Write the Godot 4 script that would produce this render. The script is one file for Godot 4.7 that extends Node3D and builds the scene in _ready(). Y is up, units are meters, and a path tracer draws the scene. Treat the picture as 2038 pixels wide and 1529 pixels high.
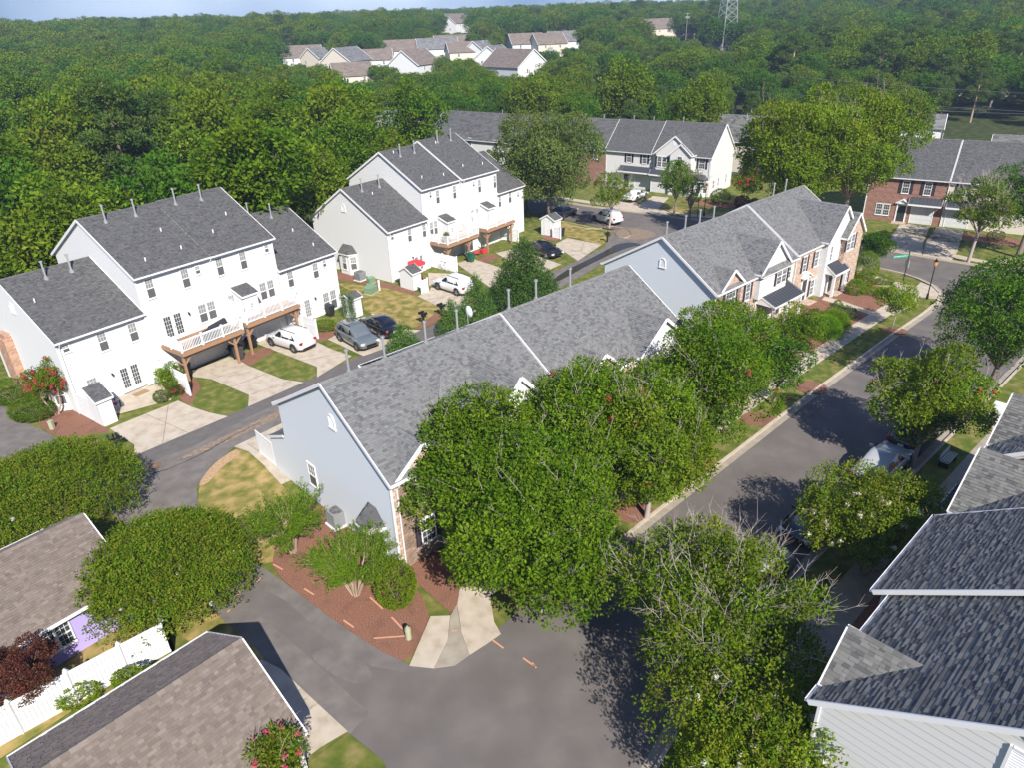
extends Node3D
# A drone's view over rows of townhouses, an alley, a street and the woods beyond. Metres, y up; the ground of the estate is y = 0.

class MB:  # collects triangles with their own normals and vertex colours
	var v := PackedVector3Array()
	var n := PackedVector3Array()
	var c := PackedColorArray()
	var ix := PackedInt32Array()
	var col := Color(1, 1, 1)
	func tri(a: Vector3, b: Vector3, d: Vector3) -> void:
		var m := (b - a).cross(d - a).normalized()
		var k := v.size()
		v.append(a); v.append(b); v.append(d)
		for i in 3:
			n.append(m); c.append(col)
		ix.append(k); ix.append(k + 2); ix.append(k + 1)
	func quad(a: Vector3, b: Vector3, d: Vector3, e: Vector3) -> void:
		var m := (d - a).cross(e - b).normalized()
		var k := v.size()
		v.append(a); v.append(b); v.append(d); v.append(e)
		for i in 4:
			n.append(m); c.append(col)
		ix.append(k); ix.append(k + 2); ix.append(k + 1); ix.append(k); ix.append(k + 3); ix.append(k + 2)
	func obox(o: Vector3, h: Vector3, b := Basis.IDENTITY) -> void:
		var x := b.x * h.x; var y := b.y * h.y; var z := b.z * h.z
		quad(o - x - y + z, o + x - y + z, o + x + y + z, o - x + y + z)
		quad(o + x - y - z, o - x - y - z, o - x + y - z, o + x + y - z)
		quad(o + x - y + z, o + x - y - z, o + x + y - z, o + x + y + z)
		quad(o - x - y - z, o - x - y + z, o - x + y + z, o - x + y - z)
		quad(o - x + y + z, o + x + y + z, o + x + y - z, o - x + y - z)
		quad(o - x - y - z, o + x - y - z, o + x - y + z, o - x - y + z)
	func box(x0: float, y0: float, z0: float, x1: float, y1: float, z1: float) -> void:
		obox(Vector3((x0 + x1) / 2, (y0 + y1) / 2, (z0 + z1) / 2), Vector3(absf(x1 - x0) / 2, absf(y1 - y0) / 2, absf(z1 - z0) / 2))
	func beam(p: Vector3, q: Vector3, w: float, h: float, up := Vector3.UP) -> void:
		var z := (q - p).normalized()
		var x := up.cross(z).normalized()
		var y := z.cross(x)
		obox((p + q) / 2, Vector3(w / 2, h / 2, (q - p).length() / 2), Basis(x, y, z))
	func tube(pts: Array, rad: Array, sides := 7, cap := true) -> void:
		var rings := []
		var last := Vector3.ZERO
		for i in pts.size():
			var t: Vector3 = (pts[mini(i + 1, pts.size() - 1)] - pts[maxi(i - 1, 0)]).normalized()
			var x := t.cross(Vector3.RIGHT if absf(t.x) < 0.8 else Vector3.BACK).normalized()
			if last != Vector3.ZERO:
				x = (last - t * last.dot(t)).normalized()
			last = x
			var y := t.cross(x)
			var base := v.size()
			rings.append(base)
			for s in sides:
				var a := TAU * s / sides
				var d := x * cos(a) + y * sin(a)
				v.append(pts[i] + d * rad[i]); n.append(d); c.append(col)
		for i in pts.size() - 1:
			for s in sides:
				var a: int = rings[i] + s
				var b: int = rings[i] + (s + 1) % sides
				var e: int = rings[i + 1] + s
				var f: int = rings[i + 1] + (s + 1) % sides
				ix.append_array([a, f, b, a, e, f])
		if cap:
			var k := v.size()
			var t: Vector3 = (pts[-1] - pts[-2]).normalized()
			for s in sides:
				v.append(v[rings[-1] + s]); n.append(t); c.append(col)
			for s in sides - 2:
				ix.append_array([k, k + s + 2, k + s + 1])
	func disc(o: Vector3, nrm: Vector3, r: float, sides := 16, r0 := 0.0) -> void:
		var x := nrm.cross(Vector3.UP if absf(nrm.y) < 0.8 else Vector3.RIGHT).normalized()
		var y := nrm.cross(x)
		for s in sides:
			var a := TAU * s / sides; var b := TAU * (s + 1) / sides
			var p := o + (x * cos(a) + y * sin(a)) * r; var q := o + (x * cos(b) + y * sin(b)) * r
			if r0 > 0:
				quad(o + (x * cos(a) + y * sin(a)) * r0, p, q, o + (x * cos(b) + y * sin(b)) * r0)
			else:
				tri(o, p, q)
	func poly(pts: PackedVector2Array, y: float, depth := 0.0) -> void:  # a flat sheet (x, z) facing up, with skirts of that depth
		var p := pts
		if Geometry2D.is_polygon_clockwise(p):
			p = p.duplicate(); p.reverse()
		var t := Geometry2D.triangulate_polygon(p)
		var k := v.size()
		for q in p:
			v.append(Vector3(q.x, y, q.y)); n.append(Vector3.UP); c.append(col)
		for i in range(0, t.size(), 3):
			var a := p[t[i]]; var b := p[t[i + 1]]; var d := p[t[i + 2]]
			if (b - a).cross(d - a) > 0:
				ix.append_array([k + t[i], k + t[i + 1], k + t[i + 2]])
			else:
				ix.append_array([k + t[i], k + t[i + 2], k + t[i + 1]])
		if depth > 0:
			for i in p.size():
				var a := p[i]; var b := p[(i + 1) % p.size()]
				quad(Vector3(b.x, y - depth, b.y), Vector3(a.x, y - depth, a.y), Vector3(a.x, y, a.y), Vector3(b.x, y, b.y))
	func smooth() -> void:  # one normal for all corners that share a place
		var sums := {}
		for i in v.size():
			var key := v[i].snapped(Vector3(0.002, 0.002, 0.002))
			sums[key] = sums.get(key, Vector3.ZERO) + n[i]
		for i in v.size():
			n[i] = (sums[v[i].snapped(Vector3(0.002, 0.002, 0.002))] as Vector3).normalized()
	func mesh(m: Material) -> ArrayMesh:
		var a := []
		a.resize(Mesh.ARRAY_MAX)
		a[Mesh.ARRAY_VERTEX] = v; a[Mesh.ARRAY_NORMAL] = n; a[Mesh.ARRAY_COLOR] = c; a[Mesh.ARRAY_INDEX] = ix
		var r := ArrayMesh.new()
		r.add_surface_from_arrays(Mesh.PRIMITIVE_TRIANGLES, a)
		r.surface_set_material(0, m)
		return r

var rng := RandomNumberGenerator.new()
var M := {}
var taken := {}
var cache := {}

func rf(a: float, b: float) -> float:
	return rng.randf_range(a, b)

func numbered(called: String) -> String:
	taken[called] = taken.get(called, -1) + 1
	return called if taken[called] == 0 else "%s_%03d" % [called, taken[called]]

func tag(o: Node, label: String, category: String, group := "") -> Node:
	o.set_meta("label", label); o.set_meta("category", category)
	if group:
		o.set_meta("group", group)
	return o

func thing(called: String, label: String, category: String, at := Vector3.ZERO, turn := 0.0, group := "") -> Node3D:
	var o := Node3D.new()
	o.name = numbered(called)
	add_child(o)
	o.position = at; o.rotation.y = turn
	tag(o, label, category, group)
	return o

func put(called: String, m: Mesh, parent: Node = self, at := Transform3D.IDENTITY) -> MeshInstance3D:
	var o := MeshInstance3D.new()
	o.name = numbered(called) if parent == self else called
	o.mesh = m
	o.transform = at
	parent.add_child(o, true)
	return o

func obj(called: String, mb: MB, mat: Material, parent: Node = self, at := Transform3D.IDENTITY) -> MeshInstance3D:
	return put(called, mb.mesh(mat), parent, at)

func struct(called: String, mb: MB, mat: Material) -> MeshInstance3D:
	var o := obj(called, mb, mat)
	o.set_meta("kind", "structure")
	return o

func dup(o: Node3D, at: Vector3, turn := 0.0, size := 1.0, label := "", group := "") -> Node3D:
	var r: Node3D = o.duplicate()
	r.name = numbered(o.name.trim_suffix("_" + o.name.get_slice("_", o.name.get_slice_count("_") - 1)) if o.name.right(3).is_valid_int() else String(o.name))
	add_child(r)
	r.position = at; r.rotation.y = turn; r.scale = Vector3.ONE * size
	if label:
		r.set_meta("label", label)
	if group:
		r.set_meta("group", group)
	return r

func lin(r: float, g: float, b: float) -> Color:
	return Color(r, g, b).linear_to_srgb()

func plain(r: float, g: float, b: float, rough := 0.7, metal := 0.0) -> StandardMaterial3D:
	var m := StandardMaterial3D.new()
	m.albedo_color = lin(r, g, b)
	m.roughness = rough; m.metallic = metal
	m.vertex_color_use_as_albedo = true
	return m

func noise_tex(seed_: int, freq: float, stops: Array, size := 512, kind := FastNoiseLite.TYPE_SIMPLEX_SMOOTH, octaves := 5) -> NoiseTexture2D:
	var f := FastNoiseLite.new()
	f.seed = seed_; f.frequency = freq; f.noise_type = kind; f.fractal_octaves = octaves
	var t := NoiseTexture2D.new()
	t.width = size; t.height = size; t.seamless = true; t.noise = f
	var g := Gradient.new()
	var o := PackedFloat32Array(); var k := PackedColorArray()
	for s in stops:
		o.append(s[0]); k.append(lin(s[1], s[2], s[3]))
	g.offsets = o; g.colors = k
	t.color_ramp = g
	return t

func ground_mat(tex: Texture2D, scale: float, rough := 0.95, detail: Texture2D = null, dscale := 1.0, bump: Texture2D = null, bscale := 1.0, bheight := 2.0) -> StandardMaterial3D:
	var m := StandardMaterial3D.new()
	m.albedo_texture = tex
	m.uv1_triplanar = true; m.uv1_world_triplanar = true; m.uv1_scale = Vector3.ONE * scale
	m.roughness = rough
	m.metallic_specular = 0.3
	m.vertex_color_use_as_albedo = true
	if detail:
		m.detail_enabled = true; m.detail_albedo = detail; m.detail_blend_mode = BaseMaterial3D.BLEND_MODE_MUL
		m.detail_uv_layer = BaseMaterial3D.DETAIL_UV_2
		m.uv2_triplanar = true; m.uv2_world_triplanar = true; m.uv2_scale = Vector3.ONE * dscale
	return m

func brick_tex(tones: Array, mortar: Color) -> ImageTexture:  # one metre square: five bricks by fifteen courses
	var im := Image.create(320, 315, false, Image.FORMAT_RGB8)
	im.fill(mortar)
	var r := RandomNumberGenerator.new()
	r.seed = 77
	for row in 15:
		for k in 6:
			var t: Color = tones[r.randi() % tones.size()]
			var f := r.randf_range(0.8, 1.15)
			t = Color(t.r * f, t.g * f, t.b * f)
			var x := k * 64 - (32 if row % 2 else 0)
			im.fill_rect(Rect2i(x + 3, row * 21 + 3, 58, 16), t)
			if x < 0:
				im.fill_rect(Rect2i(x + 323, row * 21 + 3, 58, 16), t)
	return ImageTexture.create_from_image(im)

func brick_mat(tones: Array, mortar: Color) -> StandardMaterial3D:
	var m := StandardMaterial3D.new()
	m.albedo_texture = brick_tex(tones, mortar)
	m.uv1_triplanar = true; m.uv1_scale = Vector3.ONE
	m.roughness = 0.9
	return m

func make_materials() -> void:
	var n2 := noise_tex(3, 0.012, [[0.0, 0.72, 0.72, 0.72], [0.45, 1, 1, 1], [1.0, 1.0, 0.97, 0.92]], 512)
	var fine := noise_tex(5, 0.10, [[0.0, 0.60, 0.60, 0.60], [0.5, 0.86, 0.86, 0.86], [1.0, 1, 1, 1]], 512, FastNoiseLite.TYPE_SIMPLEX, 3)
	M.asphalt = ground_mat(noise_tex(11, 0.008, [[0.15, 0.150, 0.133, 0.121], [0.5, 0.168, 0.150, 0.138], [0.85, 0.192, 0.172, 0.154]], 1024), 1.0 / 22.0, 0.92, fine, 1.0 / 1.6)
	M.asphalt_old = ground_mat(noise_tex(12, 0.016, [[0.1, 0.160, 0.142, 0.128], [0.5, 0.190, 0.170, 0.155], [0.9, 0.225, 0.202, 0.180]], 1024), 1.0 / 20.0, 0.92, fine, 1.0 / 1.3)
	M.asphalt_dark = ground_mat(noise_tex(13, 0.02, [[0.1, 0.138, 0.125, 0.117], [0.9, 0.172, 0.157, 0.146]], 512), 1.0 / 9.0, 0.92, fine, 1.0 / 1.1)
	M.concrete = ground_mat(noise_tex(14, 0.012, [[0.1, 0.44, 0.365, 0.27], [0.45, 0.53, 0.455, 0.355], [0.9, 0.59, 0.52, 0.415]], 1024), 1.0 / 13.0, 0.9, fine, 1.0 / 1.7)
	M.concrete_grey = ground_mat(noise_tex(15, 0.015, [[0.1, 0.33, 0.285, 0.225], [0.9, 0.43, 0.38, 0.305]], 512), 1.0 / 6.0, 0.9, fine, 1.0 / 1.5)
	M.rust_mud = ground_mat(noise_tex(16, 0.03, [[0.2, 0.20, 0.155, 0.12], [0.8, 0.36, 0.27, 0.19]], 512), 1.0 / 5.0, 0.95, fine, 1.0)
	M.lawn = ground_mat(noise_tex(17, 0.012, [[0.12, 0.085, 0.125, 0.018], [0.42, 0.125, 0.155, 0.026], [0.62, 0.175, 0.178, 0.042], [0.88, 0.27, 0.225, 0.085]], 1024, FastNoiseLite.TYPE_SIMPLEX_SMOOTH, 7), 1.0 / 13.0, 1.0, fine, 1.0 / 1.0)
	M.lawn_dry = ground_mat(noise_tex(18, 0.011, [[0.15, 0.155, 0.165, 0.034], [0.38, 0.25, 0.215, 0.060], [0.6, 0.36, 0.27, 0.095], [0.88, 0.47, 0.345, 0.15]], 1024, FastNoiseLite.TYPE_SIMPLEX_SMOOTH, 7), 1.0 / 14.0, 1.0, fine, 1.0 / 1.1)
	M.mulch = ground_mat(noise_tex(19, 0.05, [[0.12, 0.085, 0.034, 0.022], [0.5, 0.215, 0.105, 0.068], [0.85, 0.38, 0.215, 0.15]], 1024, FastNoiseLite.TYPE_SIMPLEX, 4), 1.0 / 3.2, 1.0, n2, 1.0 / 9.0)
	M.forest_floor = ground_mat(noise_tex(20, 0.02, [[0.1, 0.022, 0.034, 0.010], [0.6, 0.05, 0.065, 0.018], [0.9, 0.09, 0.085, 0.035]], 512), 1.0 / 20.0, 1.0)
	M.field = ground_mat(noise_tex(21, 0.02, [[0.1, 0.07, 0.12, 0.02], [0.9, 0.13, 0.19, 0.035]], 512), 1.0 / 15.0, 1.0)
	M.brick_tan = brick_mat([lin(.40, .25, .17), lin(.46, .31, .22), lin(.33, .20, .135), lin(.52, .38, .28), lin(.38, .27, .21)], lin(.50, .43, .36))
	M.brick_red = brick_mat([lin(.24, .085, .055), lin(.20, .07, .045), lin(.28, .11, .07)], lin(.33, .27, .23))
	M.brick_orange = brick_mat([lin(.42, .20, .11), lin(.36, .17, .09), lin(.47, .25, .15)], lin(.42, .35, .28))
	M.white_siding = plain(.68, .69, .69, .55)
	M.grey_siding = plain(.64, .68, .71, .55)
	M.beige_siding = plain(.60, .545, .46, .6)
	M.stone_siding = plain(.64, .635, .62, .6)
	M.lilac_siding = plain(.40, .33, .66, .6)
	M.trim = plain(.76, .76, .76, .45)
	M.soffit = plain(.62, .62, .62, .6)
	M.gutter = plain(.72, .73, .75, .35)
	M.shingle = plain(1, 1, 1, .92)
	M.felt = plain(.07, .07, .075, .95)
	M.galv = plain(.55, .57, .58, .4, .6)
	M.black_metal = plain(.018, .018, .02, .4, .3)
	M.seam_metal = plain(.10, .105, .115, .4, .5)
	M.glass = plain(.05, .06, .065, .06)
	M.blind = plain(.24, .245, .24, .16)
	M.screen = plain(.10, .103, .105, .5)
	M.shutter = plain(.026, .02, .03, .5)
	M.door_white = plain(.72, .72, .71, .4)
	M.door_dark = plain(.03, .04, .04, .35)
	M.garage = plain(.62, .63, .63, .5)
	M.deck_wood = plain(.33, .19, .105, .8)
	M.vinyl = plain(.78, .79, .80, .4)
	M.tyre = plain(.02, .02, .02, .8)
	M.rim = plain(.5, .5, .52, .25, .8)
	M.car_glass = plain(.012, .015, .018, .05)
	M.lamp_red = plain(.30, .012, .02, .2)
	M.lamp_clear = plain(.6, .62, .64, .1)
	M.bark = plain(.20, .165, .13, .95)
	M.bark_pale = plain(.38, .28, .20, .85)
	M.twig = plain(.36, .31, .28, .9)
	M.flower_white = plain(.78, .76, .72, .8)
	M.orange_paint = plain(.55, .27, .17, .85)
	M.green_box = plain(.16, .25, .15, .6)
	M.ac_grey = plain(.22, .225, .23, .55)
	var lf := plain(1, 1, 1, .6)
	lf.metallic_specular = 0.22
	lf.backlight_enabled = true
	lf.backlight = Color(0.86, 0.92, 0.34)
	lf.resource_name = "leaf"
	M.leaf = lf
	M.wet = plain(.045, .040, .034, .18)
	M.asphalt_seal = plain(.035, .034, .034, .8)
	M.rust = plain(.20, .12, .075, .85)
	M.rust_soil = ground_mat(noise_tex(23, 0.04, [[0.2, 0.34, 0.21, 0.11], [0.8, 0.47, 0.33, 0.20]], 512), 1.0 / 4.0, 0.97)
	M.pole = plain(.30, .27, .24, .9)
	M.wire = plain(.16, .17, .18, .6)
	M.amber = plain(.62, .27, .10, .3)
	M.sign_green = plain(.008, .22, .13, .5)
	M.pedestal = plain(.36, .38, .25, .6)
	M.blue = plain(.025, .045, .16, .55)
	M.pink = plain(.62, .12, .18, .8)
	M.mat_brown = plain(.28, .18, .09, .95)
	M.red = plain(.52, .035, .045, .7)
	M.cover = plain(.022, .022, .028, .8)
	M.joint = plain(.20, .17, .135, .95)

func _ready() -> void:
	# camera
	var cam := Camera3D.new()
	cam.name = "camera"
	add_child(cam)
	cam.position = Vector3(0, 25, 0)
	cam.rotation_degrees = Vector3(-27.36, 0, -1.96)
	cam.fov = 56.86
	cam.near = 0.5; cam.far = 3000.0
	cam.current = true
	# sky and exposure
	var env := Environment.new()
	env.background_mode = Environment.BG_SKY
	var sky := ProceduralSkyMaterial.new()
	sky.sky_top_color = Color(0.22, 0.46, 0.84)
	sky.sky_horizon_color = Color(0.66, 0.82, 0.98)
	sky.sky_curve = 0.12
	sky.ground_bottom_color = Color(0.20, 0.24, 0.16)
	sky.ground_horizon_color = Color(0.45, 0.52, 0.50)
	sky.sky_energy_multiplier = 0.68
	sky.sun_angle_max = 18.0
	sky.sky_cover = clouds()
	sky.sky_cover_modulate = Color(1, 1, 1, 0.75)
	env.sky = Sky.new()
	env.sky.sky_material = sky
	env.tonemap_mode = Environment.TONE_MAPPER_LINEAR
	env.tonemap_exposure = 1.58
	env.sdfgi_enabled = true; env.ssao_enabled = true; env.ssil_enabled = true
	env.fog_enabled = true
	env.fog_density = 0.0003
	env.fog_light_color = Color(0.72, 0.82, 0.95)
	var we := WorldEnvironment.new()
	we.name = "sky"
	we.environment = env
	add_child(we)
	# the sun: from behind the camera on the right, some 37 degrees up
	var sun := DirectionalLight3D.new()
	sun.name = "sun"
	add_child(sun)
	var to_sun := Vector3(0.33, 0.82, 0.94).normalized()
	sun.look_at_from_position(to_sun * 100.0, Vector3.ZERO)
	sun.light_energy = 1.6
	sun.light_color = Color(1.0, 0.975, 0.94)
	sun.light_angular_distance = 0.5
	sun.shadow_enabled = true
	rng.seed = 1
	make_materials()
	build_ground()
	build_rows()
	build_far_houses()
	build_near_plants()
	build_woods()
	build_cars()
	build_props()

func clouds() -> NoiseTexture2D:  # broken white cloud low in the sky
	var f := FastNoiseLite.new()
	f.seed = 8; f.frequency = 0.006; f.fractal_octaves = 5; f.noise_type = FastNoiseLite.TYPE_SIMPLEX_SMOOTH
	var t := NoiseTexture2D.new()
	t.width = 1024; t.height = 512; t.seamless = true; t.noise = f
	var g := Gradient.new()
	g.offsets = PackedFloat32Array([0.5, 0.68, 0.85])
	g.colors = PackedColorArray([Color(1, 1, 1, 0), Color(1, 1, 1, 0.45), Color(1, 1, 1, 0.85)])
	t.color_ramp = g
	return t

# ---------------------------------------------------------------- houses
const ROWS := {
	"L": [-31.68, -45.75, 53.72, 0.568], "M": [-12.81, -73.33, 52.11, 0.581], "C": [-5.97, -27.86, 42.60, 0.641], "D": [16.37, -53.08, 42.11, 0.665],
	"F": [30.43, -107.4, -37.28, 0.89], "E": [54.34, -87.45, -34.17, 0.70], "R": [9.18, -14.79, 222.39, 0.67], "G": [-12.89, -11.82, 47.44, 0.62], "P": [-24.08, -18.24, 50.81, 0.58],
}
const PAL_GREY := [[0.102, 0.102, 0.101], [0.093, 0.093, 0.093], [0.112, 0.112, 0.111], [0.071, 0.071, 0.072], [0.086, 0.087, 0.087], [0.099, 0.100, 0.099]]
const PAL_LIGHT := [[0.163, 0.164, 0.163], [0.153, 0.155, 0.154], [0.172, 0.174, 0.172], [0.109, 0.110, 0.111], [0.132, 0.135, 0.134], [0.158, 0.160, 0.159]]
const PAL_BROWN := [[0.168, 0.137, 0.113], [0.155, 0.125, 0.103], [0.193, 0.158, 0.131], [0.141, 0.114, 0.094], [0.177, 0.144, 0.119], [0.161, 0.131, 0.108]]
const PAL_DARK := [[0.136, 0.136, 0.125], [0.113, 0.114, 0.108], [0.163, 0.163, 0.150], [0.081, 0.082, 0.080], [0.145, 0.145, 0.133], [0.124, 0.124, 0.116]]
const OV := 0.3

func spot(row: String, u: float, v: float, h := 0.0) -> Vector3:
	var r: Array = ROWS[row]
	var a := deg_to_rad(r[2])
	return Vector3(r[0] + u * cos(a) - v * sin(a), h, r[1] - u * sin(a) - v * cos(a))

func tab(mb: MB, a0: Vector3, b0: Vector3, b1: Vector3, a1: Vector3, nrm: Vector3, lift: float, low := 0.004) -> void:
	var p := a0 + nrm * lift; var q := b0 + nrm * lift
	mb.quad(p, q, b1 + nrm * low, a1 + nrm * low)
	mb.quad(a0, b0, q, p)

func shingles(mb: MB, A: Vector3, B: Vector3, C: Vector3, D: Vector3, pal: Array, e := 0.14, wide := 0.22, singles: Array = [], want := 0) -> void:
	# courses of separate tabs on the slope A (eave left) B (eave right) C D (ridge); the first «want» of them become shingles of their own
	var along := (B - A).normalized()
	var nrm := (B - A).cross(D - A).normalized()
	var up := nrm.cross(along)
	var top := maxf((D - A).dot(up), (C - A).dot(up))
	var aD := (D - A).dot(along); var aB := (B - A).length(); var aC := (C - A).dot(along)
	var k := 0
	while k * e < top - 0.02:
		var s0 := k * e; var s1 := minf(s0 + e * 1.06, top)
		var l0 := aD * s0 / top; var r0 := aB + (aC - aB) * s0 / top
		var l1 := aD * s1 / top; var r1 := aB + (aC - aB) * s1 / top
		var x := minf(l0, l1) - rf(0.0, wide)
		var right := maxf(r0, r1)
		while x < right:
			var w := wide * rf(0.5, 1.35)
			var x0 := clampf(x, l0, r0); var x1 := clampf(x + w, l0, r0)
			var y0 := clampf(x, l1, r1); var y1 := clampf(x + w, l1, r1)
			x += w
			if x1 - x0 < 0.01 and y1 - y0 < 0.01:
				continue
			var t: Array = pal[rng.randi() % pal.size()]
			var f := rf(0.92, 1.08)
			var m := mb
			if want > 0 and singles.size() < want and x1 - x0 > wide * 0.5:
				m = MB.new()
				singles.append(m)
			m.col = Color(t[0] * f, t[1] * f, t[2] * f)
			tab(m, A + along * x0 + up * s0, A + along * x1 + up * s0, A + along * y1 + up * s1, A + along * y0 + up * s1, nrm, 0.016 + (0.016 if rng.randf() < 0.5 else 0.0))
		k += 1

func ridge_caps(mb: MB, p: Vector3, q: Vector3, f: Vector3, b: Vector3, pal: Array) -> void:  # folded caps along a ridge; f and b point down its two sides
	var len := (q - p).length()
	var d := (q - p) / len
	var x := 0.0
	while x < len - 0.05:
		var w := minf(0.28, len - x)
		var t: Array = pal[rng.randi() % 3]
		mb.col = Color(t[0], t[1], t[2]) * rf(0.9, 1.12)
		var o := p + d * x + Vector3.UP * 0.045; var e := p + d * (x + w) + Vector3.UP * 0.028
		mb.quad(o + f * 0.17, e + f * 0.17, e, o)
		mb.quad(o, e, e + b * 0.17, o + b * 0.17)
		x += w

func lap_wall(mb: MB, o: Vector3, U: Vector3, h0: float, h1: float, lf: Callable, rt: Callable, e := 0.17) -> void:
	var N := U.cross(Vector3.UP)
	var y := h0
	while y < h1 - 0.01:
		var y1 := minf(y + e, h1)
		var l0: float = lf.call(y); var r0: float = rt.call(y); var l1: float = lf.call(y1); var r1: float = rt.call(y1)
		if r0 - l0 > 0.02:
			if r1 < l1:
				l1 = (l1 + r1) / 2; r1 = l1
			var a := o + U * l0 + Vector3.UP * y; var b := o + U * r0 + Vector3.UP * y
			mb.quad(a + N * 0.015, b + N * 0.015, o + U * r1 + Vector3.UP * y1 + N * 0.002, o + U * l1 + Vector3.UP * y1 + N * 0.002)
			mb.quad(a + N * 0.0, b + N * 0.0, b + N * 0.015, a + N * 0.015)
		y = y1

func flat_wall(mb: MB, o: Vector3, U: Vector3, h0: float, h1: float, lf: Callable, rt: Callable) -> void:
	lap_wall(mb, o, U, h0, h1, lf, rt, 0.6)

func unit(row: String, label: String, group: String, d: Dictionary) -> Node3D:
	# one house of a row. d: u0 u1 v0 v1 e (front roof edge height) eb (rear) rv rh; optional ovl ovr front left right back (materials) pal h0
	var tp: float = ROWS[row][3]
	var u0: float = d.u0; var u1: float = d.u1; var v0: float = d.v0; var v1: float = d.v1; var e: float = d.e
	var rv: float = d.get("rv", (v0 + v1) / 2)
	var rh: float = d.get("rh", e + tp * (rv - v0 + OV))
	var eb: float = d.get("eb", e)
	var tf := (rh - e) / (rv - v0 + OV); var tb := (rh - eb) / (v1 + OV - rv)
	var ovl: float = d.get("ovl", 0.2); var ovr: float = d.get("ovr", 0.2)
	var pal: Array = d.get("pal", PAL_GREY)
	var h0: float = d.get("h0", 0.0)
	var root := thing(d.get("called", "townhouse"), label, d.get("cat", "house"), spot(row, u0, v0), deg_to_rad(ROWS[row][2]), group)
	var off := Transform3D(Basis.IDENTITY, Vector3(-u0, 0, v0))
	root.set_meta("off", off)
	var hf := e + tf * OV - 0.10; var hb := eb + tb * OV - 0.10
	var front := func(y: float) -> float: return v0 if y <= hf else v0 + (y - hf) / tf
	var back := func(y: float) -> float: return v1 if y <= hb else v1 - (y - hb) / tb
	var zero := func(_y: float) -> float: return 0.0
	var wide := func(_y: float) -> float: return u1 - u0
	var side: StandardMaterial3D = d.get("side", M.white_siding)
	var m := MB.new()
	if d.has("front_flat"):
		flat_wall(m, Vector3(u0, 0, -v0), Vector3.RIGHT, h0, hf, zero, wide)
	else:
		lap_wall(m, Vector3(u0, 0, -v0), Vector3.RIGHT, h0, hf, zero, wide)
	obj("front_wall", m, d.get("front", side), root, off)
	m = MB.new()
	lap_wall(m, Vector3(u0, 0, 0), Vector3.BACK, h0, rh - 0.1, func(y: float) -> float: return -back.call(y), func(y: float) -> float: return -front.call(y))
	obj("gable_wall", m, side, root, off)
	m = MB.new()
	lap_wall(m, Vector3(u1, 0, 0), Vector3.FORWARD, h0, rh - 0.1, front, back, 0.3)
	obj("gable_wall", m, d.get("side_r", side), root, off)
	m = MB.new()
	lap_wall(m, Vector3(u1, 0, -v1), Vector3.LEFT, h0, hb, zero, wide, 0.3)
	obj("back_wall", m, side, root, off)
	for u in [u0, u1]:
		m = MB.new()
		m.box(u - 0.055, h0, -v0 - 0.05, u + 0.055, hf, -v0 + 0.045)
		obj("corner_board", m, M.trim, root, off)
	# roof
	var a := Vector3(u0 - ovl, e, -(v0 - OV)); var b := Vector3(u1 + ovr, e, -(v0 - OV)); var c := Vector3(u1 + ovr, rh, -rv); var g := Vector3(u0 - ovl, rh, -rv)
	var a2 := Vector3(u1 + ovr, eb, -(v1 + OV)); var b2 := Vector3(u0 - ovl, eb, -(v1 + OV))
	m = MB.new()
	m.quad(a, b, c, g); m.quad(a2, b2, g, c)
	var roof := obj("roof", m, M.felt, root, off)
	m = MB.new()
	var one: Array = []
	var want: int = d.get("singles", 0)
	shingles(m, a, b, c, g, pal, d.get("exp", 0.14), d.get("tabw", 0.22), one, want)
	shingles(m, a2, b2, g, c, pal, d.get("exp", 0.14), d.get("tabw", 0.22))
	ridge_caps(m, g, c, (a - g).normalized(), (b2 - g).normalized(), pal)
	obj("shingles", m, M.shingle, roof).set_meta("kind", "stuff")
	for s in one:
		obj("shingle", s, M.shingle, roof)
	m = MB.new()  # soffit under the eaves and rakes
	var dn := Vector3.DOWN * 0.13
	m.quad(b + dn, a + dn, g + dn, c + dn); m.quad(b2 + dn, a2 + dn, c + dn, g + dn)
	obj("soffit", m, M.soffit, root, off)
	var rakes: String = d.get("rakes", "lr")
	for s in ([[a, g], [g, b2]] if "l" in rakes else []) + ([[b, c], [c, a2]] if "r" in rakes else []):
		m = MB.new()
		m.beam(s[0] + Vector3.DOWN * 0.075, s[1] + Vector3.DOWN * 0.075, 0.05, 0.19)
		obj("rake_board", m, M.trim, root, off)
	for s in [[a, b, -0.02], [a2, b2, 0.02]]:
		m = MB.new()
		m.beam(s[0] + Vector3(0, -0.09, s[2]), s[1] + Vector3(0, -0.09, s[2]), 0.03, 0.17)
		obj("fascia", m, M.trim, root, off)
	for s in [[a, b, 1.0], [b2, a2, -1.0]]:
		m = MB.new()
		var z: float = s[2]
		var p: Vector3 = s[0] + Vector3(0, 0, 0.055 * z); var q: Vector3 = s[1] + Vector3(0, 0, 0.055 * z)
		m.beam(p + Vector3(0, -0.10, 0), q + Vector3(0, -0.10, 0), 0.11, 0.015)
		m.beam(p + Vector3(0, -0.05, 0.05 * z), q + Vector3(0, -0.05, 0.05 * z), 0.015, 0.11)
		obj("gutter", m, M.gutter, root, off)
	for u in d.get("spouts", []):
		m = MB.new()
		m.tube([Vector3(u, e - 0.1, -(v0 - OV) + 0.04), Vector3(u, e - 0.25, -(v0 - OV) + 0.02), Vector3(u, e - 0.5, -v0 + 0.08), Vector3(u, h0 + 0.2, -v0 + 0.08), Vector3(u, h0 + 0.08, -v0 + 0.25)], [0.045, 0.045, 0.045, 0.045, 0.045], 4)
		obj("downspout", m, M.gutter, root, off)
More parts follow.
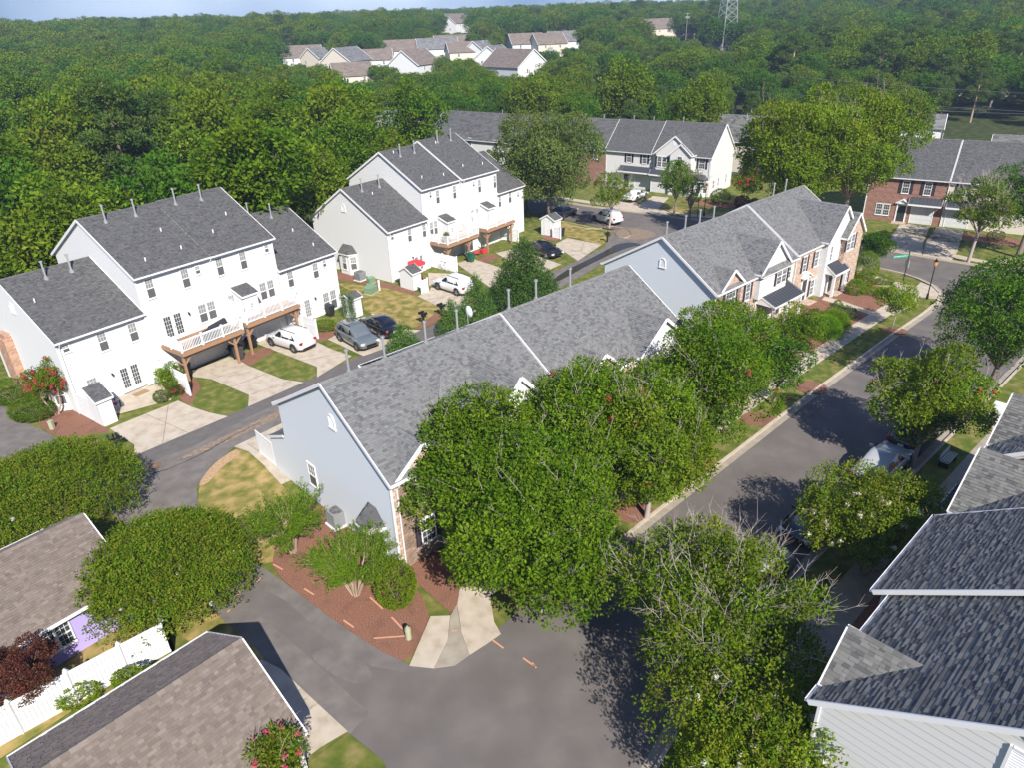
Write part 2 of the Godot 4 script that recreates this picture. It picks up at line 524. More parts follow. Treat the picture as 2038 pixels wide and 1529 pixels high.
	for p in d.get("pipes", []):  # tall flues near the ridge, with a flared boot
		var h: float = e + tf * (p[1] - v0 + OV) if p[1] <= rv else eb + tb * (v1 + OV - p[1])
		flue(roof, Vector3(p[0], h, -p[1]), p[2] if p.size() > 2 else 1.35)
	for p in d.get("vents", []):
		var h: float = e + tf * (p[1] - v0 + OV)
		m = MB.new()
		m.tube([Vector3(p[0], h - 0.05, -p[1]), Vector3(p[0], h + 0.34, -p[1])], [0.055, 0.055], 8)
		m.col = Color(.3, .3, .3)
		m.tube([Vector3(p[0], h + 0.0, -p[1] + 0.02), Vector3(p[0], h + 0.08, -p[1])], [0.13, 0.06], 8, false)
		obj("vent_pipe", m, M.vinyl, roof)
	return root

func flue(roof: Node, at: Vector3, tall: float) -> void:
	if not cache.has("flue"):
		var m := MB.new()
		m.tube([Vector3(0, -0.15, 0), Vector3(0, 0.05, 0), Vector3(0, 0.22, 0)], [0.22, 0.17, 0.075], 10, false)
		m.tube([Vector3(0, 0.1, 0), Vector3(0, 1.22, 0)], [0.068, 0.068], 10)
		m.tube([Vector3(0, 1.2, 0), Vector3(0, 1.24, 0), Vector3(0, 1.32, 0), Vector3(0, 1.35, 0)], [0.07, 0.125, 0.125, 0.05], 10)
		cache.flue = m.mesh(M.galv)
	put("flue_pipe", cache.flue, roof, Transform3D(Basis.from_scale(Vector3(1, tall / 1.35, 1)), at))

func face(side: String, u: float, h: float, v: float) -> Transform3D:  # a place on a wall; z points out of it
	var turn: float = {"front": 0.0, "left": -PI / 2, "right": PI / 2, "back": PI}[side]
	return Transform3D(Basis(Vector3.UP, turn), Vector3(u, h, -v))

func window(root: Node3D, at: Transform3D, w: float, h: float, kind := "blind", called := "window") -> void:
	# a double-hung sash window: casing, meeting rail, grid of muntins, an upper pane and a lower one behind an insect screen
	var key := "win%s%.2f_%.2f" % [kind, w, h]
	if not cache.has(key):
		var f := MB.new()
		var t := 0.07
		for s in [[-w / 2, 0.0, -w / 2 + t, h], [w / 2 - t, 0.0, w / 2, h], [-w / 2 + t, h - t, w / 2 - t, h], [-w / 2 + t, 0.0, w / 2 - t, t], [-w / 2 + t, h / 2 - 0.03, w / 2 - t, h / 2 + 0.03]]:
			f.box(s[0], s[1], 0.0, s[2], s[3], 0.06)
		f.box(-w / 2 - 0.03, -0.05, 0.0, w / 2 + 0.03, 0.002, 0.085)
		f.box(-w / 2 - 0.02, h - 0.002, 0.0, w / 2 + 0.02, h + 0.04, 0.07)
		var g := MB.new()
		var gw := w - 2 * t
		var cols := 3 if w > 0.6 else 2
		for half in 2:
			var y0 := t if half == 0 else h / 2 + 0.03
			var y1 := h / 2 - 0.03 if half == 0 else h - t
			for k in cols - 1:
				var x := -gw / 2 + gw * (k + 1) / cols
				g.box(x - 0.009, y0, 0.026, x + 0.009, y1, 0.038)
			g.box(-gw / 2, (y0 + y1) / 2 - 0.009, 0.026, gw / 2, (y0 + y1) / 2 + 0.009, 0.0385)
		var p := MB.new()
		p.quad(Vector3(-gw / 2, h / 2, 0.028), Vector3(gw / 2, h / 2, 0.028), Vector3(gw / 2, h - t, 0.028), Vector3(-gw / 2, h - t, 0.028))
		var s := MB.new()
		var z := 0.043 if kind == "blind" else 0.028
		s.quad(Vector3(-gw / 2, t, z), Vector3(gw / 2, t, z), Vector3(gw / 2, h / 2 - 0.02, z), Vector3(-gw / 2, h / 2 - 0.02, z))
		cache[key] = [f.mesh(M.trim), g.mesh(M.trim), p.mesh(M.blind if kind == "blind" else M.glass), s.mesh(M.screen if kind == "blind" else M.glass)]
	var c: Array = cache[key]
	var off: Transform3D = root.get_meta("off", Transform3D.IDENTITY)
	var o := put(called, c[0], root, off * at)
	put("muntin", c[1], o); put("pane", c[2], o); put("insect_screen" if kind == "blind" else "pane", c[3], o)

func shutters(root: Node3D, at: Transform3D, w: float, h: float, wide := 0.32) -> void:
	var key := "shut%.2f_%.2f" % [h, wide]
	if not cache.has(key):
		var m := MB.new()
		m.box(-wide / 2, 0, 0.0, wide / 2, h, 0.035)
		m.box(-wide / 2, 0, 0.035, -wide / 2 + 0.05, h, 0.05); m.box(wide / 2 - 0.05, 0, 0.035, wide / 2, h, 0.05)
		var k := 0
		while 0.05 + k * 0.06 < h - 0.1:
			m.obox(Vector3(0, 0.08 + k * 0.06, 0.038), Vector3(wide / 2 - 0.05, 0.022, 0.006), Basis(Vector3.RIGHT, -0.5))
			k += 1
		cache[key] = m.mesh(M.shutter)
	var off: Transform3D = root.get_meta("off", Transform3D.IDENTITY)
	for s in [-1, 1]:
		put("shutter", cache[key], root, off * at * Transform3D(Basis.IDENTITY, Vector3(s * (w / 2 + wide / 2 + 0.02), 0, 0.002)))

func french_door(root: Node3D, at: Transform3D, w := 1.75, h := 2.05, glass := "glass", leaves := 2) -> void:
	var key := "french%.2f%s%d" % [w, glass, leaves]
	if not cache.has(key):
		var f := MB.new(); var g := MB.new(); var p := MB.new()
		f.box(-w / 2 - 0.08, 0, 0, -w / 2, h + 0.08, 0.07); f.box(w / 2, 0, 0, w / 2 + 0.08, h + 0.08, 0.07); f.box(-w / 2, h, 0, w / 2, h + 0.08, 0.07)
		f.box(-w / 2 - 0.1, -0.06, 0, w / 2 + 0.1, 0.0, 0.16)
		var lw := w / leaves
		for k in leaves:
			var x0 := -w / 2 + k * lw; var x1 := x0 + lw
			for s in [[x0, 0.0, x0 + 0.16, h], [x1 - 0.16, 0.0, x1, h], [x0 + 0.16, 0.0, x1 - 0.16, 0.24], [x0 + 0.16, h - 0.14, x1 - 0.16, h]]:
				f.box(s[0], s[1], 0.0, s[2], s[3], 0.05)
			for r in 4:
				var y := 0.24 + (h - 0.38) * (r + 1) / 5
				g.box(x0 + 0.16, y - 0.012, 0.024, x1 - 0.16, y + 0.012, 0.04)
			for r in 2:
				var x := x0 + 0.16 + (lw - 0.32) * (r + 1) / 3
				g.box(x - 0.012, 0.24, 0.024, x + 0.012, h - 0.14, 0.039)
			p.quad(Vector3(x0 + 0.16, 0.24, 0.027), Vector3(x1 - 0.16, 0.24, 0.027), Vector3(x1 - 0.16, h - 0.14, 0.027), Vector3(x0 + 0.16, h - 0.14, 0.027))
		cache[key] = [f.mesh(M.door_white), g.mesh(M.door_white), p.mesh(M[glass])]
	var c: Array = cache[key]
	var off: Transform3D = root.get_meta("off", Transform3D.IDENTITY)
	var o := put("french_door", c[0], root, off * at)
	put("muntin", c[1], o); put("pane", c[2], o)
	var m := MB.new()
	m.obox(Vector3(0.06 if leaves == 2 else w / 2 - 0.08, 0.95, 0.08), Vector3(0.015, 0.05, 0.03))
	obj("handle", m, M.black_metal, o)

func wall_lamp(root: Node3D, at: Transform3D) -> void:
	var m := MB.new()
	m.box(-0.05, -0.06, 0, 0.05, 0.12, 0.03); m.beam(Vector3(0, 0.1, 0.02), Vector3(0, 0.13, 0.14), 0.02, 0.02)
	m.tube([Vector3(0, -0.12, 0.14), Vector3(0, 0.06, 0.14), Vector3(0, 0.13, 0.14)], [0.045, 0.075, 0.01], 6)
	obj("wall_lamp", m, M.black_metal, root, (root.get_meta("off", Transform3D.IDENTITY) as Transform3D) * at)

func garage_door(root: Node3D, at: Transform3D, w := 2.5, h := 2.1) -> void:
	var key := "garage%.2f" % w
	if not cache.has(key):
		var f := MB.new(); var p := MB.new()
		f.box(-w / 2 - 0.1, 0, 0, -w / 2, h + 0.1, 0.06); f.box(w / 2, 0, 0, w / 2 + 0.1, h + 0.1, 0.06); f.box(-w / 2, h, 0, w / 2, h + 0.1, 0.06)
		for r in 4:
			p.box(-w / 2, r * h / 4 + 0.008, 0, w / 2, (r + 1) * h / 4 - 0.008, 0.03)
			for k in 4:
				var x := -w / 2 + (k + 0.5) * w / 4
				p.box(x - w / 10, r * h / 4 + 0.09, 0.03, x + w / 10, (r + 1) * h / 4 - 0.09, 0.038)
		cache[key] = [f.mesh(M.trim), p.mesh(M.garage)]
	var off: Transform3D = root.get_meta("off", Transform3D.IDENTITY)
	var o := put("garage_door", cache[key][1], root, off * at)
	put("frame", cache[key][0], o)

func arched_vent(root: Node3D, at: Transform3D, w := 0.55, h := 0.75) -> void:
	var m := MB.new()
	for s in [-1, 1]:
		m.box(s * w / 2 - 0.05, 0, 0, s * w / 2 + 0.05, h * 0.65, 0.06)
	m.box(-w / 2 - 0.07, -0.07, 0, w / 2 + 0.07, 0, 0.08)
	for k in 8:
		var a := PI * k / 8; var b := PI * (k + 1) / 8
		m.beam(Vector3(cos(a) * w / 2, h * 0.65 + sin(a) * w / 2, 0.03), Vector3(cos(b) * w / 2, h * 0.65 + sin(b) * w / 2, 0.03), 0.06, 0.1, Vector3.BACK)
	for k in 9:
		var y := 0.04 + k * (h + w / 4) / 9.5
		var hw := w / 2 if y < h * 0.65 else sqrt(maxf(0.0, w * w / 4 - pow(y - h * 0.65, 2)))
		m.obox(Vector3(0, y, 0.025), Vector3(hw, 0.04, 0.006), Basis(Vector3.RIGHT, -0.6))
	obj("gable_vent", m, M.trim, root, (root.get_meta("off", Transform3D.IDENTITY) as Transform3D) * at)

func dormer(root: Node3D, row: String, uc: float, w: float, vf: float, e: float, eh: float, peak: float, wall: Material, lap := true, pal: Array = PAL_LIGHT, base := 0.0, rv := 99.0) -> void:
	# a cross gable: its face at v = vf between uc - w/2 and uc + w/2, its eaves at height eh, its ridge running back into the main roof
	var tp: float = ROWS[row][3]
	var off: Transform3D = root.get_meta("off")
	var o := 0.22  # overhang in front and at the sides
	var slope := (peak - eh) / (w / 2 + o)
	var zf := -vf + o
	var vback := minf((peak - e) / tp - OV, rv)  # where the main slope reaches the peak
	var vlow := (eh - e) / tp - OV
	var A := Vector3(uc - w / 2 - o, eh, zf); var B := Vector3(uc, peak, zf); var C := Vector3(uc + w / 2 + o, eh, zf)
	var Bk := Vector3(uc, peak, -vback); var Ak := Vector3(uc - w / 2 - o, eh, -maxf(vlow, vf)); var Ck := Vector3(uc + w / 2 + o, eh, -maxf(vlow, vf))
	var f := MB.new()
	f.quad(Ak, A, B, Bk); f.quad(C, Ck, Bk, B)
	var roof := obj("gable_roof", f, M.felt, root, off)
	var m := MB.new()
	shingles(m, Ak, A, B, Bk, pal); shingles(m, C, Ck, Bk, B, pal)
	ridge_caps(m, Bk, B, (Ak - Bk).slide(Vector3.BACK).normalized(), (Ck - Bk).slide(Vector3.BACK).normalized(), pal)
	obj("shingles", m, M.shingle, roof).set_meta("kind", "stuff")
	m = MB.new()
	m.beam(A + Vector3(0, -0.08, 0.02), B + Vector3(0, -0.08, 0.02), 0.05, 0.2, Vector3.BACK.cross(B - A))
	m.beam(B + Vector3(0, -0.08, 0.02), C + Vector3(0, -0.08, 0.02), 0.05, 0.2, Vector3.BACK.cross(C - B))
	m.beam(A + Vector3(0, -0.08, 0), Ak + Vector3(0, -0.08, 0), 0.05, 0.16); m.beam(C + Vector3(0, -0.08, 0), Ck + Vector3(0, -0.08, 0), 0.05, 0.16)
	obj("rake_board", m, M.trim, root, off)
	m = MB.new()
	m.quad(A + Vector3(0, -0.12, 0), Ak + Vector3(0, -0.12, 0), Bk + Vector3(0, -0.12, 0), B + Vector3(0, -0.12, 0)); m.quad(Ck + Vector3(0, -0.12, 0), C + Vector3(0, -0.12, 0), B + Vector3(0, -0.12, 0), Bk + Vector3(0, -0.12, 0))
	obj("soffit", m, M.soffit, root, off)
	m = MB.new()
	var lf := func(y: float) -> float: return maxf(0.0, (y - eh - o * slope + 0.08) / slope)
	var rt := func(y: float) -> float: return w - maxf(0.0, (y - eh - o * slope + 0.08) / slope)
	lap_wall(m, Vector3(uc - w / 2, 0, -vf), Vector3.RIGHT, base, peak - 0.15, lf, rt, 0.17 if lap else 0.6)
	# side cheeks down to the main roof
	var deep := maxf(vlow + 0.4, vf + 0.3)
	m.box(uc - w / 2 + 0.002, base, -deep, uc - w / 2 + 0.05, eh + 0.1, -vf - 0.002); m.box(uc + w / 2 - 0.05, base, -deep, uc + w / 2 - 0.002, eh + 0.1, -vf - 0.002)
	obj("gable_front", m, wall, root, off)

func seam_awning(root: Node3D, u0: float, u1: float, v0: float, v1: float, h0: float, h1: float) -> void:
	# a standing-seam metal roof over a porch: high at v1 (the wall), low at v0
	var off: Transform3D = root.get_meta("off")
	var m := MB.new()
	var a := Vector3(u0, h0, -v0); var b := Vector3(u1, h0, -v0); var c := Vector3(u1, h1, -v1); var d := Vector3(u0, h1, -v1)
	m.quad(a, b, c, d)
	m.quad(b + Vector3(0, -.08, 0), a + Vector3(0, -.08, 0), d + Vector3(0, -.08, 0), c + Vector3(0, -.08, 0))
	var k := 0.0
	while u0 + k <= u1:
		m.beam(Vector3(u0 + k, h0 + 0.02, -v0), Vector3(u0 + k, h1 + 0.02, -v1), 0.03, 0.05)
		k += (u1 - u0) / roundf((u1 - u0) / 0.42) - 0.0001
	var o := obj("awning", m, M.seam_metal, root, off)
	m = MB.new()
	m.beam(a + Vector3(0, -.1, 0.01), b + Vector3(0, -.1, 0.01), 0.05, 0.2); m.beam(a + Vector3(0, -.06, 0), d + Vector3(0, -.06, 0), 0.05, 0.14); m.beam(b + Vector3(0, -.06, 0), c + Vector3(0, -.06, 0), 0.05, 0.14)
	m.quad(a + Vector3(0.01, -.1, 0), d + Vector3(0.01, -.1, 0), d + Vector3(0.01, -.1 - (h1 - h0), 0), a + Vector3(0.01, -.12, 0))
	m.quad(c + Vector3(-0.01, -.1, 0), b + Vector3(-0.01, -.1, 0), b + Vector3(-0.01, -.12, 0), c + Vector3(-0.01, -.1 - (h1 - h0), 0))
	obj("fascia", m, M.trim, o)

func post(root: Node3D, u: float, v: float, h0: float, h1: float, w: float, mat: Material, called := "post") -> void:
	var m := MB.new()
	m.box(u - w / 2, h0, -v - w / 2, u + w / 2, h1, -v + w / 2)
	m.box(u - w / 2 - 0.04, h0, -v - w / 2 - 0.04, u + w / 2 + 0.04, h0 + 0.12, -v + w / 2 + 0.04)
	m.box(u - w / 2 - 0.04, h1 - 0.14, -v - w / 2 - 0.04, u + w / 2 + 0.04, h1 - 0.02, -v + w / 2 + 0.04)
	obj(called, m, mat, root, root.get_meta("off"))

func railing(parent: Node, off: Transform3D, p: Vector3, q: Vector3, posts := 3, solid := false) -> void:
	var m := MB.new()
	var d := q - p
	var len := d.length()
	m.beam(p + Vector3(0, 0.92, 0), q + Vector3(0, 0.92, 0), 0.09, 0.05); m.beam(p + Vector3(0, 0.12, 0), q + Vector3(0, 0.12, 0), 0.05, 0.07); m.beam(p + Vector3(0, 0.85, 0), q + Vector3(0, 0.85, 0), 0.05, 0.06)
	var n := int(len / 0.13)
	for k in range(1, n):
		var o := p + d * (float(k) / n)
		m.box(o.x - 0.02, o.y + 0.14, o.z - 0.02, o.x + 0.02, o.y + 0.84, o.z + 0.02)
	obj("railing", m, M.vinyl, parent, off)
	for k in posts:
		var o := p + d * (float(k) / (posts - 1))
		m = MB.new()
		m.box(o.x - 0.06, o.y - 0.05, o.z - 0.06, o.x + 0.06, o.y + 1.0, o.z + 0.06)
		m.box(o.x - 0.08, o.y + 1.0, o.z - 0.08, o.x + 0.08, o.y + 1.04, o.z + 0.08)
		obj("railing_post", m, M.vinyl, parent, off)

func deck(root: Node3D, u0: float, u1: float, vw: float, vo: float, h: float, wall_left: bool, wall_right: bool, posts: Array) -> void:
	var off: Transform3D = root.get_meta("off")
	var m := MB.new()
	var x := u0
	while x < u1 - 0.05:  # boards run out from the wall
		m.col = Color.WHITE * rf(0.85, 1.12)
		m.box(x + 0.004, h - 0.035, -vw, x + 0.136, h, -vo)
		x += 0.14
	var d := obj("deck", m, M.deck_wood, root, off)
	m = MB.new()
	m.box(u0, h - 0.33, -vo - 0.06, u1, h - 0.04, -vo + 0.0); m.box(u0, h - 0.33, -vw, u0 + 0.06, h - 0.04, -vo - 0.06); m.box(u1 - 0.06, h - 0.33, -vw, u1, h - 0.04, -vo - 0.06)
	m.box(u0 + 0.1, h - 0.60, -vo - 0.45, u1 - 0.1, h - 0.33, -vo - 0.3)
	for k in int((u1 - u0) / 0.45):
		m.box(u0 + 0.3 + k * 0.45, h - 0.30, -vw, u0 + 0.34 + k * 0.45, h - 0.04, -vo - 0.06)
	obj("joist", m, M.deck_wood, d)
	for p in posts:
		m = MB.new()
		m.box(p - 0.09, 0, -vo - 0.46, p + 0.09, h - 0.58, -vo - 0.28)
		for s in [-1, 1]:
			m.beam(Vector3(p + s * 0.05, h - 1.15, -vo - 0.37), Vector3(p + s * 0.6, h - 0.62, -vo - 0.37), 0.1, 0.1)
		obj("deck_post", m, M.deck_wood, d)
	railing(d, Transform3D.IDENTITY, Vector3(u0 + 0.06, h, -vo - 0.08), Vector3(u1 - 0.06, h, -vo - 0.08), 4)
	for s in [[u0 + 0.06, wall_left], [u1 - 0.06, wall_right]]:
		if s[1]:
			m = MB.new()
			fence_panel(m, Vector3(s[0], h, -vw), Vector3(s[0], h, -vo - 0.1), 1.75)
			obj("privacy_panel", m, M.vinyl, d)
		else:
			railing(d, Transform3D.IDENTITY, Vector3(s[0], h, -vw - 0.05 + 0.1), Vector3(s[0], h, -vo - 0.1), 3)

func fence_panel(m: MB, p: Vector3, q: Vector3, h := 1.75) -> void:
	var len := (q - p).length()
	var n := maxi(1, int(len / 0.15))
	var d := (q - p) / len
	var b := Basis(d, Vector3.UP, d.cross(Vector3.UP))
	for k in n:
		m.obox(p + d * len * (k + 0.5) / n + Vector3(0, h / 2 + 0.06, 0), Vector3(len / n / 2 - 0.006, h / 2 - 0.05, 0.012 + 0.003 * (k % 2)), b)
	for y in [0.12, h]:
		m.obox((p + q) / 2 + Vector3(0, y, 0), Vector3(len / 2, 0.06, 0.025), b)

func closet(root: Node3D, u0: float, u1: float, v0: float, v1: float, h0: float, hf: float, hb: float, wall: Material, door := "front", gable := false) -> void:
	# a little storage closet: walls, a shed or gabled roof with shingles, a door
	var off: Transform3D = root.get_meta("off", Transform3D.IDENTITY)
	var m := MB.new()
	var w := u1 - u0; var dp := v1 - v0
	var top := maxf(hf, hb)
	var flat := func(_y: float) -> float: return 0.0
	if gable:  # ridge along v
		var pk := hf + w * 0.28
		var l := func(y: float) -> float: return maxf(0.0, (y - hf) / (pk - hf) * w / 2)
		var r := func(y: float) -> float: return w - maxf(0.0, (y - hf) / (pk - hf) * w / 2)
		lap_wall(m, Vector3(u0, 0, -v0), Vector3.RIGHT, h0, pk - 0.03, l, r); lap_wall(m, Vector3(u1, 0, -v1), Vector3.LEFT, h0, pk - 0.03, l, r)
		var dd := func(_y: float) -> float: return dp
		lap_wall(m, Vector3(u0, 0, -v1), Vector3.BACK, h0, hf, flat, dd); lap_wall(m, Vector3(u1, 0, -v0), Vector3.FORWARD, h0, hf, flat, dd)
	else:
		var ww := func(_y: float) -> float: return w
		lap_wall(m, Vector3(u0, 0, -v0), Vector3.RIGHT, h0, hf, flat, ww)
		var sl := (hb - hf) / dp
		var lo := func(y: float) -> float: return 0.0 if y < hf else (y - hf) / sl
		var all := func(_y: float) -> float: return dp
		lap_wall(m, Vector3(u1, 0, -v0), Vector3.FORWARD, h0, hb - 0.02, lo, all)
		lap_wall(m, Vector3(u0, 0, -v1), Vector3.BACK, h0, hb - 0.02, flat, func(y: float) -> float: return dp if y < hf else dp - (y - hf) / sl)
		lap_wall(m, Vector3(u1, 0, -v1), Vector3.LEFT, h0, hb, flat, ww)
	var c := obj("storage_closet", m, wall, root, off)
	m = MB.new()
	var f := MB.new(); var t := MB.new()
	var o := 0.14
	if gable:
		var s := 0.56; var pk := hf + w * 0.28 + 0.05; var e := hf - o * s + 0.04
		var A := Vector3(u0 - o, e, -v1 - o); var B := Vector3(u0 - o, e, -v0 + o); var C := Vector3((u0 + u1) / 2, pk, -v0 + o); var D := Vector3((u0 + u1) / 2, pk, -v1 - o)
		var A2 := Vector3(u1 + o, e, -v0 + o); var B2 := Vector3(u1 + o, e, -v1 - o)
		f.quad(A, B, C, D); f.quad(A2, B2, D, C)
		shingles(m, A, B, C, D, PAL_GREY); shingles(m, A2, B2, D, C, PAL_GREY)
		for q in [[B, C], [C, A2], [A, B], [A2, B2], [A, D], [D, B2]]:
			t.beam(q[0] + Vector3(0, -0.06, 0), q[1] + Vector3(0, -0.06, 0), 0.04, 0.14)
	else:
		var sl := (hb - hf) / dp
		var A := Vector3(u0 - o, hf - o * sl + 0.05, -v0 + o); var B := Vector3(u1 + o, hf - o * sl + 0.05, -v0 + o); var C := Vector3(u1 + o, hb + 0.05, -v1); var D := Vector3(u0 - o, hb + 0.05, -v1)
		f.quad(A, B, C, D)
		shingles(m, A, B, C, D, PAL_GREY)
		for q in [[A, B], [A, D], [B, C]]:
			t.beam(q[0] + Vector3(0, -0.07, 0), q[1] + Vector3(0, -0.07, 0), 0.04, 0.16)
	obj("closet_roof", f, M.felt, c); obj("shingles", m, M.shingle, c).set_meta("kind", "stuff"); obj("fascia", t, M.trim, c)
	m = MB.new()
	if door == "front":
		var x := (u0 + u1) / 2
		m.box(x - 0.42, h0 + 0.04, -v0 + 0.02, x + 0.42, h0 + 1.95, -v0 + 0.05); m.box(x - 0.48, h0 + 0.02, -v0 + 0.018, x - 0.42, h0 + 2.02, -v0 + 0.065); m.box(x + 0.42, h0 + 0.02, -v0 + 0.018, x + 0.48, h0 + 2.02, -v0 + 0.065); m.box(x - 0.42, h0 + 1.95, -v0 + 0.018, x + 0.42, h0 + 2.02, -v0 + 0.066)
		obj("door", m, M.door_white, c)
	elif door == "right":
		var z := -(v0 + v1) / 2
		m.box(u1 + 0.02, h0 + 0.04, z - 0.42, u1 + 0.05, h0 + 1.95, z + 0.42)
		obj("door", m, M.door_white, c)

func back_windows(o: Node3D, v: float, list: Array) -> void:
	for w in list:
		window(o, face("front", w[0], w[1], v), w[2], w[3])

func build_rows() -> void:
	var o: Node3D
	var off: Transform3D
	var turn := Transform3D(Basis(Vector3.UP, -PI / 2), Vector3.ZERO)
	# --- the white row on the left of the alley
	var gl := "white townhouses of the left row"
	o = unit("L", "two-storey white end house with blue chair patio at the left edge", gl, {"u0": 0.0, "u1": 6.46, "v0": 0.165, "v1": 12.0, "rv": 6.11, "e": 5.78, "spouts": [0.12], "pipes": [[2.67, 5.2], [4.52, 5.2]], "vents": [[0.82, 3.44]], "ovr": 0.0})
	back_windows(o, 0.165, [[0.56, 4.8, 0.55, 0.66], [3.08, 3.95, 0.72, 1.5], [5.38, 3.86, 0.72, 1.5], [1.46, 1.25, 0.8, 1.1]])
	french_door(o, face("front", 4.25, 0.28, 0.165), 1.65, 2.0)
	wall_lamp(o, face("front", 2.99, 2.0, 0.165))
	arched_vent(o, face("left", 0.0, 6.9, 5.6))
	closet(o, 0.0, 1.02, -3.3, -2.0, 0.0, 2.05, 2.75, M.white_siding, "right")
	var m := MB.new()
	off = o.get_meta("off")
	fence_panel(m, Vector3(0.02, 0, -0.1), Vector3(0.02, 0, 2.0), 1.7)
	obj("privacy_panel", m, M.vinyl, o, off)
	bay(o, "left", 0.0, 2.6, 2.6, true)
	m = MB.new()  # brick chimney breast and front corner
	m.box(-0.62, 0, -9.4, 0.0, 4.3, -7.9); m.box(-0.45, 4.3, -9.3, 0.0, 4.7, -8.0)
	obj("brick_chimney", m, M.brick_orange, o, off)
	o = unit("L", "tall white house with wide three-part deck over a grey garage, second from left", gl, {"u0": 6.48, "u1": 12.75, "v0": 0.0, "v1": 12.22, "e": 8.606, "spouts": [12.7], "pipes": [[8.08, 5.28], [10.49, 5.23]], "vents": [[11.09, 3.12], [8.12, 0.86], [11.26, 1.05]], "ovr": 0.0, "rakes": "l"})
	back_windows(o, 0.0, [[7.46, 6.71, 0.72, 1.58], [10.4, 6.64, 0.72, 1.55], [11.55, 7.42, 0.5, 0.72], [11.12, 3.43, 0.78, 1.58], [11.95, 3.43, 0.78, 1.58]])
	french_door(o, face("front", 8.5, 3.02, 0.0), 1.75, 2.05)
	wall_lamp(o, face("front", 9.92, 4.6, 0.0))
	garage_door(o, face("front", 10.75, 0.02, 0.0), 2.5)
	deck(o, 7.05, 12.6, 0.0, -3.0, 2.92, false, false, [7.2, 11.75])
	o = unit("L", "tall white house with shingled closet and lattice railing on its deck", gl, {"u0": 12.75, "u1": 18.77, "v0": -0.12, "v1": 12.22, "rv": 6.11, "e": 8.618, "pipes": [[14.09, 5.36], [16.39, 5.21]], "vents": [[14.62, 1.63], [17.01, 3.01]], "ovl": 0.0, "rakes": "r"})
	back_windows(o, -0.12, [[13.45, 6.78, 0.7, 1.55], [15.68, 6.68, 0.7, 1.55], [18.14, 7.47, 0.5, 0.78], [17.0, 3.5, 0.74, 1.6], [17.82, 3.5, 0.74, 1.6]])
	french_door(o, face("front", 13.8, 3.02, -0.12), 0.8, 2.05, "blind", 1)
	wall_lamp(o, face("front", 14.62, 4.7, -0.12))
	garage_door(o, face("front", 16.8, 0.02, -0.12), 2.5)
	deck(o, 13.36, 18.9, -0.12, -2.4, 2.92, true, false, [13.5, 18.5])
	closet(o, 14.05, 15.45, -1.45, -0.12, 2.92, 5.0, 5.5, M.white_siding, "none")
	window(o, face("front", 14.75, 3.75, -1.45), 0.36, 0.5, "glass")
	o = unit("L", "two-storey white end house behind the black saloon, with two thin cypresses", gl, {"u0": 18.79, "u1": 25.34, "v0": -0.12, "v1": 12.22, "rv": 6.11, "e": 5.661, "pipes": [[21.17, 6.0, 1.2], [22.99, 5.15]], "vents": [[23.51, 2.97], [23.96, 0.88]], "ovl": 0.0})
	back_windows(o, -0.12, [[20.02, 3.74, 0.7, 1.55], [22.93, 3.72, 0.7, 1.5], [24.07, 4.48, 0.5, 0.76], [23.62, 0.15, 0.8, 1.95], [24.5, 0.15, 0.8, 1.95]])
	french_door(o, face("front", 21.35, 0.2, -0.12), 0.9, 1.98, "blind", 1)
	wall_lamp(o, face("front", 22.35, 1.9, -0.12))
	o.set_meta("off", off_of(o) * turn)
	closet(o, 2.2, 3.45, 23.75, 25.05, 0.0, 1.95, 1.95, M.white_siding, "none", true)
	# --- the white row farther along the alley
	var gm := "white townhouses of the farther row"
	o = unit("M", "two-storey white end house with bay window beside the dry lawn", gm, {"u0": 0.0, "u1": 5.95, "v0": -0.461, "v1": 11.6, "rv": 5.8, "e": 5.54, "spouts": [0.1], "pipes": [[1.93, 4.85], [4.42, 4.79]], "vents": [[2.64, 4.03]], "ovr": 0.12})
	back_windows(o, -0.461, [[0.62, 4.5, 0.5, 0.76], [3.16, 3.68, 0.66, 1.48], [5.44, 3.63, 0.66, 1.55]])
	french_door(o, face("front", 4.2, 0.05, -0.461), 1.5, 1.9)
	wall_lamp(o, face("front", 3.3, 1.9, -0.461))
	arched_vent(o, face("left", 0.0, 6.9, 5.95))
	bay(o, "left", 0.0, 6.1, 2.6, true)
	o.set_meta("off", off_of(o) * turn)
	closet(o, 2.3, 4.2, -0.62, 0.62, 0.0, 1.85, 1.85, M.white_siding, "none", true)
	o = unit("M", "tall white house with plant deck, left of the roof seam in the farther row", gm, {"u0": 5.97, "u1": 12.1, "v0": 0.0, "v1": 11.6, "e": 8.682, "spouts": [12.05], "pipes": [[7.88, 4.61], [10.18, 4.64]], "vents": [[7.43, 1.1], [10.55, 0.72], [7.4, 5.13]], "ovr": 0.1})
	back_windows(o, 0.0, [[7.35, 7.5, 0.48, 0.74], [8.5, 6.65, 0.66, 1.54], [11.35, 6.62, 0.66, 1.55], [7.1, 3.33, 0.66, 1.62], [7.8, 3.33, 0.66, 1.62], [10.87, 3.55, 0.5, 1.22]])
	garage_door(o, face("front", 9.6, 0.02, 0.0), 2.5)
	deck(o, 6.6, 12.05, 0.0, -2.8, 2.78, false, false, [6.9, 10.5])
	closet(o, 8.3, 9.6, -1.4, 0.0, 2.78, 4.8, 5.3, M.white_siding, "none")
	window(o, face("front", 8.95, 3.5, -1.4), 0.4, 0.55, "glass")
	o = unit("M", "tall white house right of the white roof seam in the farther row", gm, {"u0": 12.12, "u1": 18.5, "v0": -0.443, "v1": 11.6, "rv": 5.8, "e": 8.75, "spouts": [12.3], "pipes": [[14.54, 5.0], [16.76, 4.87]], "vents": [[14.06, 0.83], [17.17, 0.44], [14.0, 4.81]], "ovl": 0.16})
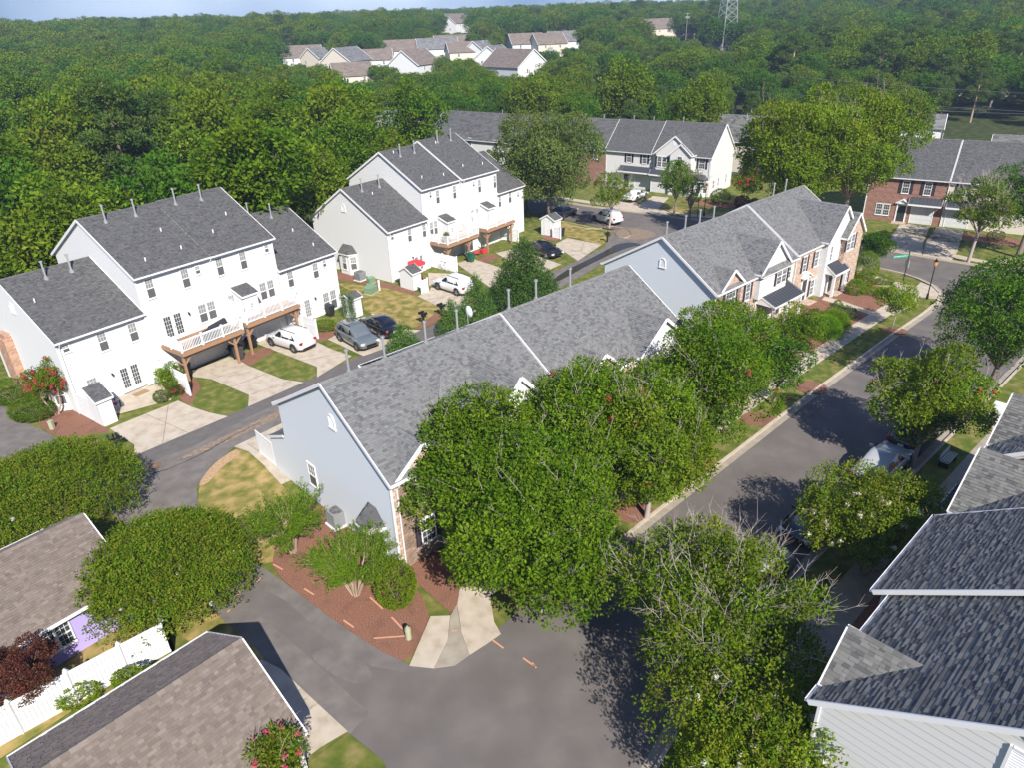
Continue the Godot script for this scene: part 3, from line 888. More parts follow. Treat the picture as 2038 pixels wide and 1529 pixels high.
	back_windows(o, -0.443, [[14.25, 7.5, 0.48, 0.66], [15.3, 6.62, 0.64, 1.55], [18.2, 6.6, 0.6, 1.55], [13.75, 3.5, 0.62, 1.45], [14.6, 3.5, 0.62, 1.45]])
	french_door(o, face("front", 17.65, 2.9, -0.443), 0.8, 2.0, "blind", 1)
	garage_door(o, face("front", 16.2, 0.02, -0.443), 2.5)
	deck(o, 13.65, 19.0, -0.443, -2.8, 2.85, true, false, [13.9, 18.6])
	closet(o, 15.3, 16.5, -1.7, -0.443, 2.85, 4.9, 5.35, M.white_siding, "none")
	o = unit("M", "low end house of the farther white row, half behind the pale green tree", gm, {"u0": 18.52, "u1": 23.96, "v0": -0.387, "v1": 11.6, "rv": 5.8, "e": 5.905, "ovl": 0.0})
	back_windows(o, -0.387, [[19.1, 4.1, 0.6, 1.5], [21.2, 4.2, 0.66, 1.55], [22.9, 4.6, 0.5, 0.7], [20.0, 0.9, 0.8, 1.2]])
	o.set_meta("off", off_of(o) * turn)
	closet(o, 3.4, 5.4, 23.7, 25.2, 0.0, 2.1, 2.1, M.white_siding, "front", true)
	# --- the row in the middle, its brick fronts towards the street
	var gc := "grey-roofed townhouses of the middle row"
	var c := {"v0": 0.0, "v1": 11.2, "rv": 5.15, "rh": 9.1, "eb": 5.55, "e": 5.53, "side": M.grey_siding, "front": M.brick_tan, "front_flat": true, "pal": PAL_LIGHT}
	o = unit("C", "grey-sided end house with arched vent facing the corner of the alley", gc, c.merged({"u0": 0.0, "u1": 6.1, "pipes": [[1.85, 5.7], [4.1, 5.7]], "spouts": [0.3], "ovr": 0.0, "rakes": "l", "singles": 300}))
	arched_vent(o, face("left", 0.0, 6.55, 4.85))
	dormer(o, "C", 1.96, 3.1, 0.0, 5.53, 5.55, 6.95, M.brick_tan, false)
	bay(o, "left", 0.0, 1.95, 1.8, true, M.grey_siding)
	for w in [[1.9, 3.4], [4.6, 3.4], [1.9, 0.9], [4.6, 0.9]]:
		window(o, face("front", w[0], w[1], 0.0), 0.95, 1.55, "glass"); shutters(o, face("front", w[0], w[1], 0.0), 0.95, 1.55)
	window(o, face("left", 0.0, 1.2, 8.3), 0.9, 1.5)
	rear_lean(o, 0.02, 1.3, 11.2, 13.5, 3.4, 2.4)
	m = MB.new()
	fence_panel(m, Vector3(0.05, 0, -13.6), Vector3(0.05, 0, -15.9), 1.75)
	obj("privacy_panel", m, M.vinyl, o, off_of(o))
	o = unit("C", "grey-roofed middle-row house with a white cross gable among the tree crowns", gc, c.merged({"u0": 6.1, "u1": 12.2, "v1": 11.9, "eb": 5.5, "pipes": [[6.88, 5.7], [9.19, 5.7]], "ovl": 0.0, "ovr": 0.12, "rakes": "r"}, true))
	dormer(o, "C", 8.3, 4.4, -0.3, 5.53, 5.75, 8.3, M.white_siding)
	for w in [[8.3, 3.4, 1.5], [11.2, 3.4, 0.8], [7.4, 0.9, 0.95]]:
		window(o, face("front", w[0], w[1], -0.3 if w[0] == 8.3 else 0.0), w[2], 1.55, "glass")
	var c2 := c.merged({"e": 5.66, "rh": 9.24, "eb": 5.45}, true)
	o = unit("C", "grey-roofed middle-row house right of the long white roof seam", gc, c2.merged({"u0": 12.2, "u1": 18.2, "v1": 11.9, "pipes": [[13.32, 5.7], [15.69, 5.7]], "ovl": 0.14, "ovr": 0.0, "rakes": "l"}, true))
	dormer(o, "C", 15.6, 3.2, 0.0, 5.66, 5.6, 7.0, M.brick_tan, false)
	window(o, face("front", 15.6, 3.4, 0.0), 0.95, 1.55, "glass")
	o = unit("C", "far end house of the middle row, its roof end in front of the grey gable", gc, c2.merged({"u0": 18.2, "u1": 24.17, "pipes": [[18.9, 5.7]], "ovl": 0.0, "rakes": "r"}, true))
	dormer(o, "C", 21.2, 4.6, -0.3, 5.66, 5.75, 7.7, M.white_siding)
	window(o, face("front", 21.2, 3.4, -0.3), 1.5, 1.55, "glass")
	# --- the row beyond it, at the corner
	var gd := "townhouses at the street corner"
	var dd := {"v0": 0.0, "v1": 11.4, "rv": 5.33, "rh": 8.68, "eb": 5.05, "e": 4.95, "side": M.grey_siding, "front": M.brick_tan, "front_flat": true, "pal": PAL_LIGHT}
	o = unit("D", "grey-gabled corner-row house with long standing-seam porch roof", gd, dd.merged({"u0": 0.0, "u1": 12.98, "pipes": [[1.25, 5.9, 1.2], [3.9, 5.9, 1.2], [6.06, 5.9, 1.3], [8.23, 5.9, 1.2]], "ovr": 0.1}))
	arched_vent(o, face("left", 0.0, 6.05, 5.2))
	dormer(o, "D", 2.35, 3.1, 0.0, 4.95, 5.0, 6.45, M.brick_tan, false)
	dormer(o, "D", 8.35, 4.6, -0.5, 4.95, 5.2, 7.6, M.white_siding, true, PAL_LIGHT, 2.9)
	m = MB.new()  # pent roof under the white gable
	shingles(m, Vector3(5.9, 5.02, 0.85), Vector3(10.8, 5.02, 0.85), Vector3(10.8, 5.5, 0.52), Vector3(5.9, 5.5, 0.52), PAL_LIGHT)
	m.col = Color(.7, .7, .7); m.box(5.9, 4.9, 0.52, 10.8, 5.01, 0.84)
	obj("pent_roof", m, M.shingle, o, off_of(o))
	m = MB.new()
	var z0 := func(_y: float) -> float: return 0.0
	lap_wall(m, Vector3(6.55, 0, 0.03), Vector3.RIGHT, 0.0, 4.9, z0, func(_y: float) -> float: return 6.3)
	obj("siding_panel", m, M.beige_siding, o, off_of(o))
	window(o, face("front", 2.3, 3.1, 0.0), 1.5, 1.75, "glass"); shutters(o, face("front", 2.3, 3.1, 0.0), 1.5, 1.6)
	window(o, face("front", 5.02, 3.05, 0.0), 0.72, 1.5, "glass"); shutters(o, face("front", 5.02, 3.05, 0.0), 0.72, 1.5)
	for u in [9.25, 10.1]:
		window(o, face("front", u, 3.45, -0.5), 0.85, 1.5, "glass")
	shutters(o, face("front", 9.68, 3.45, -0.5), 1.72, 1.5)
	window(o, face("front", 12.0, 3.2, -0.03), 0.6, 1.4, "glass")
	seam_awning(o, 6.7, 11.75, -1.85, 0.0, 2.38, 3.2)
	for u in [6.9, 9.2, 11.55]:
		post(o, u, -1.65, 0.0, 2.3, 0.2, M.door_white)
	window(o, face("front", 8.2, 0.6, -0.03), 0.9, 1.5, "glass"); window(o, face("front", 2.3, 0.6, 0.0), 1.5, 1.6, "glass")
	entry_door(o, face("front", 10.6, 0.15, -0.03), false)
	o = unit("D", "brick corner house with paired street gables and small metal porch roof", gd, dd.merged({"u0": 12.98, "u1": 23.4, "e": 5.18, "rh": 8.94, "eb": 5.2, "pipes": [[18.61, 5.9, 1.3], [20.93, 5.9, 1.3]], "ovl": 0.14, "spouts": [13.1]}, true))
	dormer(o, "D", 20.4, 5.2, -0.7, 5.18, 5.4, 8.35, M.white_siding, true, PAL_LIGHT, 0.0)
	dormer(o, "D", 22.15, 3.5, -1.2, 5.18, 5.35, 7.45, M.brick_tan, false, PAL_LIGHT, 0.0, 1.2)
	window(o, face("front", 14.92, 3.05, 0.0), 0.72, 1.55, "glass"); shutters(o, face("front", 14.92, 3.05, 0.0), 0.72, 1.55)
	for u in [17.22, 18.02]:
		window(o, face("front", u, 3.05, 0.0), 0.8, 1.55, "glass"); window(o, face("front", u, 0.2, 0.0), 0.8, 1.6, "glass")
		window(o, face("front", u + 3.78, 3.95, -1.2), 0.78, 1.55, "glass")
	shutters(o, face("front", 17.62, 3.05, 0.0), 1.6, 1.55); shutters(o, face("front", 17.62, 0.2, 0.0), 1.6, 1.6); shutters(o, face("front", 21.4, 3.95, -1.2), 1.6, 1.55)
	window(o, face("front", 21.6, 0.5, -1.2), 1.1, 1.3, "glass"); shutters(o, face("front", 21.6, 0.5, -1.2), 1.1, 1.3)
	window(o, face("front", 18.6, 3.4, -0.7), 0.5, 1.5, "glass")
	seam_awning(o, 18.1, 21.0, -1.75, -0.7, 2.35, 3.15)
	for u in [18.25, 20.6]:
		post(o, u, -1.6, 0.0, 2.25, 0.22, M.door_white)
	entry_door(o, face("front", 15.5, 0.12, 0.0), true); entry_door(o, face("front", 19.4, 0.15, -0.72), false)
	# --- the two rows across the side street
	var gf := "townhouses across the side street"
	var f := {"v0": 0.0, "v1": 8.85, "e": 5.73, "side": M.stone_siding, "pal": PAL_GREY}
	o = unit("F", "pale stucco end house with paired gables and round vent across the street", gf, f.merged({"u0": -9.48, "u1": 0.0, "ovl": 0.1, "pipes": [[-7.0, 4.9, 1.0]], "spouts": [-0.15]}))
	dormer(o, "F", -5.5, 6.0, -0.8, 5.73, 6.0, 8.6, M.stone_siding, true, PAL_GREY, 0.0)
	dormer(o, "F", -4.3, 3.3, -1.3, 5.73, 6.0, 7.6, M.stone_siding, true, PAL_GREY, 0.0, 1.0)
	m = MB.new()
	m.disc(Vector3(-5.6, 7.5, 0.83), Vector3.BACK, 0.36)
	obj("round_vent", m, M.trim, o, off_of(o))
	for u in [-7.9, -7.1]:
		window(o, face("front", u, 3.9, -0.8), 0.78, 1.6, "glass")
	shutters(o, face("front", -7.5, 3.9, -0.8), 1.6, 1.6)
	window(o, face("front", -4.4, 4.2, -1.3), 0.8, 1.6, "glass"); window(o, face("front", -1.4, 4.0, 0.0), 1.0, 1.6, "glass"); shutters(o, face("front", -1.4, 4.0, 0.0), 1.0, 1.6)
	seam_awning(o, -9.3, -5.9, -1.5, -0.8, 2.85, 3.5)
	garage_door(o, face("front", -7.8, 0.02, -0.8), 2.5)
	bay(o, "front", -1.4, 0.0, 2.4, false, M.stone_siding)
	for w in [[1.6, 1.0], [3.4, 1.0], [6.5, 1.0], [1.6, 0.9]]:
		window(o, face("right", 0.0, w[1], w[0]), 0.6, 1.3, "glass")
	o = unit("F", "pale stucco house between two roof seams across the street", gf, f.merged({"u0": -17.6, "u1": -9.48, "e": 5.6, "ovr": 0.0, "ovl": 0.16, "pipes": [[-12.0, 4.9, 1.0], [-15.5, 4.9, 1.0]]}, true))
	for u in [-13.5, -10.8]:
		window(o, face("front", u, 4.0, 0.0), 0.85, 1.7, "glass"); shutters(o, face("front", u, 4.0, 0.0), 0.85, 1.7)
	seam_awning(o, -15.0, -9.6, -1.0, 0.0, 2.8, 3.5)
	garage_door(o, face("front", -11.1, 0.02, 0.0), 2.5); entry_door(o, face("front", -13.8, 0.1, 0.0), true)
	o = unit("F", "long grey-roofed row behind the pale green tree across the street", gf, f.merged({"u0": -36.0, "u1": -17.6, "e": 5.5, "front": M.brick_red, "front_flat": true, "ovr": 0.0, "ovl": 0.0, "rakes": "", "exp": 0.3, "tabw": 0.6, "pipes": [[-21.0, 4.9, 1.0], [-24.5, 4.9, 1.0], [-31.0, 4.9, 1.0]]}, true))
	for u in [-19.6, -24.0, -29.0]:
		window(o, face("front", u, 4.0, 0.0), 0.85, 1.7, "glass")
	o = unit("F", "far left end of the long roof behind the alley tree", gf, f.merged({"u0": -55.5, "u1": -36.0, "e": 5.4, "ovr": 0.0, "rakes": "l", "exp": 0.3, "tabw": 0.6, "pipes": [[-42.0, 4.9, 1.0]]}, true))
	for u in [-40.0, -46.0, -51.0]:
		window(o, face("front", u, 4.0, 0.0), 0.85, 1.7, "glass")
	var e := {"v0": 0.0, "v1": 11.0, "e": 5.56, "side": M.beige_siding, "pal": PAL_GREY}
	o = unit("E", "red-brick house with white garage door and dark entry across the street", gf, e.merged({"u0": -9.0, "u1": 0.0, "front": M.brick_red, "front_flat": true, "ovr": 0.02, "spouts": [-0.05], "pipes": [[-6.5, 6.0, 1.0], [-2.4, 6.0, 1.0]]}))
	for w in [[-4.7, 3.65, 0.85, 1.55], [-2.25, 3.65, 0.85, 1.55]]:
		window(o, face("front", w[0], w[1], 0.0), w[2], w[3], "glass"); shutters(o, face("front", w[0], w[1], 0.0), w[2], w[3], 0.36)
	for u in [-7.25, -6.4]:
		window(o, face("front", u, 0.7, 0.0), 0.8, 1.45, "glass")
	seam_awning(o, -4.0, -0.3, -0.9, 0.0, 2.6, 3.35)
	garage_door(o, face("front", -2.3, 0.02, 0.0), 2.4); entry_door(o, face("front", -4.65, 0.1, 0.0), true)
	o = unit("E", "cream-sided house beside the brick one, behind the thin-leaved tree", gf, e.merged({"u0": 0.02, "u1": 9.0, "ovl": 0.1, "pipes": [[6.3, 6.0, 1.0]]}))
	window(o, face("front", 1.45, 3.85, 0.0), 0.85, 1.6, "glass"); shutters(o, face("front", 1.45, 3.85, 0.0), 0.85, 1.6, 0.36)
	window(o, face("front", 5.2, 3.85, 0.0), 0.85, 1.6, "glass")
	seam_awning(o, 0.15, 5.0, -0.9, 0.0, 2.6, 3.35)
	garage_door(o, face("front", 1.6, 0.02, 0.0), 2.4)
	# --- the row in the lower right corner
	var gr := "dark-roofed townhouses in the lower right corner"
	var r := {"side": M.stone_siding, "pal": PAL_DARK, "e": 5.85, "front": M.brick_tan, "front_flat": true, "exp": 0.15, "tabw": 0.30}
	o = unit("R", "cream-sided end house with louvred vent in the lower right corner", gr, r.merged({"u0": -6.21, "u1": 0.0, "v0": 0.0, "v1": 10.0, "e": 5.92, "ovl": 0.0, "singles": 300}, true))
	dormer(o, "R", -2.05, 2.55, -0.1, 5.92, 6.0, 7.4, M.stone_siding, true, PAL_DARK)
	m = MB.new()
	m.box(-0.36, -0.07, 0, 0.36, 0.0, 0.07); m.box(-0.36, 0.9, 0, 0.36, 0.97, 0.07); m.box(-0.42, -0.07, 0, -0.34, 0.97, 0.07); m.box(0.34, -0.07, 0, 0.42, 0.97, 0.07)
	for k in 10:
		m.obox(Vector3(0, 0.06 + k * 0.09, 0.03), Vector3(0.35, 0.045, 0.006), Basis(Vector3.RIGHT, -0.7))
	obj("gable_vent", m, M.trim, o, off_of(o) * face("right", 0.0, 7.45, 4.9))
	o = unit("R", "dark-roofed house stepped forward in the lower right row", gr, r.merged({"u0": -12.17, "u1": -6.23, "v0": -0.59, "v1": 10.0, "rv": 5.0, "ovr": 0.25, "ovl": 0.0, "singles": 200}, true))
	o = unit("R", "house with large pale-shingled cross gable above a metal porch roof", gr, r.merged({"u0": -18.2, "u1": -12.19, "v0": -0.1, "v1": 10.0, "rv": 5.0}, true))
	dormer(o, "R", -15.3, 4.6, -0.4, 5.85, 5.9, 7.9, M.stone_siding, true, PAL_DARK)
	seam_awning(o, -20.6, -18.0, -2.0, -1.0, 2.6, 3.1)
	o = unit("R", "last dark roof of the right-hand row at the picture's edge", gr, r.merged({"u0": -24.4, "u1": -18.22, "v0": -0.75, "v1": 10.0, "rv": 5.0}, true))
	dormer(o, "R", -21.9, 4.2, -0.9, 5.85, 5.9, 7.8, M.stone_siding, true, PAL_DARK)
	# --- the cottages in the lower left corner
	o = unit("P", "lilac-walled cottage with brown shingle roof at the left edge", "", {"called": "cottage", "u0": 0.0, "u1": 9.26, "v0": 0.0, "v1": 6.81, "e": 2.35, "rh": 4.45, "side": M.lilac_siding, "pal": PAL_BROWN, "singles": 250, "exp": 0.13, "tabw": 0.21})
	for u in [5.6, 6.25]:
		window(o, face("front", u, 0.75, 0.0), 0.66, 1.35, "glass")
	o = unit("G", "brown-shingled garage roof at the bottom left corner", "", {"called": "garage", "cat": "garage", "u0": 0.0, "u1": 7.02, "v0": 0.0, "v1": 6.48, "e": 2.58, "rh": 4.71, "side": M.beige_siding, "pal": PAL_BROWN, "singles": 300, "exp": 0.13, "tabw": 0.21})

func off_of(o: Node3D) -> Transform3D:
	return o.get_meta("off")

func rear_lean(root: Node3D, u0: float, u1: float, va: float, vb: float, ha: float, hb: float) -> void:  # a lean-to store against a rear wall, falling away from it
	var off := off_of(root)
	var m := MB.new()
	var s := (ha - hb) / (vb - va)
	lap_wall(m, Vector3(u0, 0, 0), Vector3.BACK, 0.0, ha, func(y: float) -> float: return -(vb if y < hb else vb - (y - hb) / s), func(_y: float) -> float: return -va)
	lap_wall(m, Vector3(u1, 0, 0), Vector3.FORWARD, 0.0, ha, func(_y: float) -> float: return va, func(y: float) -> float: return vb if y < hb else vb - (y - hb) / s)
	lap_wall(m, Vector3(u1, 0, -vb), Vector3.LEFT, 0.0, hb, func(_y: float) -> float: return 0.0, func(_y: float) -> float: return u1 - u0)
	var c := obj("lean_to", m, M.grey_siding, root, off)
	m = MB.new()
	var A := Vector3(u1 + 0.12, hb - 0.02, -vb - 0.15); var B := Vector3(u0 - 0.12, hb - 0.02, -vb - 0.15); var C := Vector3(u0 - 0.12, ha + 0.05, -va); var D := Vector3(u1 + 0.12, ha + 0.05, -va)
	shingles(m, A, B, C, D, PAL_GREY)
	m.col = Color(.05, .05, .05); m.quad(A, B, C, D)
	obj("lean_to_roof", m, M.shingle, c)
	m = MB.new()
	for q in [[A, B], [B, C], [A, D]]:
		m.beam(q[0] + Vector3(0, -0.07, 0), q[1] + Vector3(0, -0.07, 0), 0.04, 0.16)
	obj("fascia", m, M.trim, c)

func entry_door(root: Node3D, at: Transform3D, hood: bool) -> void:
	var off := off_of(root)
	var m := MB.new()
	m.box(-0.45, 0, 0, 0.45, 2.05, 0.04)
	for s in [[-0.35, 0.15], [0.05, 0.15], [-0.35, 0.85], [0.05, 0.85]]:
		m.box(s[0], s[1], 0.04, s[0] + 0.3, s[1] + 0.6, 0.05)
	var d := obj("front_door", m, M.door_dark, root, off * at)
	m = MB.new()
	m.box(-0.62, 0, 0, -0.46, 2.3, 0.09); m.box(0.46, 0, 0, 0.62, 2.3, 0.09); m.box(-0.46, 2.06, 0, 0.46, 2.3, 0.08)
	if hood:
		m.beam(Vector3(-0.8, 2.34, 0.16), Vector3(0, 2.85, 0.16), 0.5, 0.1); m.beam(Vector3(0, 2.85, 0.16), Vector3(0.8, 2.34, 0.16), 0.5, 0.1)
		m.tri(Vector3(-0.7, 2.3, 0.2), Vector3(0.7, 2.3, 0.2), Vector3(0, 2.78, 0.2)); m.box(-0.75, 2.3, 0, 0.75, 2.38, 0.3)
	obj("door_frame", m, M.trim, d)
	m = MB.new()
	m.box(-0.8, -0.14, 0, 0.8, 0.0, 1.2); m.box(-0.7, -0.3, 1.2, 0.7, -0.14, 1.5)
	obj("door_step", m, M.brick_tan, d)

func bay(root: Node3D, side: String, u: float, v: float, w: float, roofed: bool, wall: Material = null) -> void:
	# an angled bay window standing on the ground with a three-sided roof
	var off := off_of(root)
	var at := off * face(side, u, 0.0, v)
	var d := 0.75; var hw := w / 2; var iw := hw - 0.55; var top := 2.35
	var m := MB.new()
	var pts := [Vector3(-hw, 0, 0), Vector3(-iw, 0, d), Vector3(iw, 0, d), Vector3(hw, 0, 0)]
	var zero := func(_y: float) -> float: return 0.0
	for k in 3:
		var len: float = (pts[k + 1] - pts[k]).length()
		lap_wall(m, pts[k], (pts[k + 1] - pts[k]) / len, 0.0, top, zero, func(_y: float) -> float: return len)
	var b := obj("bay_window", m, wall if wall else M.white_siding, root, at)
	for k in 3:
		var a: Vector3 = pts[k]; var c: Vector3 = pts[k + 1]
		var len := (c - a).length()
		var x := (c - a) / len
		window(root, face(side, u, 0.0, v) * Transform3D(Basis(x, Vector3.UP, x.cross(Vector3.UP)), (a + c) / 2 + Vector3(0, 0.55, 0)), minf(0.75, len - 0.1), 1.55)
	m = MB.new()
	var o := 0.15
	var lo := [Vector3(-hw - o, top, 0), Vector3(-iw - o * 0.6, top, d + o), Vector3(iw + o * 0.6, top, d + o), Vector3(hw + o, top, 0)]
	var hi := [Vector3(-iw, top + 0.85, 0.02), Vector3(-iw + 0.1, top + 0.85, 0.02), Vector3(iw - 0.1, top + 0.85, 0.02), Vector3(iw, top + 0.85, 0.02)]
	var f := MB.new()
	for k in 3:
		shingles(m, lo[k], lo[k + 1], hi[k + 1], hi[k], PAL_GREY, 0.14, 0.3)
		f.quad(lo[k], lo[k + 1], hi[k + 1], hi[k])
	obj("bay_roof", f, M.felt, b)
	obj("shingles", m, M.shingle, b).set_meta("kind", "stuff")
	m = MB.new()
	for k in 3:
		m.beam(lo[k] + Vector3(0, -0.05, 0), lo[k + 1] + Vector3(0, -0.05, 0), 0.05, 0.13)
	obj("fascia", m, M.trim, b)

# ---------------------------------------------------------------- the setting
func rise(x: float, z: float) -> float:  # the land climbs gently beyond the estate
	var d := sqrt(x * x + z * z)
	var side := clampf(x / maxf(d, 1.0), -1.0, 1.0)
	return smoothstep(150.0, 620.0, d) * (13.0 - 1.5 * smoothstep(0.05, 0.45, side)) + smoothstep(620.0, 1500.0, d) * 12.0

func V2(a: Array) -> PackedVector2Array:
	var p := PackedVector2Array()
	for i in range(0, a.size(), 2):
		p.append(Vector2(a[i], a[i + 1]))
	return p

func sheet(called: String, a: Array, mat: Material, y := 0.02, depth := 0.0) -> void:
	var m := MB.new()
	m.poly(V2(a), y, depth)
	struct(called, m, mat)

func soft(a: Array, rounds := 2) -> Array:  # rounds the corners of an outline
	var p := V2(a)
	for r in rounds:
		var q := PackedVector2Array()
		for i in p.size():
			var s := p[i]; var t := p[(i + 1) % p.size()]
			q.append(s.lerp(t, 0.22)); q.append(s.lerp(t, 0.78))
		p = q
	var o := []
	for s in p:
		o.append(s.x); o.append(s.y)
	return o

func offset_line(a: Array, d: float) -> Array:  # the same polyline d metres to its left
	var p := V2(a)
	var o := []
	for i in p.size():
		var t := (p[mini(i + 1, p.size() - 1)] - p[maxi(i - 1, 0)]).normalized()
		var q := p[i] + Vector2(t.y, -t.x) * d
		o.append(q.x); o.append(q.y)
	return o

func band(a: Array, d0: float, d1: float) -> Array:  # an outline between two offsets of a polyline
	var p := offset_line(a, d0); var q := offset_line(a, d1)
	for i in range(q.size() - 2, -1, -2):
		p.append(q[i]); p.append(q[i + 1])
	return p

func ribbon(m: MB, a: Array, d0: float, d1: float, y: float, skirt: float) -> void:
	var p := V2(offset_line(a, d0)); var q := V2(offset_line(a, d1))
	for i in p.size() - 1:
		var s := Vector3(p[i].x, y, p[i].y); var t := Vector3(p[i + 1].x, y, p[i + 1].y)
		var u := Vector3(q[i].x, y, q[i].y); var w := Vector3(q[i + 1].x, y, q[i + 1].y)
		m.quad(s, t, w, u)
		if skirt > 0:
			m.quad(s + Vector3.DOWN * skirt, t + Vector3.DOWN * skirt, t, s)
			m.quad(w + Vector3.DOWN * skirt, u + Vector3.DOWN * skirt, u, w)

func kerb(a: Array, into := 1.0) -> void:  # a raised kerb along the line with a concrete gutter pan on the road side (right of the line)
	var m := MB.new()
	ribbon(m, a, 0.0, 0.16, 0.15, 0.15)
	struct("kerb", m, M.concrete)
	m = MB.new()
	ribbon(m, a, -0.42, -0.002, 0.034, 0.0)
	struct("gutter_pan", m, M.concrete_grey)

const STREET_LEFT := [-2.9, -21.9, -2.1, -22.5, -1.3, -23.5, 0.2, -25.2, 3.8, -27.9, 8.0, -32.0, 12.0, -35.8, 16.0, -39.6, 21.1, -44.5, 25.8, -48.8, 32.1, -54.6, 37.3, -59.2, 40.2, -62.0, 41.6, -64.2, 42.0, -66.3, 41.7, -68.3, 41.0, -70.1, 38.6, -73.3, 33.0, -77.8, 26.0, -82.6, 20.0, -86.8]
const STREET_RIGHT := [60.0, -66.5, 52.0, -60.5, 39.8, -49.1, 33.1, -43.1, 27.5, -38.2, 20.8, -32.2, 15.8, -28.4, 13.0, -25.8, 9.5, -22.4, 6.4, -19.0, 3.5, -15.0]
const CROSS_FAR := [5.0, -110.0, 9.5, -106.3, 12.7, -103.6, 16.2, -101.0, 20.1, -98.4, 23.7, -95.4, 28.0, -93.2, 34.0, -88.0, 40.0, -82.2, 44.7, -77.0, 48.0, -73.7, 51.5, -70.5, 60.0, -72.5]

func build_ground() -> void:
	var m := MB.new()  # the land, one sheet to beyond the skyline
	var rings := [0.0, 40.0, 80.0, 120.0, 150.0, 190.0, 240.0, 300.0, 370.0, 450.0, 550.0, 680.0, 850.0, 1100.0, 1500.0, 2200.0]
	var n := 48
	for i in rings.size():
		for k in n:
			var a := TAU * k / n
			var p := Vector3(cos(a) * rings[i], 0, sin(a) * rings[i])
			p.y = rise(p.x, p.z) - 0.01
			m.v.append(p); m.n.append(Vector3.UP); m.c.append(Color.WHITE)
			if i > 0:
				var b := (i - 1) * n + k; var c := (i - 1) * n + (k + 1) % n; var d := i * n + k; var e := i * n + (k + 1) % n
				m.ix.append_array([b, d, c, c, d, e])
	struct("ground", m, M.forest_floor)
	# the estate's lawns as one base, then everything laid on it in thin layers
	sheet("lawn", [-60, -56, -33, -30, -20, -14, 4, -8, 30, -12, 70, -40, 90, -80, 66, -110, 20, -128, -12, -126, -38, -84, -52, -66], M.lawn, 0.004)
	# the street, the side street and the alley
	var st := STREET_LEFT.duplicate()
	st.append_array([16.0, -88.2, 13.0, -92.0, 5.0, -100.0, 0.0, -106.0])
	st.append_array(CROSS_FAR); st.append_array(STREET_RIGHT)
	st.append_array([-6.0, -14.5, -5.4, -17.2, -7.0, -18.7, -4.9, -21.9])
	sheet("street", st, M.asphalt, 0.022)
	sheet("alley", [-41, -51, -38.7, -47.6, -34.5, -44.4, -31.0, -42.0, -28.0, -40.6, -25.1, -39.7, -20.2, -46.0, -17.8, -48.8, -15.3, -51.4, -13.2, -53.3, -11.1, -56.2, -6.3, -61.5, 0.4, -69.2, 6.2, -76.2, 11.6, -83.2, 12.6, -86.6, 14.0, -92.0, 19.6, -92.0, 20.0, -86.8, 16.2, -84.0, 11.5, -78.2, 5.0, -69.0, -2.2, -59.2, -7.0, -53.6, -11.2, -48.0, -16.0, -42.0, -18.7, -40.4, -19.4, -38.2, -19.5, -36.0, -18.6, -33.8, -15.5, -30.2, -12.7, -28.1, -9.5, -25.4, -6.5, -23.0, -4.8, -21.9, -6.9, -18.6, -11.6, -22.6, -14.8, -25.6, -19.0, -29.6, -24.5, -34.5, -30.0, -37.5, -36.0, -41.5, -43.0, -47.0], M.asphalt_old, 0.027)
	sheet("asphalt_patch", [-25.0, -39.8, -20.2, -46.1, -15.3, -51.4, -6.3, -61.5, 0.4, -69.2, 1.6, -68.2, -5.0, -60.4, -14.0, -50.2, -18.9, -44.6, -21.6, -40.6, -23.8, -38.9], M.asphalt_dark, 0.032)
	sheet("asphalt_patch", soft([-14.5, -27.0, -9.0, -22.2, -6.0, -19.3, -3.0, -17.2, 0.5, -18.5, -1.0, -20.4, -4.5, -21.4, -7.6, -22.2, -12.0, -26.8]), M.asphalt, 0.031)
	sheet("asphalt_patch", soft([-9.6, -22.6, -7.2, -20.9, -6.3, -21.3, -6.9, -22.2, -8.4, -23.2]), M.asphalt_old, 0.035)
	sheet("mud_streak", soft([-22.3, -38.9, -21.2, -40.2, -18.4, -43.6, -14.0, -48.9, -12.0, -51.2, -11.6, -50.6, -14.4, -47.2, -17.4, -43.4, -19.8, -40.6, -21.2, -39.4]), M.rust_mud, 0.037)
	sheet("wet_strip", soft([4.0, -70.6, 5.4, -71.6, 8.8, -76.4, 12.2, -80.6, 14.9, -83.2, 16.4, -83.6, 15.4, -85.2, 13.2, -84.4, 12.0, -82.4, 9.4, -78.9, 6.2, -74.9]), M.wet, 0.036)
	sheet("mud_streak", soft([13.6, -88.0, 15.0, -86.0, 17.6, -86.2, 19.2, -88.6, 17.4, -91.2, 14.6, -91.4]), M.rust_mud, 0.034)
	m = MB.new()
	var cr := V2([-24.6, -36.7, -23.4, -37.35, -22.1, -38.05, -21.2, -38.95, -20.4, -39.95, -19.3, -41.8, -17.9, -43.6])
	for i in cr.size() - 1:
		m.beam(Vector3(cr[i].x, 0.036, cr[i].y), Vector3(cr[i + 1].x, 0.036, cr[i + 1].y), 0.06 + 0.03 * sin(i * 2.0), 0.012)
	m.col = Color(.4, .4, .4)
	struct("crack_seal", m, M.asphalt_seal)
	m = MB.new()
	m.disc(Vector3(-23.1, 0.034, -38.5), Vector3.UP, 0.44, 20)
	m.col = Color(.6, .55, .5)
	m.disc(Vector3(-23.1, 0.040, -38.5), Vector3.UP, 0.36, 20, 0.3); m.disc(Vector3(-23.1, 0.040, -38.5), Vector3.UP, 0.22, 20, 0.18)
	tag(obj("manhole_cover", m, M.rust), "rusty round manhole cover in the alley asphalt", "manhole cover")
	# kerbs, sidewalk and verge on the left of the street
	var sl := STREET_LEFT.slice(6)
	kerb(STREET_LEFT.slice(6, 26)); kerb(STREET_LEFT.slice(24)); kerb(CROSS_FAR); kerb(STREET_RIGHT)
	sheet("verge", band(sl.slice(2, 20), 0.16, 1.95), M.lawn, 0.12, 0.12)
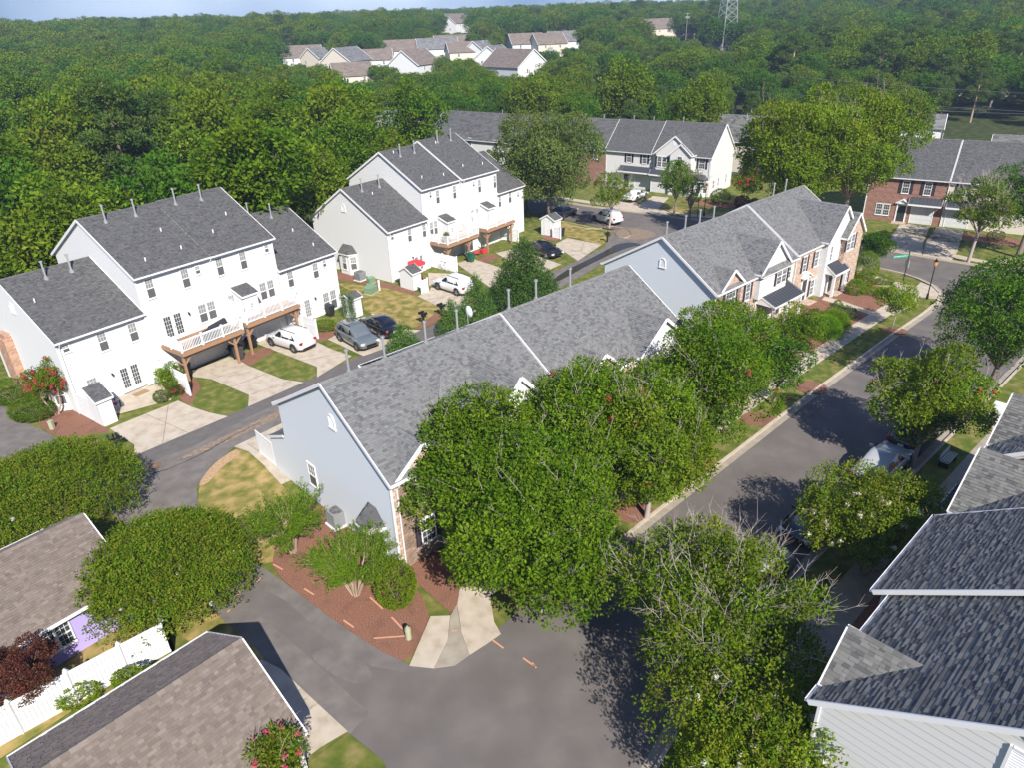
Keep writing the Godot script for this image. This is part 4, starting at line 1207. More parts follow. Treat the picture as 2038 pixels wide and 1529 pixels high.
	sheet("sidewalk", band(sl.slice(2, 20), 1.95, 3.35), M.concrete, 0.125, 0.12)
	sheet("front_yard", band(sl.slice(2, 20), 3.35, 8.6), M.mulch, 0.10, 0.1)
	sheet("mulch_bed", [-5.9, -27.9, -3.3, -24.9, -1.3, -26.4, 2.0, -29.6, 6.5, -34.0, 10.5, -37.6, 15.0, -41.9, 11.7, -44.1, 2.9, -36.0], M.mulch, 0.057)
	sheet("verge", band(sl.slice(28), 0.16, 1.35), M.lawn_dry, 0.12, 0.12)
	sheet("sidewalk", band(sl.slice(28), 1.35, 2.75), M.concrete, 0.125, 0.12)
	sheet("corner_ramp", [37.4, -70.2, 39.2, -67.5, 40.1, -66.0, 41.3, -67.3, 41.7, -66.0, 41.3, -64.0, 40.7, -62.7, 39.2, -63.5, 37.3, -61.2, 34.5, -59.0, 33.4, -60.0, 36.2, -62.6, 37.2, -65.4, 36.0, -69.0], M.concrete, 0.129, 0.12)
	sheet("mulch_bed", soft([29.2, -62.4, 31.6, -64.6, 34.6, -67.6, 36.6, -68.8, 37.4, -66.6, 36.8, -63.4, 34.6, -61.0, 33.0, -60.2, 31.0, -61.2]), M.mulch, 0.122, 0.1)
	sheet("front_walk", [30.4, -64.2, 31.4, -63.2, 33.5, -59.4, 32.9, -58.8, 30.9, -62.0, 29.8, -63.4], M.concrete, 0.128)
	sheet("front_walk", [21.4, -54.4, 22.2, -55.0, 24.5, -51.3, 23.9, -50.5], M.concrete, 0.128)
	sheet("front_walk", [26.4, -58.0, 27.2, -58.6, 28.8, -55.3, 28.1, -54.6], M.concrete, 0.128)
	for s in [[21.9, -45.9, 1.3], [32.9, -55.6, 1.0], [16.6, -41.6, 1.2], [11.0, -36.4, 1.4], [6.4, -32.0, 1.3]]:
		var r := []
		for k in 10:
			r.append(s[0] + cos(TAU * k / 10) * s[2] * rf(0.85, 1.1)); r.append(s[1] + sin(TAU * k / 10) * s[2] * 0.8)
		sheet("mulch_ring", r, M.mulch, 0.132)
	# the concrete apron on the near corner, in slabs
	sheet("corner_apron", [-4.88, -21.88, -3.8, -21.7, -3.3, -23.2, -3.28, -24.7, -4.2, -24.7], M.concrete, 0.06, 0.06)
	sheet("corner_apron", [-3.79, -21.7, -2.9, -21.82, -2.3, -22.36, -2.7, -23.6, -3.0, -25.4, -3.26, -24.7, -3.29, -23.2], M.concrete_grey, 0.058, 0.06)
	sheet("corner_apron", [-2.29, -22.36, -1.6, -22.9, -0.9, -23.5, -1.2, -24.2, -1.5, -26.4, -2.9, -26.6, -2.98, -25.4, -2.69, -23.6], M.concrete, 0.06, 0.06)
	sheet("sidewalk", band([-0.4, -24.2, 3.8, -27.9, 8.0, -32.0], 2.0, 3.4), M.concrete, 0.127, 0.12)
	# lawns and beds round the near house
	sheet("dry_lawn", soft([-18.3, -40.1, -17.5, -39.8, -15.6, -37.6, -13.2, -34.5, -12.3, -31.2, -12.75, -28.4, -15.4, -30.2, -18.5, -33.8, -19.4, -36.0, -19.3, -38.4], 1), M.lawn_dry, 0.045, 0.05)
	sheet("bare_soil", soft([-18.5, -40.3, -19.4, -38.4, -19.5, -36.0, -18.9, -36.2, -18.7, -38.0, -17.9, -39.6]), M.rust_soil, 0.049)
	sheet("mulch_bed", soft([-12.7, -28.2, -13.1, -30.4, -12.6, -33.0, -11.2, -34.0, -6.0, -28.2, -4.2, -25.0, -4.5, -23.6, -4.95, -22.0, -6.5, -22.9, -9.5, -25.3], 1), M.mulch, 0.055, 0.06)
	for s in [[-12.74, -28.69, -12.12, -28.26], [-10.67, -26.82, -10.08, -26.37], [-8.29, -24.64, -7.71, -24.16], [-6.68, -23.47, -5.27, -23.54], [-6.04, -24.72, -5.38, -23.92], [-7.27, -26.07, -6.53, -25.26], [-11.85, -31.88, -11.03, -31.33]]:
		paint(s, 0.059)
	for s in [[-13.9, -26.39, -13.85, -26.77], [-14.0, -25.39, -13.89, -25.66], [-13.2, -27.4, -13.05, -27.75], [-1.28, -23.13, -0.78, -22.64], [0.06, -22.07, 0.59, -21.57], [0.45, -21.8, 0.62, -21.5], [-3.15, -23.73, -2.88, -23.76]]:
		paint(s, 0.066)
	# drives, patios, grass and beds of the left row
	sheet("patio", [-31.0, -46.6, -29.9, -44.9, -25.8, -47.6, -27.8, -50.4, -30.5, -48.3], M.concrete, 0.10, 0.08)
	sheet("driveway", [-28.49, -43.5, -25.21, -47.36, -23.76, -46.29, -22.08, -45.31, -20.52, -44.66, -25.04, -39.78, -25.68, -41.18], M.concrete, 0.042)
	sheet("mulch_bed", soft([-35.2, -46.6, -32.6, -48.4, -31.4, -46.0, -28.6, -43.5, -28.3, -42.9, -31.6, -42.4, -34.0, -44.3]), M.mulch, 0.045, 0.04)
	sheet("grass_strip", [-31.2, -42.4, -28.2, -43.0, -25.75, -41.2, -25.2, -40.0, -26.9, -40.3], M.lawn, 0.042)
	sheet("mulch_bed", soft([-26.6, -50.4, -25.3, -51.3, -24.0, -49.0, -23.7, -46.5, -25.1, -47.4]), M.mulch, 0.046, 0.04)
	sheet("grass_strip", soft([-24.3, -48.7, -23.7, -50.7, -20.01, -47.74, -19.45, -45.9, -20.6, -44.75, -22.1, -45.35, -23.9, -46.65], 1), M.lawn, 0.050, 0.04)
	sheet("driveway", [-26.3, -52.3, -24.0, -55.1, -23.2, -54.6, -21.65, -53.1, -18.1, -50.4, -16.3, -49.75, -19.5, -46.05, -20.02, -47.9, -24.0, -50.9, -25.6, -51.4], M.concrete, 0.044)
	sheet("mulch_bed", soft([-23.5, -55.0, -21.4, -57.0, -20.2, -56.0, -21.3, -53.1, -22.4, -53.8]), M.mulch, 0.046, 0.04)
	sheet("grass_strip", soft([-21.6, -53.1, -20.4, -56.0, -15.93, -52.5, -15.48, -50.5, -16.19, -49.95, -18.06, -50.4], 1), M.lawn, 0.052, 0.04)
	sheet("driveway", [-22.9, -58.1, -20.4, -60.6, -17.1, -57.6, -15.4, -55.9, -13.4, -54.4, -15.45, -50.55, -15.9, -52.5, -20.3, -56.0], M.concrete, 0.043)
	sheet("mulch_bed", soft([-17.4, -57.7, -19.2, -60.4, -18.2, -61.4, -15.5, -59.5, -16.2, -58.0]), M.mulch, 0.046, 0.04)
	sheet("grass_strip", [-16.8, -57.5, -16.2, -58.1, -12.4, -54.3, -13.5, -54.8], M.lawn, 0.050)
	sheet("driveway", [-16.2, -58.1, -15.6, -59.6, -14.7, -63.0, -10.8, -60.1, -8.1, -59.5, -10.5, -56.0, -12.4, -54.3], M.concrete, 0.045)
	sheet("dry_lawn", soft([-18.4, -73.4, -15.75, -72.4, -12.36, -71.3, -9.34, -68.4, -6.75, -65.1, -6.75, -63.9, -8.4, -60.4, -9.7, -60.1, -11.1, -61.9, -13.0, -63.6, -14.3, -65.4, -15.1, -69.2, -17.9, -72.4], 1), M.lawn_dry, 0.047, 0.04)
	sheet("mulch_bed", soft([-6.9, -64.0, -5.7, -64.2, -5.5, -63.0, -8.1, -59.6, -8.7, -60.0]), M.mulch, 0.052)
	sheet("mulch_bed", soft([-19.5, -77.9, -16.8, -75.2, -12.5, -72.6, -8.9, -69.0, -9.7, -68.8, -13.9, -72.0, -17.1, -73.7, -18.7, -74.4]), M.mulch, 0.055, 0.05)
	sheet("driveway", [-9.3, -68.4, -8.2, -70.1, -8.1, -70.9, -6.6, -70.4, -3.8, -67.8, -2.4, -65.7, -5.75, -63.6, -6.75, -65.1], M.concrete, 0.045)
	sheet("patio", [-8.9, -75.8, -6.9, -75.4, -5.0, -74.6, -6.9, -71.2, -8.4, -71.6], M.concrete, 0.048, 0.04)
	sheet("driveway", [-6.0, -79.0, -4.0, -80.4, 1.6, -73.9, -1.8, -70.0], M.concrete, 0.043)
	sheet("mulch_bed", soft([-3.8, -80.3, -1.6, -82.2, -0.8, -80.6, -2.4, -78.4]), M.mulch, 0.046)
	sheet("driveway", [-1.4, -82.4, 1.0, -84.0, 6.0, -77.2, 3.0, -73.4], M.concrete, 0.041)
	sheet("driveway", [5.7, -85.0, 7.6, -87.8, 11.5, -84.4, 8.0, -78.3], M.concrete, 0.044)
	sheet("dry_lawn", [7.6, -95.7, 12.3, -89.8, 12.8, -87.7, 11.6, -84.3, 7.7, -88.3, 6.4, -91.0], M.lawn_dry, 0.046)
	sheet("mulch_bed", soft([4.0, -88.6, 6.2, -91.4, 7.4, -88.4, 5.8, -86.2]), M.mulch, 0.049)
	sheet("sidewalk", soft([6.4, -95.2, 11.6, -91.0, 13.6, -93.0, 15.6, -91.2, 15.9, -88.4, 14.8, -86.6, 13.7, -87.9, 13.9, -89.3, 12.0, -91.6, 7.0, -96.6], 1), M.concrete, 0.12, 0.12)
	sheet("mulch_ring", soft([11.9, -92.4, 14.4, -91.6, 13.7, -90.7]), M.mulch, 0.126)
	# behind the middle row
	sheet("driveway", [-18.7, -40.5, -16.3, -43.4, -11.0, -38.8, -14.6, -35.6, -15.9, -38.0, -17.5, -39.8], M.concrete, 0.043)
	for k in 3:
		var p := spot("C", 8.0 + k * 5.5, 11.3); var q := spot("C", 11.8 + k * 5.5, 11.3); var r := spot("C", 12.4 + k * 5.5, 16.4); var s := spot("C", 8.2 + k * 5.5, 16.8)
		sheet("driveway", [p.x, p.z, q.x, q.z, r.x, r.z, s.x, s.z], M.concrete, 0.041 + 0.001 * k)
	# across the side street
	sheet("driveway", [16.1, -106.2, 21.2, -110.4, 21.7, -109.8, 19.1, -104.0, 20.0, -98.6, 15.3, -102.2], M.concrete, 0.05, 0.05)
	sheet("driveway", [19.5, -104.4, 22.4, -109.2, 24.6, -107.8, 21.8, -101.4, 22.6, -96.6, 20.0, -98.5, 19.3, -103.0], M.concrete, 0.052, 0.05)
	sheet("mulch_bed", soft([25.5, -105.6, 28.0, -106.0, 31.8, -104.0, 36.0, -106.0, 33.0, -99.6, 28.4, -101.6]), M.mulch, 0.05)
	sheet("mulch_ring", soft([21.9, -98.7, 23.9, -98.2, 23.9, -96.9]), M.mulch, 0.054)
	sheet("sidewalk", band(CROSS_FAR, 1.5, 2.8), M.concrete, 0.048, 0.04)
	sheet("dry_lawn", band(CROSS_FAR.slice(4, 16), 2.8, 5.5), M.lawn_dry, 0.040, 0.03)
	sheet("driveway", [49.7, -88.4, 51.0, -88.8, 53.0, -87.3, 48.7, -80.7, 45.9, -75.8, 42.9, -78.5], M.concrete, 0.056, 0.05)
	sheet("driveway", [53.7, -87.1, 55.8, -84.8, 50.7, -77.2, 47.9, -73.6, 45.9, -75.7, 48.8, -80.5], M.concrete, 0.058, 0.05)
	sheet("mulch_bed", soft([52.6, -81.2, 55.8, -84.4, 60.5, -80.5, 58.4, -77.6]), M.mulch, 0.054)
	# right of the street
	sheet("verge", band(STREET_RIGHT, 0.16, 1.6), M.lawn, 0.10, 0.1)
	sheet("sidewalk", band(STREET_RIGHT, 1.6, 3.2), M.concrete_grey, 0.105, 0.1)
	sheet("front_yard", band(STREET_RIGHT, 3.2, 6.5), M.mulch, 0.09, 0.08)
	# bottom left: the garage apron and the dry strip
	sheet("dry_lawn", soft([-15.6, -26.8, -14.77, -25.52, -11.34, -22.64, -11.58, -22.3, -13.2, -22.2, -16.4, -24.6, -18.6, -28.6], 1), M.lawn_dry, 0.045)
	sheet("dry_lawn", [-20.5, -25.6, -17.0, -24.0, -16.0, -23.4, -20.4, -18.0, -23.5, -19.5], M.lawn_dry, 0.043)
	sheet("apron", [-11.5, -22.5, -10.48, -21.92, -8.28, -19.93, -6.97, -18.76, -7.9, -18.1, -9.0, -17.0, -12.2, -21.2], M.concrete, 0.05)
	sheet("grass_strip", [-6.95, -18.7, -5.44, -17.5, -4.6, -16.2, -8.0, -14.5, -9.2, -16.6], M.lawn, 0.047)
	for s in [[-26.9, -45.5, -22.4, -42.4], [-25.7, -46.8, -23.7, -41.0], [-24.0, -50.9, -21.3, -52.9], [-21.9, -49.3, -19.7, -51.6], [-19.9, -47.9, -17.3, -50.2], [-19.0, -59.1, -16.9, -57.6], [-17.4, -53.8, -14.2, -55.0], [-20.2, -56.1, -18.6, -57.9], [-13.0, -58.6, -11.2, -60.2], [-14.2, -56.4, -12.2, -58.0], [-7.9, -67.3, -5.4, -68.9], [-6.6, -65.1, -4.4, -67.0], [-30.4, -46.2, -27.2, -48.7], [6.9, -83.2, 9.4, -80.9], [8.6, -81.6, 9.6, -86.0], [-17.9, -40.8, -14.9, -38.0], [-16.3, -42.0, -13.0, -38.4]]:
		m = MB.new()  # saw-cut joints
		m.beam(Vector3(s[0], 0.054, s[1]), Vector3(s[2], 0.054, s[3]), 0.03, 0.01)
		struct("concrete_joint", m, M.joint)
	for k in 20:
		var sw := V2(offset_line(sl.slice(2, 20), 1.95)); var se := V2(offset_line(sl.slice(2, 20), 3.35))
		var q := k * 8.0 / 20.0; var i0 := int(q); var f0 := q - i0
		var a0 := sw[i0].lerp(sw[i0 + 1], f0); var b0 := se[i0].lerp(se[i0 + 1], f0)
		m = MB.new()
		m.beam(Vector3(a0.x, 0.128, a0.y), Vector3(b0.x, 0.128, b0.y), 0.03, 0.008)
		struct("concrete_joint", m, M.joint)
	# pieces of other roads among the trees
	sheet("road", [-62, -76, -48, -84, -30, -96, -27, -92, -46, -80, -60, -71.5], M.asphalt_old, 0.05)
	sheet("field", [66, -135, 120, -118, 128, -140, 72, -152], M.field, 0.05)

func paint(s: Array, y: float) -> void:
	var m := MB.new()
	var a := Vector2(s[0], s[1]); var b := Vector2(s[2], s[3])
	var t := (b - a).normalized(); var w := Vector2(-t.y, t.x) * 0.042
	m.poly(PackedVector2Array([a - w, b - w, b + w, a + w]), y)
	struct("paint_mark", m, M.orange_paint)

# ---------------------------------------------------------------- trees and shrubs
func dir3() -> Vector3:
	var z := rf(-1, 1); var a := rf(0, TAU); var r := sqrt(1.0 - z * z)
	return Vector3(r * cos(a), z, r * sin(a))

func leaves(lobes: Array, count: int, len: float, wide: float, tones: Array, o := {}) -> MB:
	# lobes: [centre, radius, squash]; each carries sprigs of leaves on and inside its shell, facing outwards, up and every way between
	var per: int = o.get("sprig", 6)  # leaves of a sprig
	var spread: float = o.get("spread", 0.16)
	var up: float = o.get("up", 0.35)
	var along: float = o.get("along", 0.0)  # sprigs drawn out along their axis
	var inner: float = o.get("inner", 0.72)
	var low: float = o.get("low", -0.75)
	var m := MB.new()
	var total := 0.0
	for l in lobes:
		total += l[1] * l[1]
	var nmax := count + lobes.size() * per
	m.v.resize(nmax * 4); m.n.resize(nmax * 4); m.c.resize(nmax * 4); m.ix.resize(nmax * 6)
	var i := 0
	for l in lobes:
		var n := int(count * l[1] * l[1] / total / per)
		var tint := rf(0.84, 1.16)
		var warm := rf(-0.1, 0.12)
		var c: Vector3 = l[0]
		var r: float = l[1]
		var sq: float = l[2] if l.size() > 2 else 0.8
		for k in n:
			var d := dir3()
			if d.y < low:
				d.y = -d.y
			var rr := r * (inner + (1.08 - inner) * sqrt(rng.randf()))
			var p := c + Vector3(d.x, d.y * sq, d.z) * rr
			var axis := (d + Vector3.UP * up + dir3() * 0.5).normalized()
			var t: Color = tones[rng.randi() % tones.size()]
			var f := tint * rf(0.84, 1.16)
			var col := Color(t.r * f * (1.0 + warm), t.g * f, t.b * f)
			for q in per:
				if i >= nmax:
					break
				var e := dir3()
				var a := (axis * 0.55 + e).normalized()  # the way the leaf points
				var lp := p + e * spread * rf(0.3, 1.0) + axis * along * (float(q) / per)
				var nn := (d * 0.55 + Vector3.UP * 0.5 + dir3() * 0.75)
				var s := a.cross(nn).normalized()
				nn = s.cross(a)
				var L := len * rf(0.7, 1.2); var W := wide * rf(0.7, 1.2) * 0.5
				var b := i * 4
				m.v[b] = lp; m.v[b + 1] = lp + a * L * 0.45 + s * W; m.v[b + 2] = lp + a * L; m.v[b + 3] = lp + a * L * 0.45 - s * W
				m.n[b] = nn; m.n[b + 1] = nn; m.n[b + 2] = nn; m.n[b + 3] = nn
				var g := rf(0.88, 1.12)
				var cc := Color(col.r * g, col.g * g, col.b * g)
				m.c[b] = cc; m.c[b + 1] = cc; m.c[b + 2] = cc; m.c[b + 3] = cc
				var x := i * 6
				m.ix[x] = b; m.ix[x + 1] = b + 2; m.ix[x + 2] = b + 1; m.ix[x + 3] = b; m.ix[x + 4] = b + 3; m.ix[x + 5] = b + 2
				i += 1
	m.v.resize(i * 4); m.n.resize(i * 4); m.c.resize(i * 4); m.ix.resize(i * 6)
	return m

func lobes_round(c: Vector3, rx: float, ry: float, rz: float, n: int, size := 0.36, flat := 0.8, lift := 0.15) -> Array:
	# uneven clumps spread over and through an ellipsoid
	var o := []
	for k in n:
		var t := (k + 0.5) / n
		var z := 1.0 - 2.0 * t
		var a := k * 2.39996 + rf(-0.5, 0.5)
		var s := sqrt(1 - z * z)
		var d := Vector3(cos(a) * s, z * 0.9 + lift, sin(a) * s)
		var rr := rf(0.42, 0.86)
		var r := size * rf(0.65, 1.3) * (rx + ry + rz) / 3
		o.append([c + Vector3(d.x * rx, d.y * ry, d.z * rz) * rr, r, flat * rf(0.75, 1.15)])
	o.append([c, 0.5 * minf(rx, ry), 0.9])
	return o

func limbs(base: Vector3, fork: float, lobes: Array, r0: float, stems := 1, twigs := 0, twig_len := 0.5) -> MB:
	# trunk (or several stems) with a limb to most clumps and, if asked, bare twigs beyond them
	var m := MB.new()
	var feet := []
	for s in stems:
		var a := TAU * s / stems + rf(-0.3, 0.3)
		var foot := base + (Vector3(cos(a), 0, sin(a)) * r0 * 1.1 if stems > 1 else Vector3.ZERO)
		var top := base + Vector3(cos(a), 0, sin(a)) * (fork * 0.42 if stems > 1 else 0.06 * fork) + Vector3.UP * fork
		var mid := foot.lerp(top, 0.5) + Vector3(rf(-.12, .12), 0, rf(-.12, .12)) * (1.0 if stems > 1 else 0.6)
		var rr := r0 * (0.55 if stems > 1 else 1.0)
		m.tube([foot + Vector3.DOWN * 0.1, foot + Vector3.UP * 0.15, mid, top], [rr * 1.35, rr, rr * 0.85, rr * 0.7], 8, false)
		feet.append([top, rr * 0.68])
	for l in lobes:
		var best: Array = feet[0]
		for f in feet:
			if (f[0] as Vector3).distance_to(l[0]) < (best[0] as Vector3).distance_to(l[0]):
				best = f
		var p: Vector3 = best[0]; var q: Vector3 = l[0]
		var d := q - p
		var bow := p + d * 0.5 + Vector3.UP * d.length() * 0.08 + Vector3(rf(-.2, .2), rf(-.1, .2), rf(-.2, .2)) * d.length() * 0.3
		var r: float = best[1] * rf(0.4, 0.62)
		m.tube([p, bow, q], [r, r * 0.6, r * 0.22], 5, false)
		for t in 3:
			var e := q + dir3() * float(l[1]) * rf(0.5, 0.95)
			m.tube([bow.lerp(q, rf(0.3, 0.9)), e], [r * 0.25, 0.006], 3, false)
		for t in twigs:
			var d2 := ((q - base).normalized() + dir3() * 0.8 + Vector3.UP * 0.2).normalized()
			var s := q + dir3() * float(l[1]) * 0.5
			var e := s + d2 * (float(l[1]) * rf(0.7, 1.1) + twig_len * rf(0.4, 1.0))
			var k := s.lerp(e, 0.55) + dir3() * 0.12
			m.tube([s, k, e], [0.016, 0.01, 0.004], 3, false)
			for b in 4:
				var u := k.lerp(e, rf(0.0, 0.9))
				m.tube([u, u + (d2 + dir3() * 0.9) * twig_len * rf(0.25, 0.6)], [0.007, 0.003], 3, false)
	return m

func plant(called: String, label: String, cat: String, at: Vector3, trunk: MB, bark: Material, crown: MB, group := "") -> Node3D:
	var o := thing(called, label, cat, at, 0.0, group)
	if trunk:
		obj("trunk", trunk, bark, o)
	obj("crown", crown, M.leaf, o)
	return o

func blooms(o: Node3D, lobes: Array, n: int, size: float, mat: Material, tone: Color, high := 0.1) -> void:
	# loose heads of small petals at the tips
	var m := MB.new()
	for k in n:
		var l: Array = lobes[rng.randi() % lobes.size()]
		var d := dir3()
		d.y = maxf(d.y, high)
		d = d.normalized()
		var c: Vector3 = l[0] + Vector3(d.x, d.y * (l[2] if l.size() > 2 else 0.8), d.z) * float(l[1]) * 1.08
		for q in 26:
			var e := dir3()
			m.col = tone * rf(0.75, 1.2)
			var p := c + Vector3(e.x, e.y * 1.3, e.z) * size * rf(0.2, 1.0)
			var a := dir3() * size * 0.42; var b := a.cross(e).normalized() * size * 0.36
			m.quad(p - a, p + b, p + a, p - b)
	obj("blossoms", m, mat, o)

const GREEN := [[0.105, 0.194, 0.009], [0.131, 0.222, 0.011], [0.087, 0.166, 0.008], [0.163, 0.253, 0.013], [0.113, 0.201, 0.009]]
const BRIGHT := [[0.166, 0.247, 0.013], [0.140, 0.219, 0.011], [0.201, 0.270, 0.019], [0.121, 0.200, 0.010]]
const PALE := [[.150, .205, .050], [.120, .175, .036], [.180, .235, .070], [.105, .155, .028]]
const DEEP := [[0.055, 0.127, 0.009], [0.068, 0.148, 0.010], [0.046, 0.109, 0.009], [0.083, 0.164, 0.012]]
const OLIVE := [[0.171, 0.231, 0.014], [0.133, 0.217, 0.011], [0.209, 0.253, 0.018], [0.114, 0.210, 0.009], [0.152, 0.197, 0.016]]
const PINE := [[0.060, 0.106, 0.022], [0.074, 0.122, 0.024], [0.050, 0.092, 0.022], [0.090, 0.131, 0.026]]
const CEDAR := [[0.072, 0.143, 0.030], [0.091, 0.169, 0.034], [0.058, 0.124, 0.028], [0.111, 0.182, 0.036]]
const WINE := [[.125, .040, .030], [.155, .056, .038], [.095, .032, .028], [.175, .085, .045]]

func tones(a: Array, f := 1.0) -> Array:
	var o := []
	for t in a:
		o.append(Color(t[0] * f, t[1] * f, t[2] * f))
	return o

func cone_lobes(h: float, r: float, n: int, y0 := 0.0, p := 0.8) -> Array:
	var o := []
	for k in n:
		var t := float(k) / n
		var y := y0 + (h - y0) * t
		var rr := r * pow(1.0 - t, p)
		var a := k * 2.39996
		o.append([Vector3(cos(a) * rr * 0.62, y + 0.1, sin(a) * rr * 0.62), maxf(0.18, rr * 0.52 + 0.12), 1.15])
	return o

func hedge_ball(called: String, label: String, at: Vector3, rx: float, ry: float, rz: float, tn: Array, count: int, group := "", leaf := 0.07) -> Node3D:
	var l := [[Vector3(0, ry, 0), 1.0, 1.0]]
	var ms := (rx + ry + rz) / 3
	var m := leaves(l, count, leaf * 1.3 / ms, leaf * 0.75 / ms, tones(tn), {"inner": 0.93, "spread": 0.05, "up": 0.1, "low": -0.98})
	var core := MB.new()
	for i in m.v.size():
		var q := m.v[i] - Vector3(0, ry, 0)
		# the clipped shape: an ellipsoid a little squared off
		m.v[i] = Vector3(q.x * rx, ry + q.y * ry, q.z * rz)
	for k in 9:
		var a := TAU * k / 9
		core.tube([Vector3(0, 0.02, 0), Vector3(cos(a) * rx * 0.4, ry * 0.9, sin(a) * rz * 0.4), Vector3(cos(a) * rx * 0.8, ry * 1.3, sin(a) * rz * 0.8)], [0.03, 0.018, 0.006], 4, false)
	return plant(called, label, "shrub", at, core, M.bark, m, group)

func build_near_plants() -> void:
	var gt := "street trees before the middle row"
	# five big broadleaved trees between the middle row and the street
	var specs := [
		["large dense green tree hiding the brick corner of the near house", -1.4, -28.9, 5.2, 4.1, 4.1, 3.8, 30, 52000, 7],
		["broad low green tree overhanging the concrete corner apron", 1.0, -24.9, 4.3, 4.6, 3.6, 4.1, 30, 52000, 8],
		["green street tree with grey bare twigs before the white cross gable", 3.7, -32.2, 5.8, 4.1, 3.9, 4.0, 26, 44000, 18],
		["green street tree with scattered red leaf tufts at the middle of the kerb", 7.2, -31.4, 4.6, 3.9, 3.6, 3.9, 26, 44000, 12],
		["rounded green street tree reaching out over the sunlit kerb", 10.5, -35.4, 5.8, 4.2, 4.0, 4.1, 26, 44000, 10],
		["thin-crowned street tree in front of the long porch roof", 13.8, -43.0, 5.8, 3.9, 2.9, 3.7, 18, 22000, 12],
	]
	var i := 0
	for s in specs:
		rng.seed = 100 + i
		var lb := lobes_round(Vector3(0, s[3], 0), s[4], s[5], s[6], s[7], 0.36, 0.75)
		var tw: int = s[9]
		var tr := limbs(Vector3.ZERO, s[3] * 0.42, lb, 0.17, 1, tw / 3, 0.6)
		var cr := leaves(lb, s[8], 0.17, 0.10, tones(GREEN if i != 3 else BRIGHT, 1.0), {"sprig": 6, "spread": 0.15, "up": 0.5})
		var o := plant("street_tree", s[0], "tree", Vector3(s[1], 0, s[2]), tr, M.twig, cr, gt)
		if i >= 2 and i <= 4:
			blooms(o, lb, 9, 0.13, M.leaf, Color(.42, .09, .035), 0.3)
		i += 1
	rng.seed = 120
	var lb := lobes_round(Vector3(0, 3.3, 0), 1.9, 2.2, 1.9, 14, 0.4, 0.85)
	plant("street_tree", "slim dark street tree in a mulch ring on the verge", "tree", Vector3(18.3, 0, -43.4), limbs(Vector3.ZERO, 1.7, lb, 0.13), M.bark, leaves(lb, 13000, 0.16, 0.10, tones(DEEP, 1.25)), gt)
	rng.seed = 121
	lb = lobes_round(Vector3(0, 2.8, 0), 1.9, 1.5, 1.9, 15, 0.33, 0.6)
	plant("young_tree", "young yellow-green tree with a pale stem in a mulch ring", "tree", Vector3(32.9, 0, -56.1), limbs(Vector3.ZERO, 1.5, lb, 0.05), M.twig, leaves(lb, 7000, 0.15, 0.09, tones(OLIVE, 1.35)))
	# the half-bare tree in the lower right
	rng.seed = 122
	lb = lobes_round(Vector3(0, 4.4, 0), 4.5, 2.8, 4.5, 44, 0.24, 0.85)
	plant("ailing_tree", "sparse tree with many bare grey branches over the street's near end", "tree", Vector3(7.4, 0, -20.3), limbs(Vector3.ZERO, 1.5, lb, 0.19, 1, 6, 0.85), M.twig, leaves(lb, 34000, 0.15, 0.09, tones(BRIGHT, 0.88), {"spread": 0.17, "inner": 0.5, "up": 0.9}))
	# crape myrtles in flower: long leafy shoots with white heads
	crape("crape myrtle with white flower heads at the bottom edge of the picture", Vector3(8.0, 0, -15.6), 3.6, 4.0, 34, 42000, 95, Color(.74, .72, .66), 130)
	crape("crape myrtle with cream flowers beside the dark roofs and parked car", Vector3(17.0, 0, -26.6), 3.5, 4.1, 32, 40000, 130, Color(.72, .66, .56), 131)
	rng.seed = 132
	lb = lobes_round(Vector3(0, 4.6, 0), 3.3, 3.1, 3.3, 24, 0.34, 0.8)
	var o := plant("street_tree", "bright green tree with red leaf tufts over parked cars", "tree", Vector3(24.1, 0, -35.6), limbs(Vector3.ZERO, 1.8, lb, 0.15, 1, 3, 0.6), M.twig, leaves(lb, 30000, 0.17, 0.10, tones(BRIGHT)))
	blooms(o, lb, 8, 0.13, M.leaf, Color(.45, .10, .04), 0.4)
	rng.seed = 133
	lb = lobes_round(Vector3(0, 6.2, 0), 4.9, 4.6, 4.9, 34, 0.34, 0.8)
	plant("street_tree", "large dark green tree at the right edge beyond the parked cars", "tree", Vector3(33.4, 0, -43.6), limbs(Vector3.ZERO, 2.4, lb, 0.22), M.bark, leaves(lb, 40000, 0.19, 0.10, tones(DEEP, 1.35)))
	rng.seed = 134
	lb = lobes_round(Vector3(0, 6.0, 0), 3.8, 3.6, 3.8, 14, 0.28, 0.6)
	plant("street_tree", "thin spreading tree with bare upper branches before the cream house", "tree", Vector3(49.4, 0, -73.0), limbs(Vector3.ZERO, 3.2, lb, 0.19, 1, 7, 1.2), M.twig, leaves(lb, 9000, 0.24, 0.13, tones(BRIGHT, .85)))
	rng.seed = 135
	lb = lobes_round(Vector3(0, 6.4, 0), 4.4, 4.2, 4.4, 18, 0.36, 0.7)
	plant("street_tree", "dark tree with thick trunk at the right edge by the driveway lawn", "tree", Vector3(55.6, 0, -74.3), limbs(Vector3.ZERO, 3.4, lb, 0.3), M.bark, leaves(lb, 16000, 0.24, 0.13, tones(DEEP, 1.2)))
	rng.seed = 136
	lb = lobes_round(Vector3(0, 2.4, 0), 1.9, 1.5, 1.9, 14, 0.36, 0.7)
	plant("crape_myrtle", "small dark multi-stemmed tree by the brick corner house", "tree", Vector3(38.7, 0, -72.6), limbs(Vector3.ZERO, 1.1, lb, 0.1, 5), M.bark, leaves(lb, 9000, 0.17, 0.10, tones(DEEP, 1.05)))
	# two very large pale trees
	rng.seed = 137
	lb = lobes_round(Vector3(0, 11.0, 0), 6.9, 6.6, 6.4, 44, 0.27, 0.7)
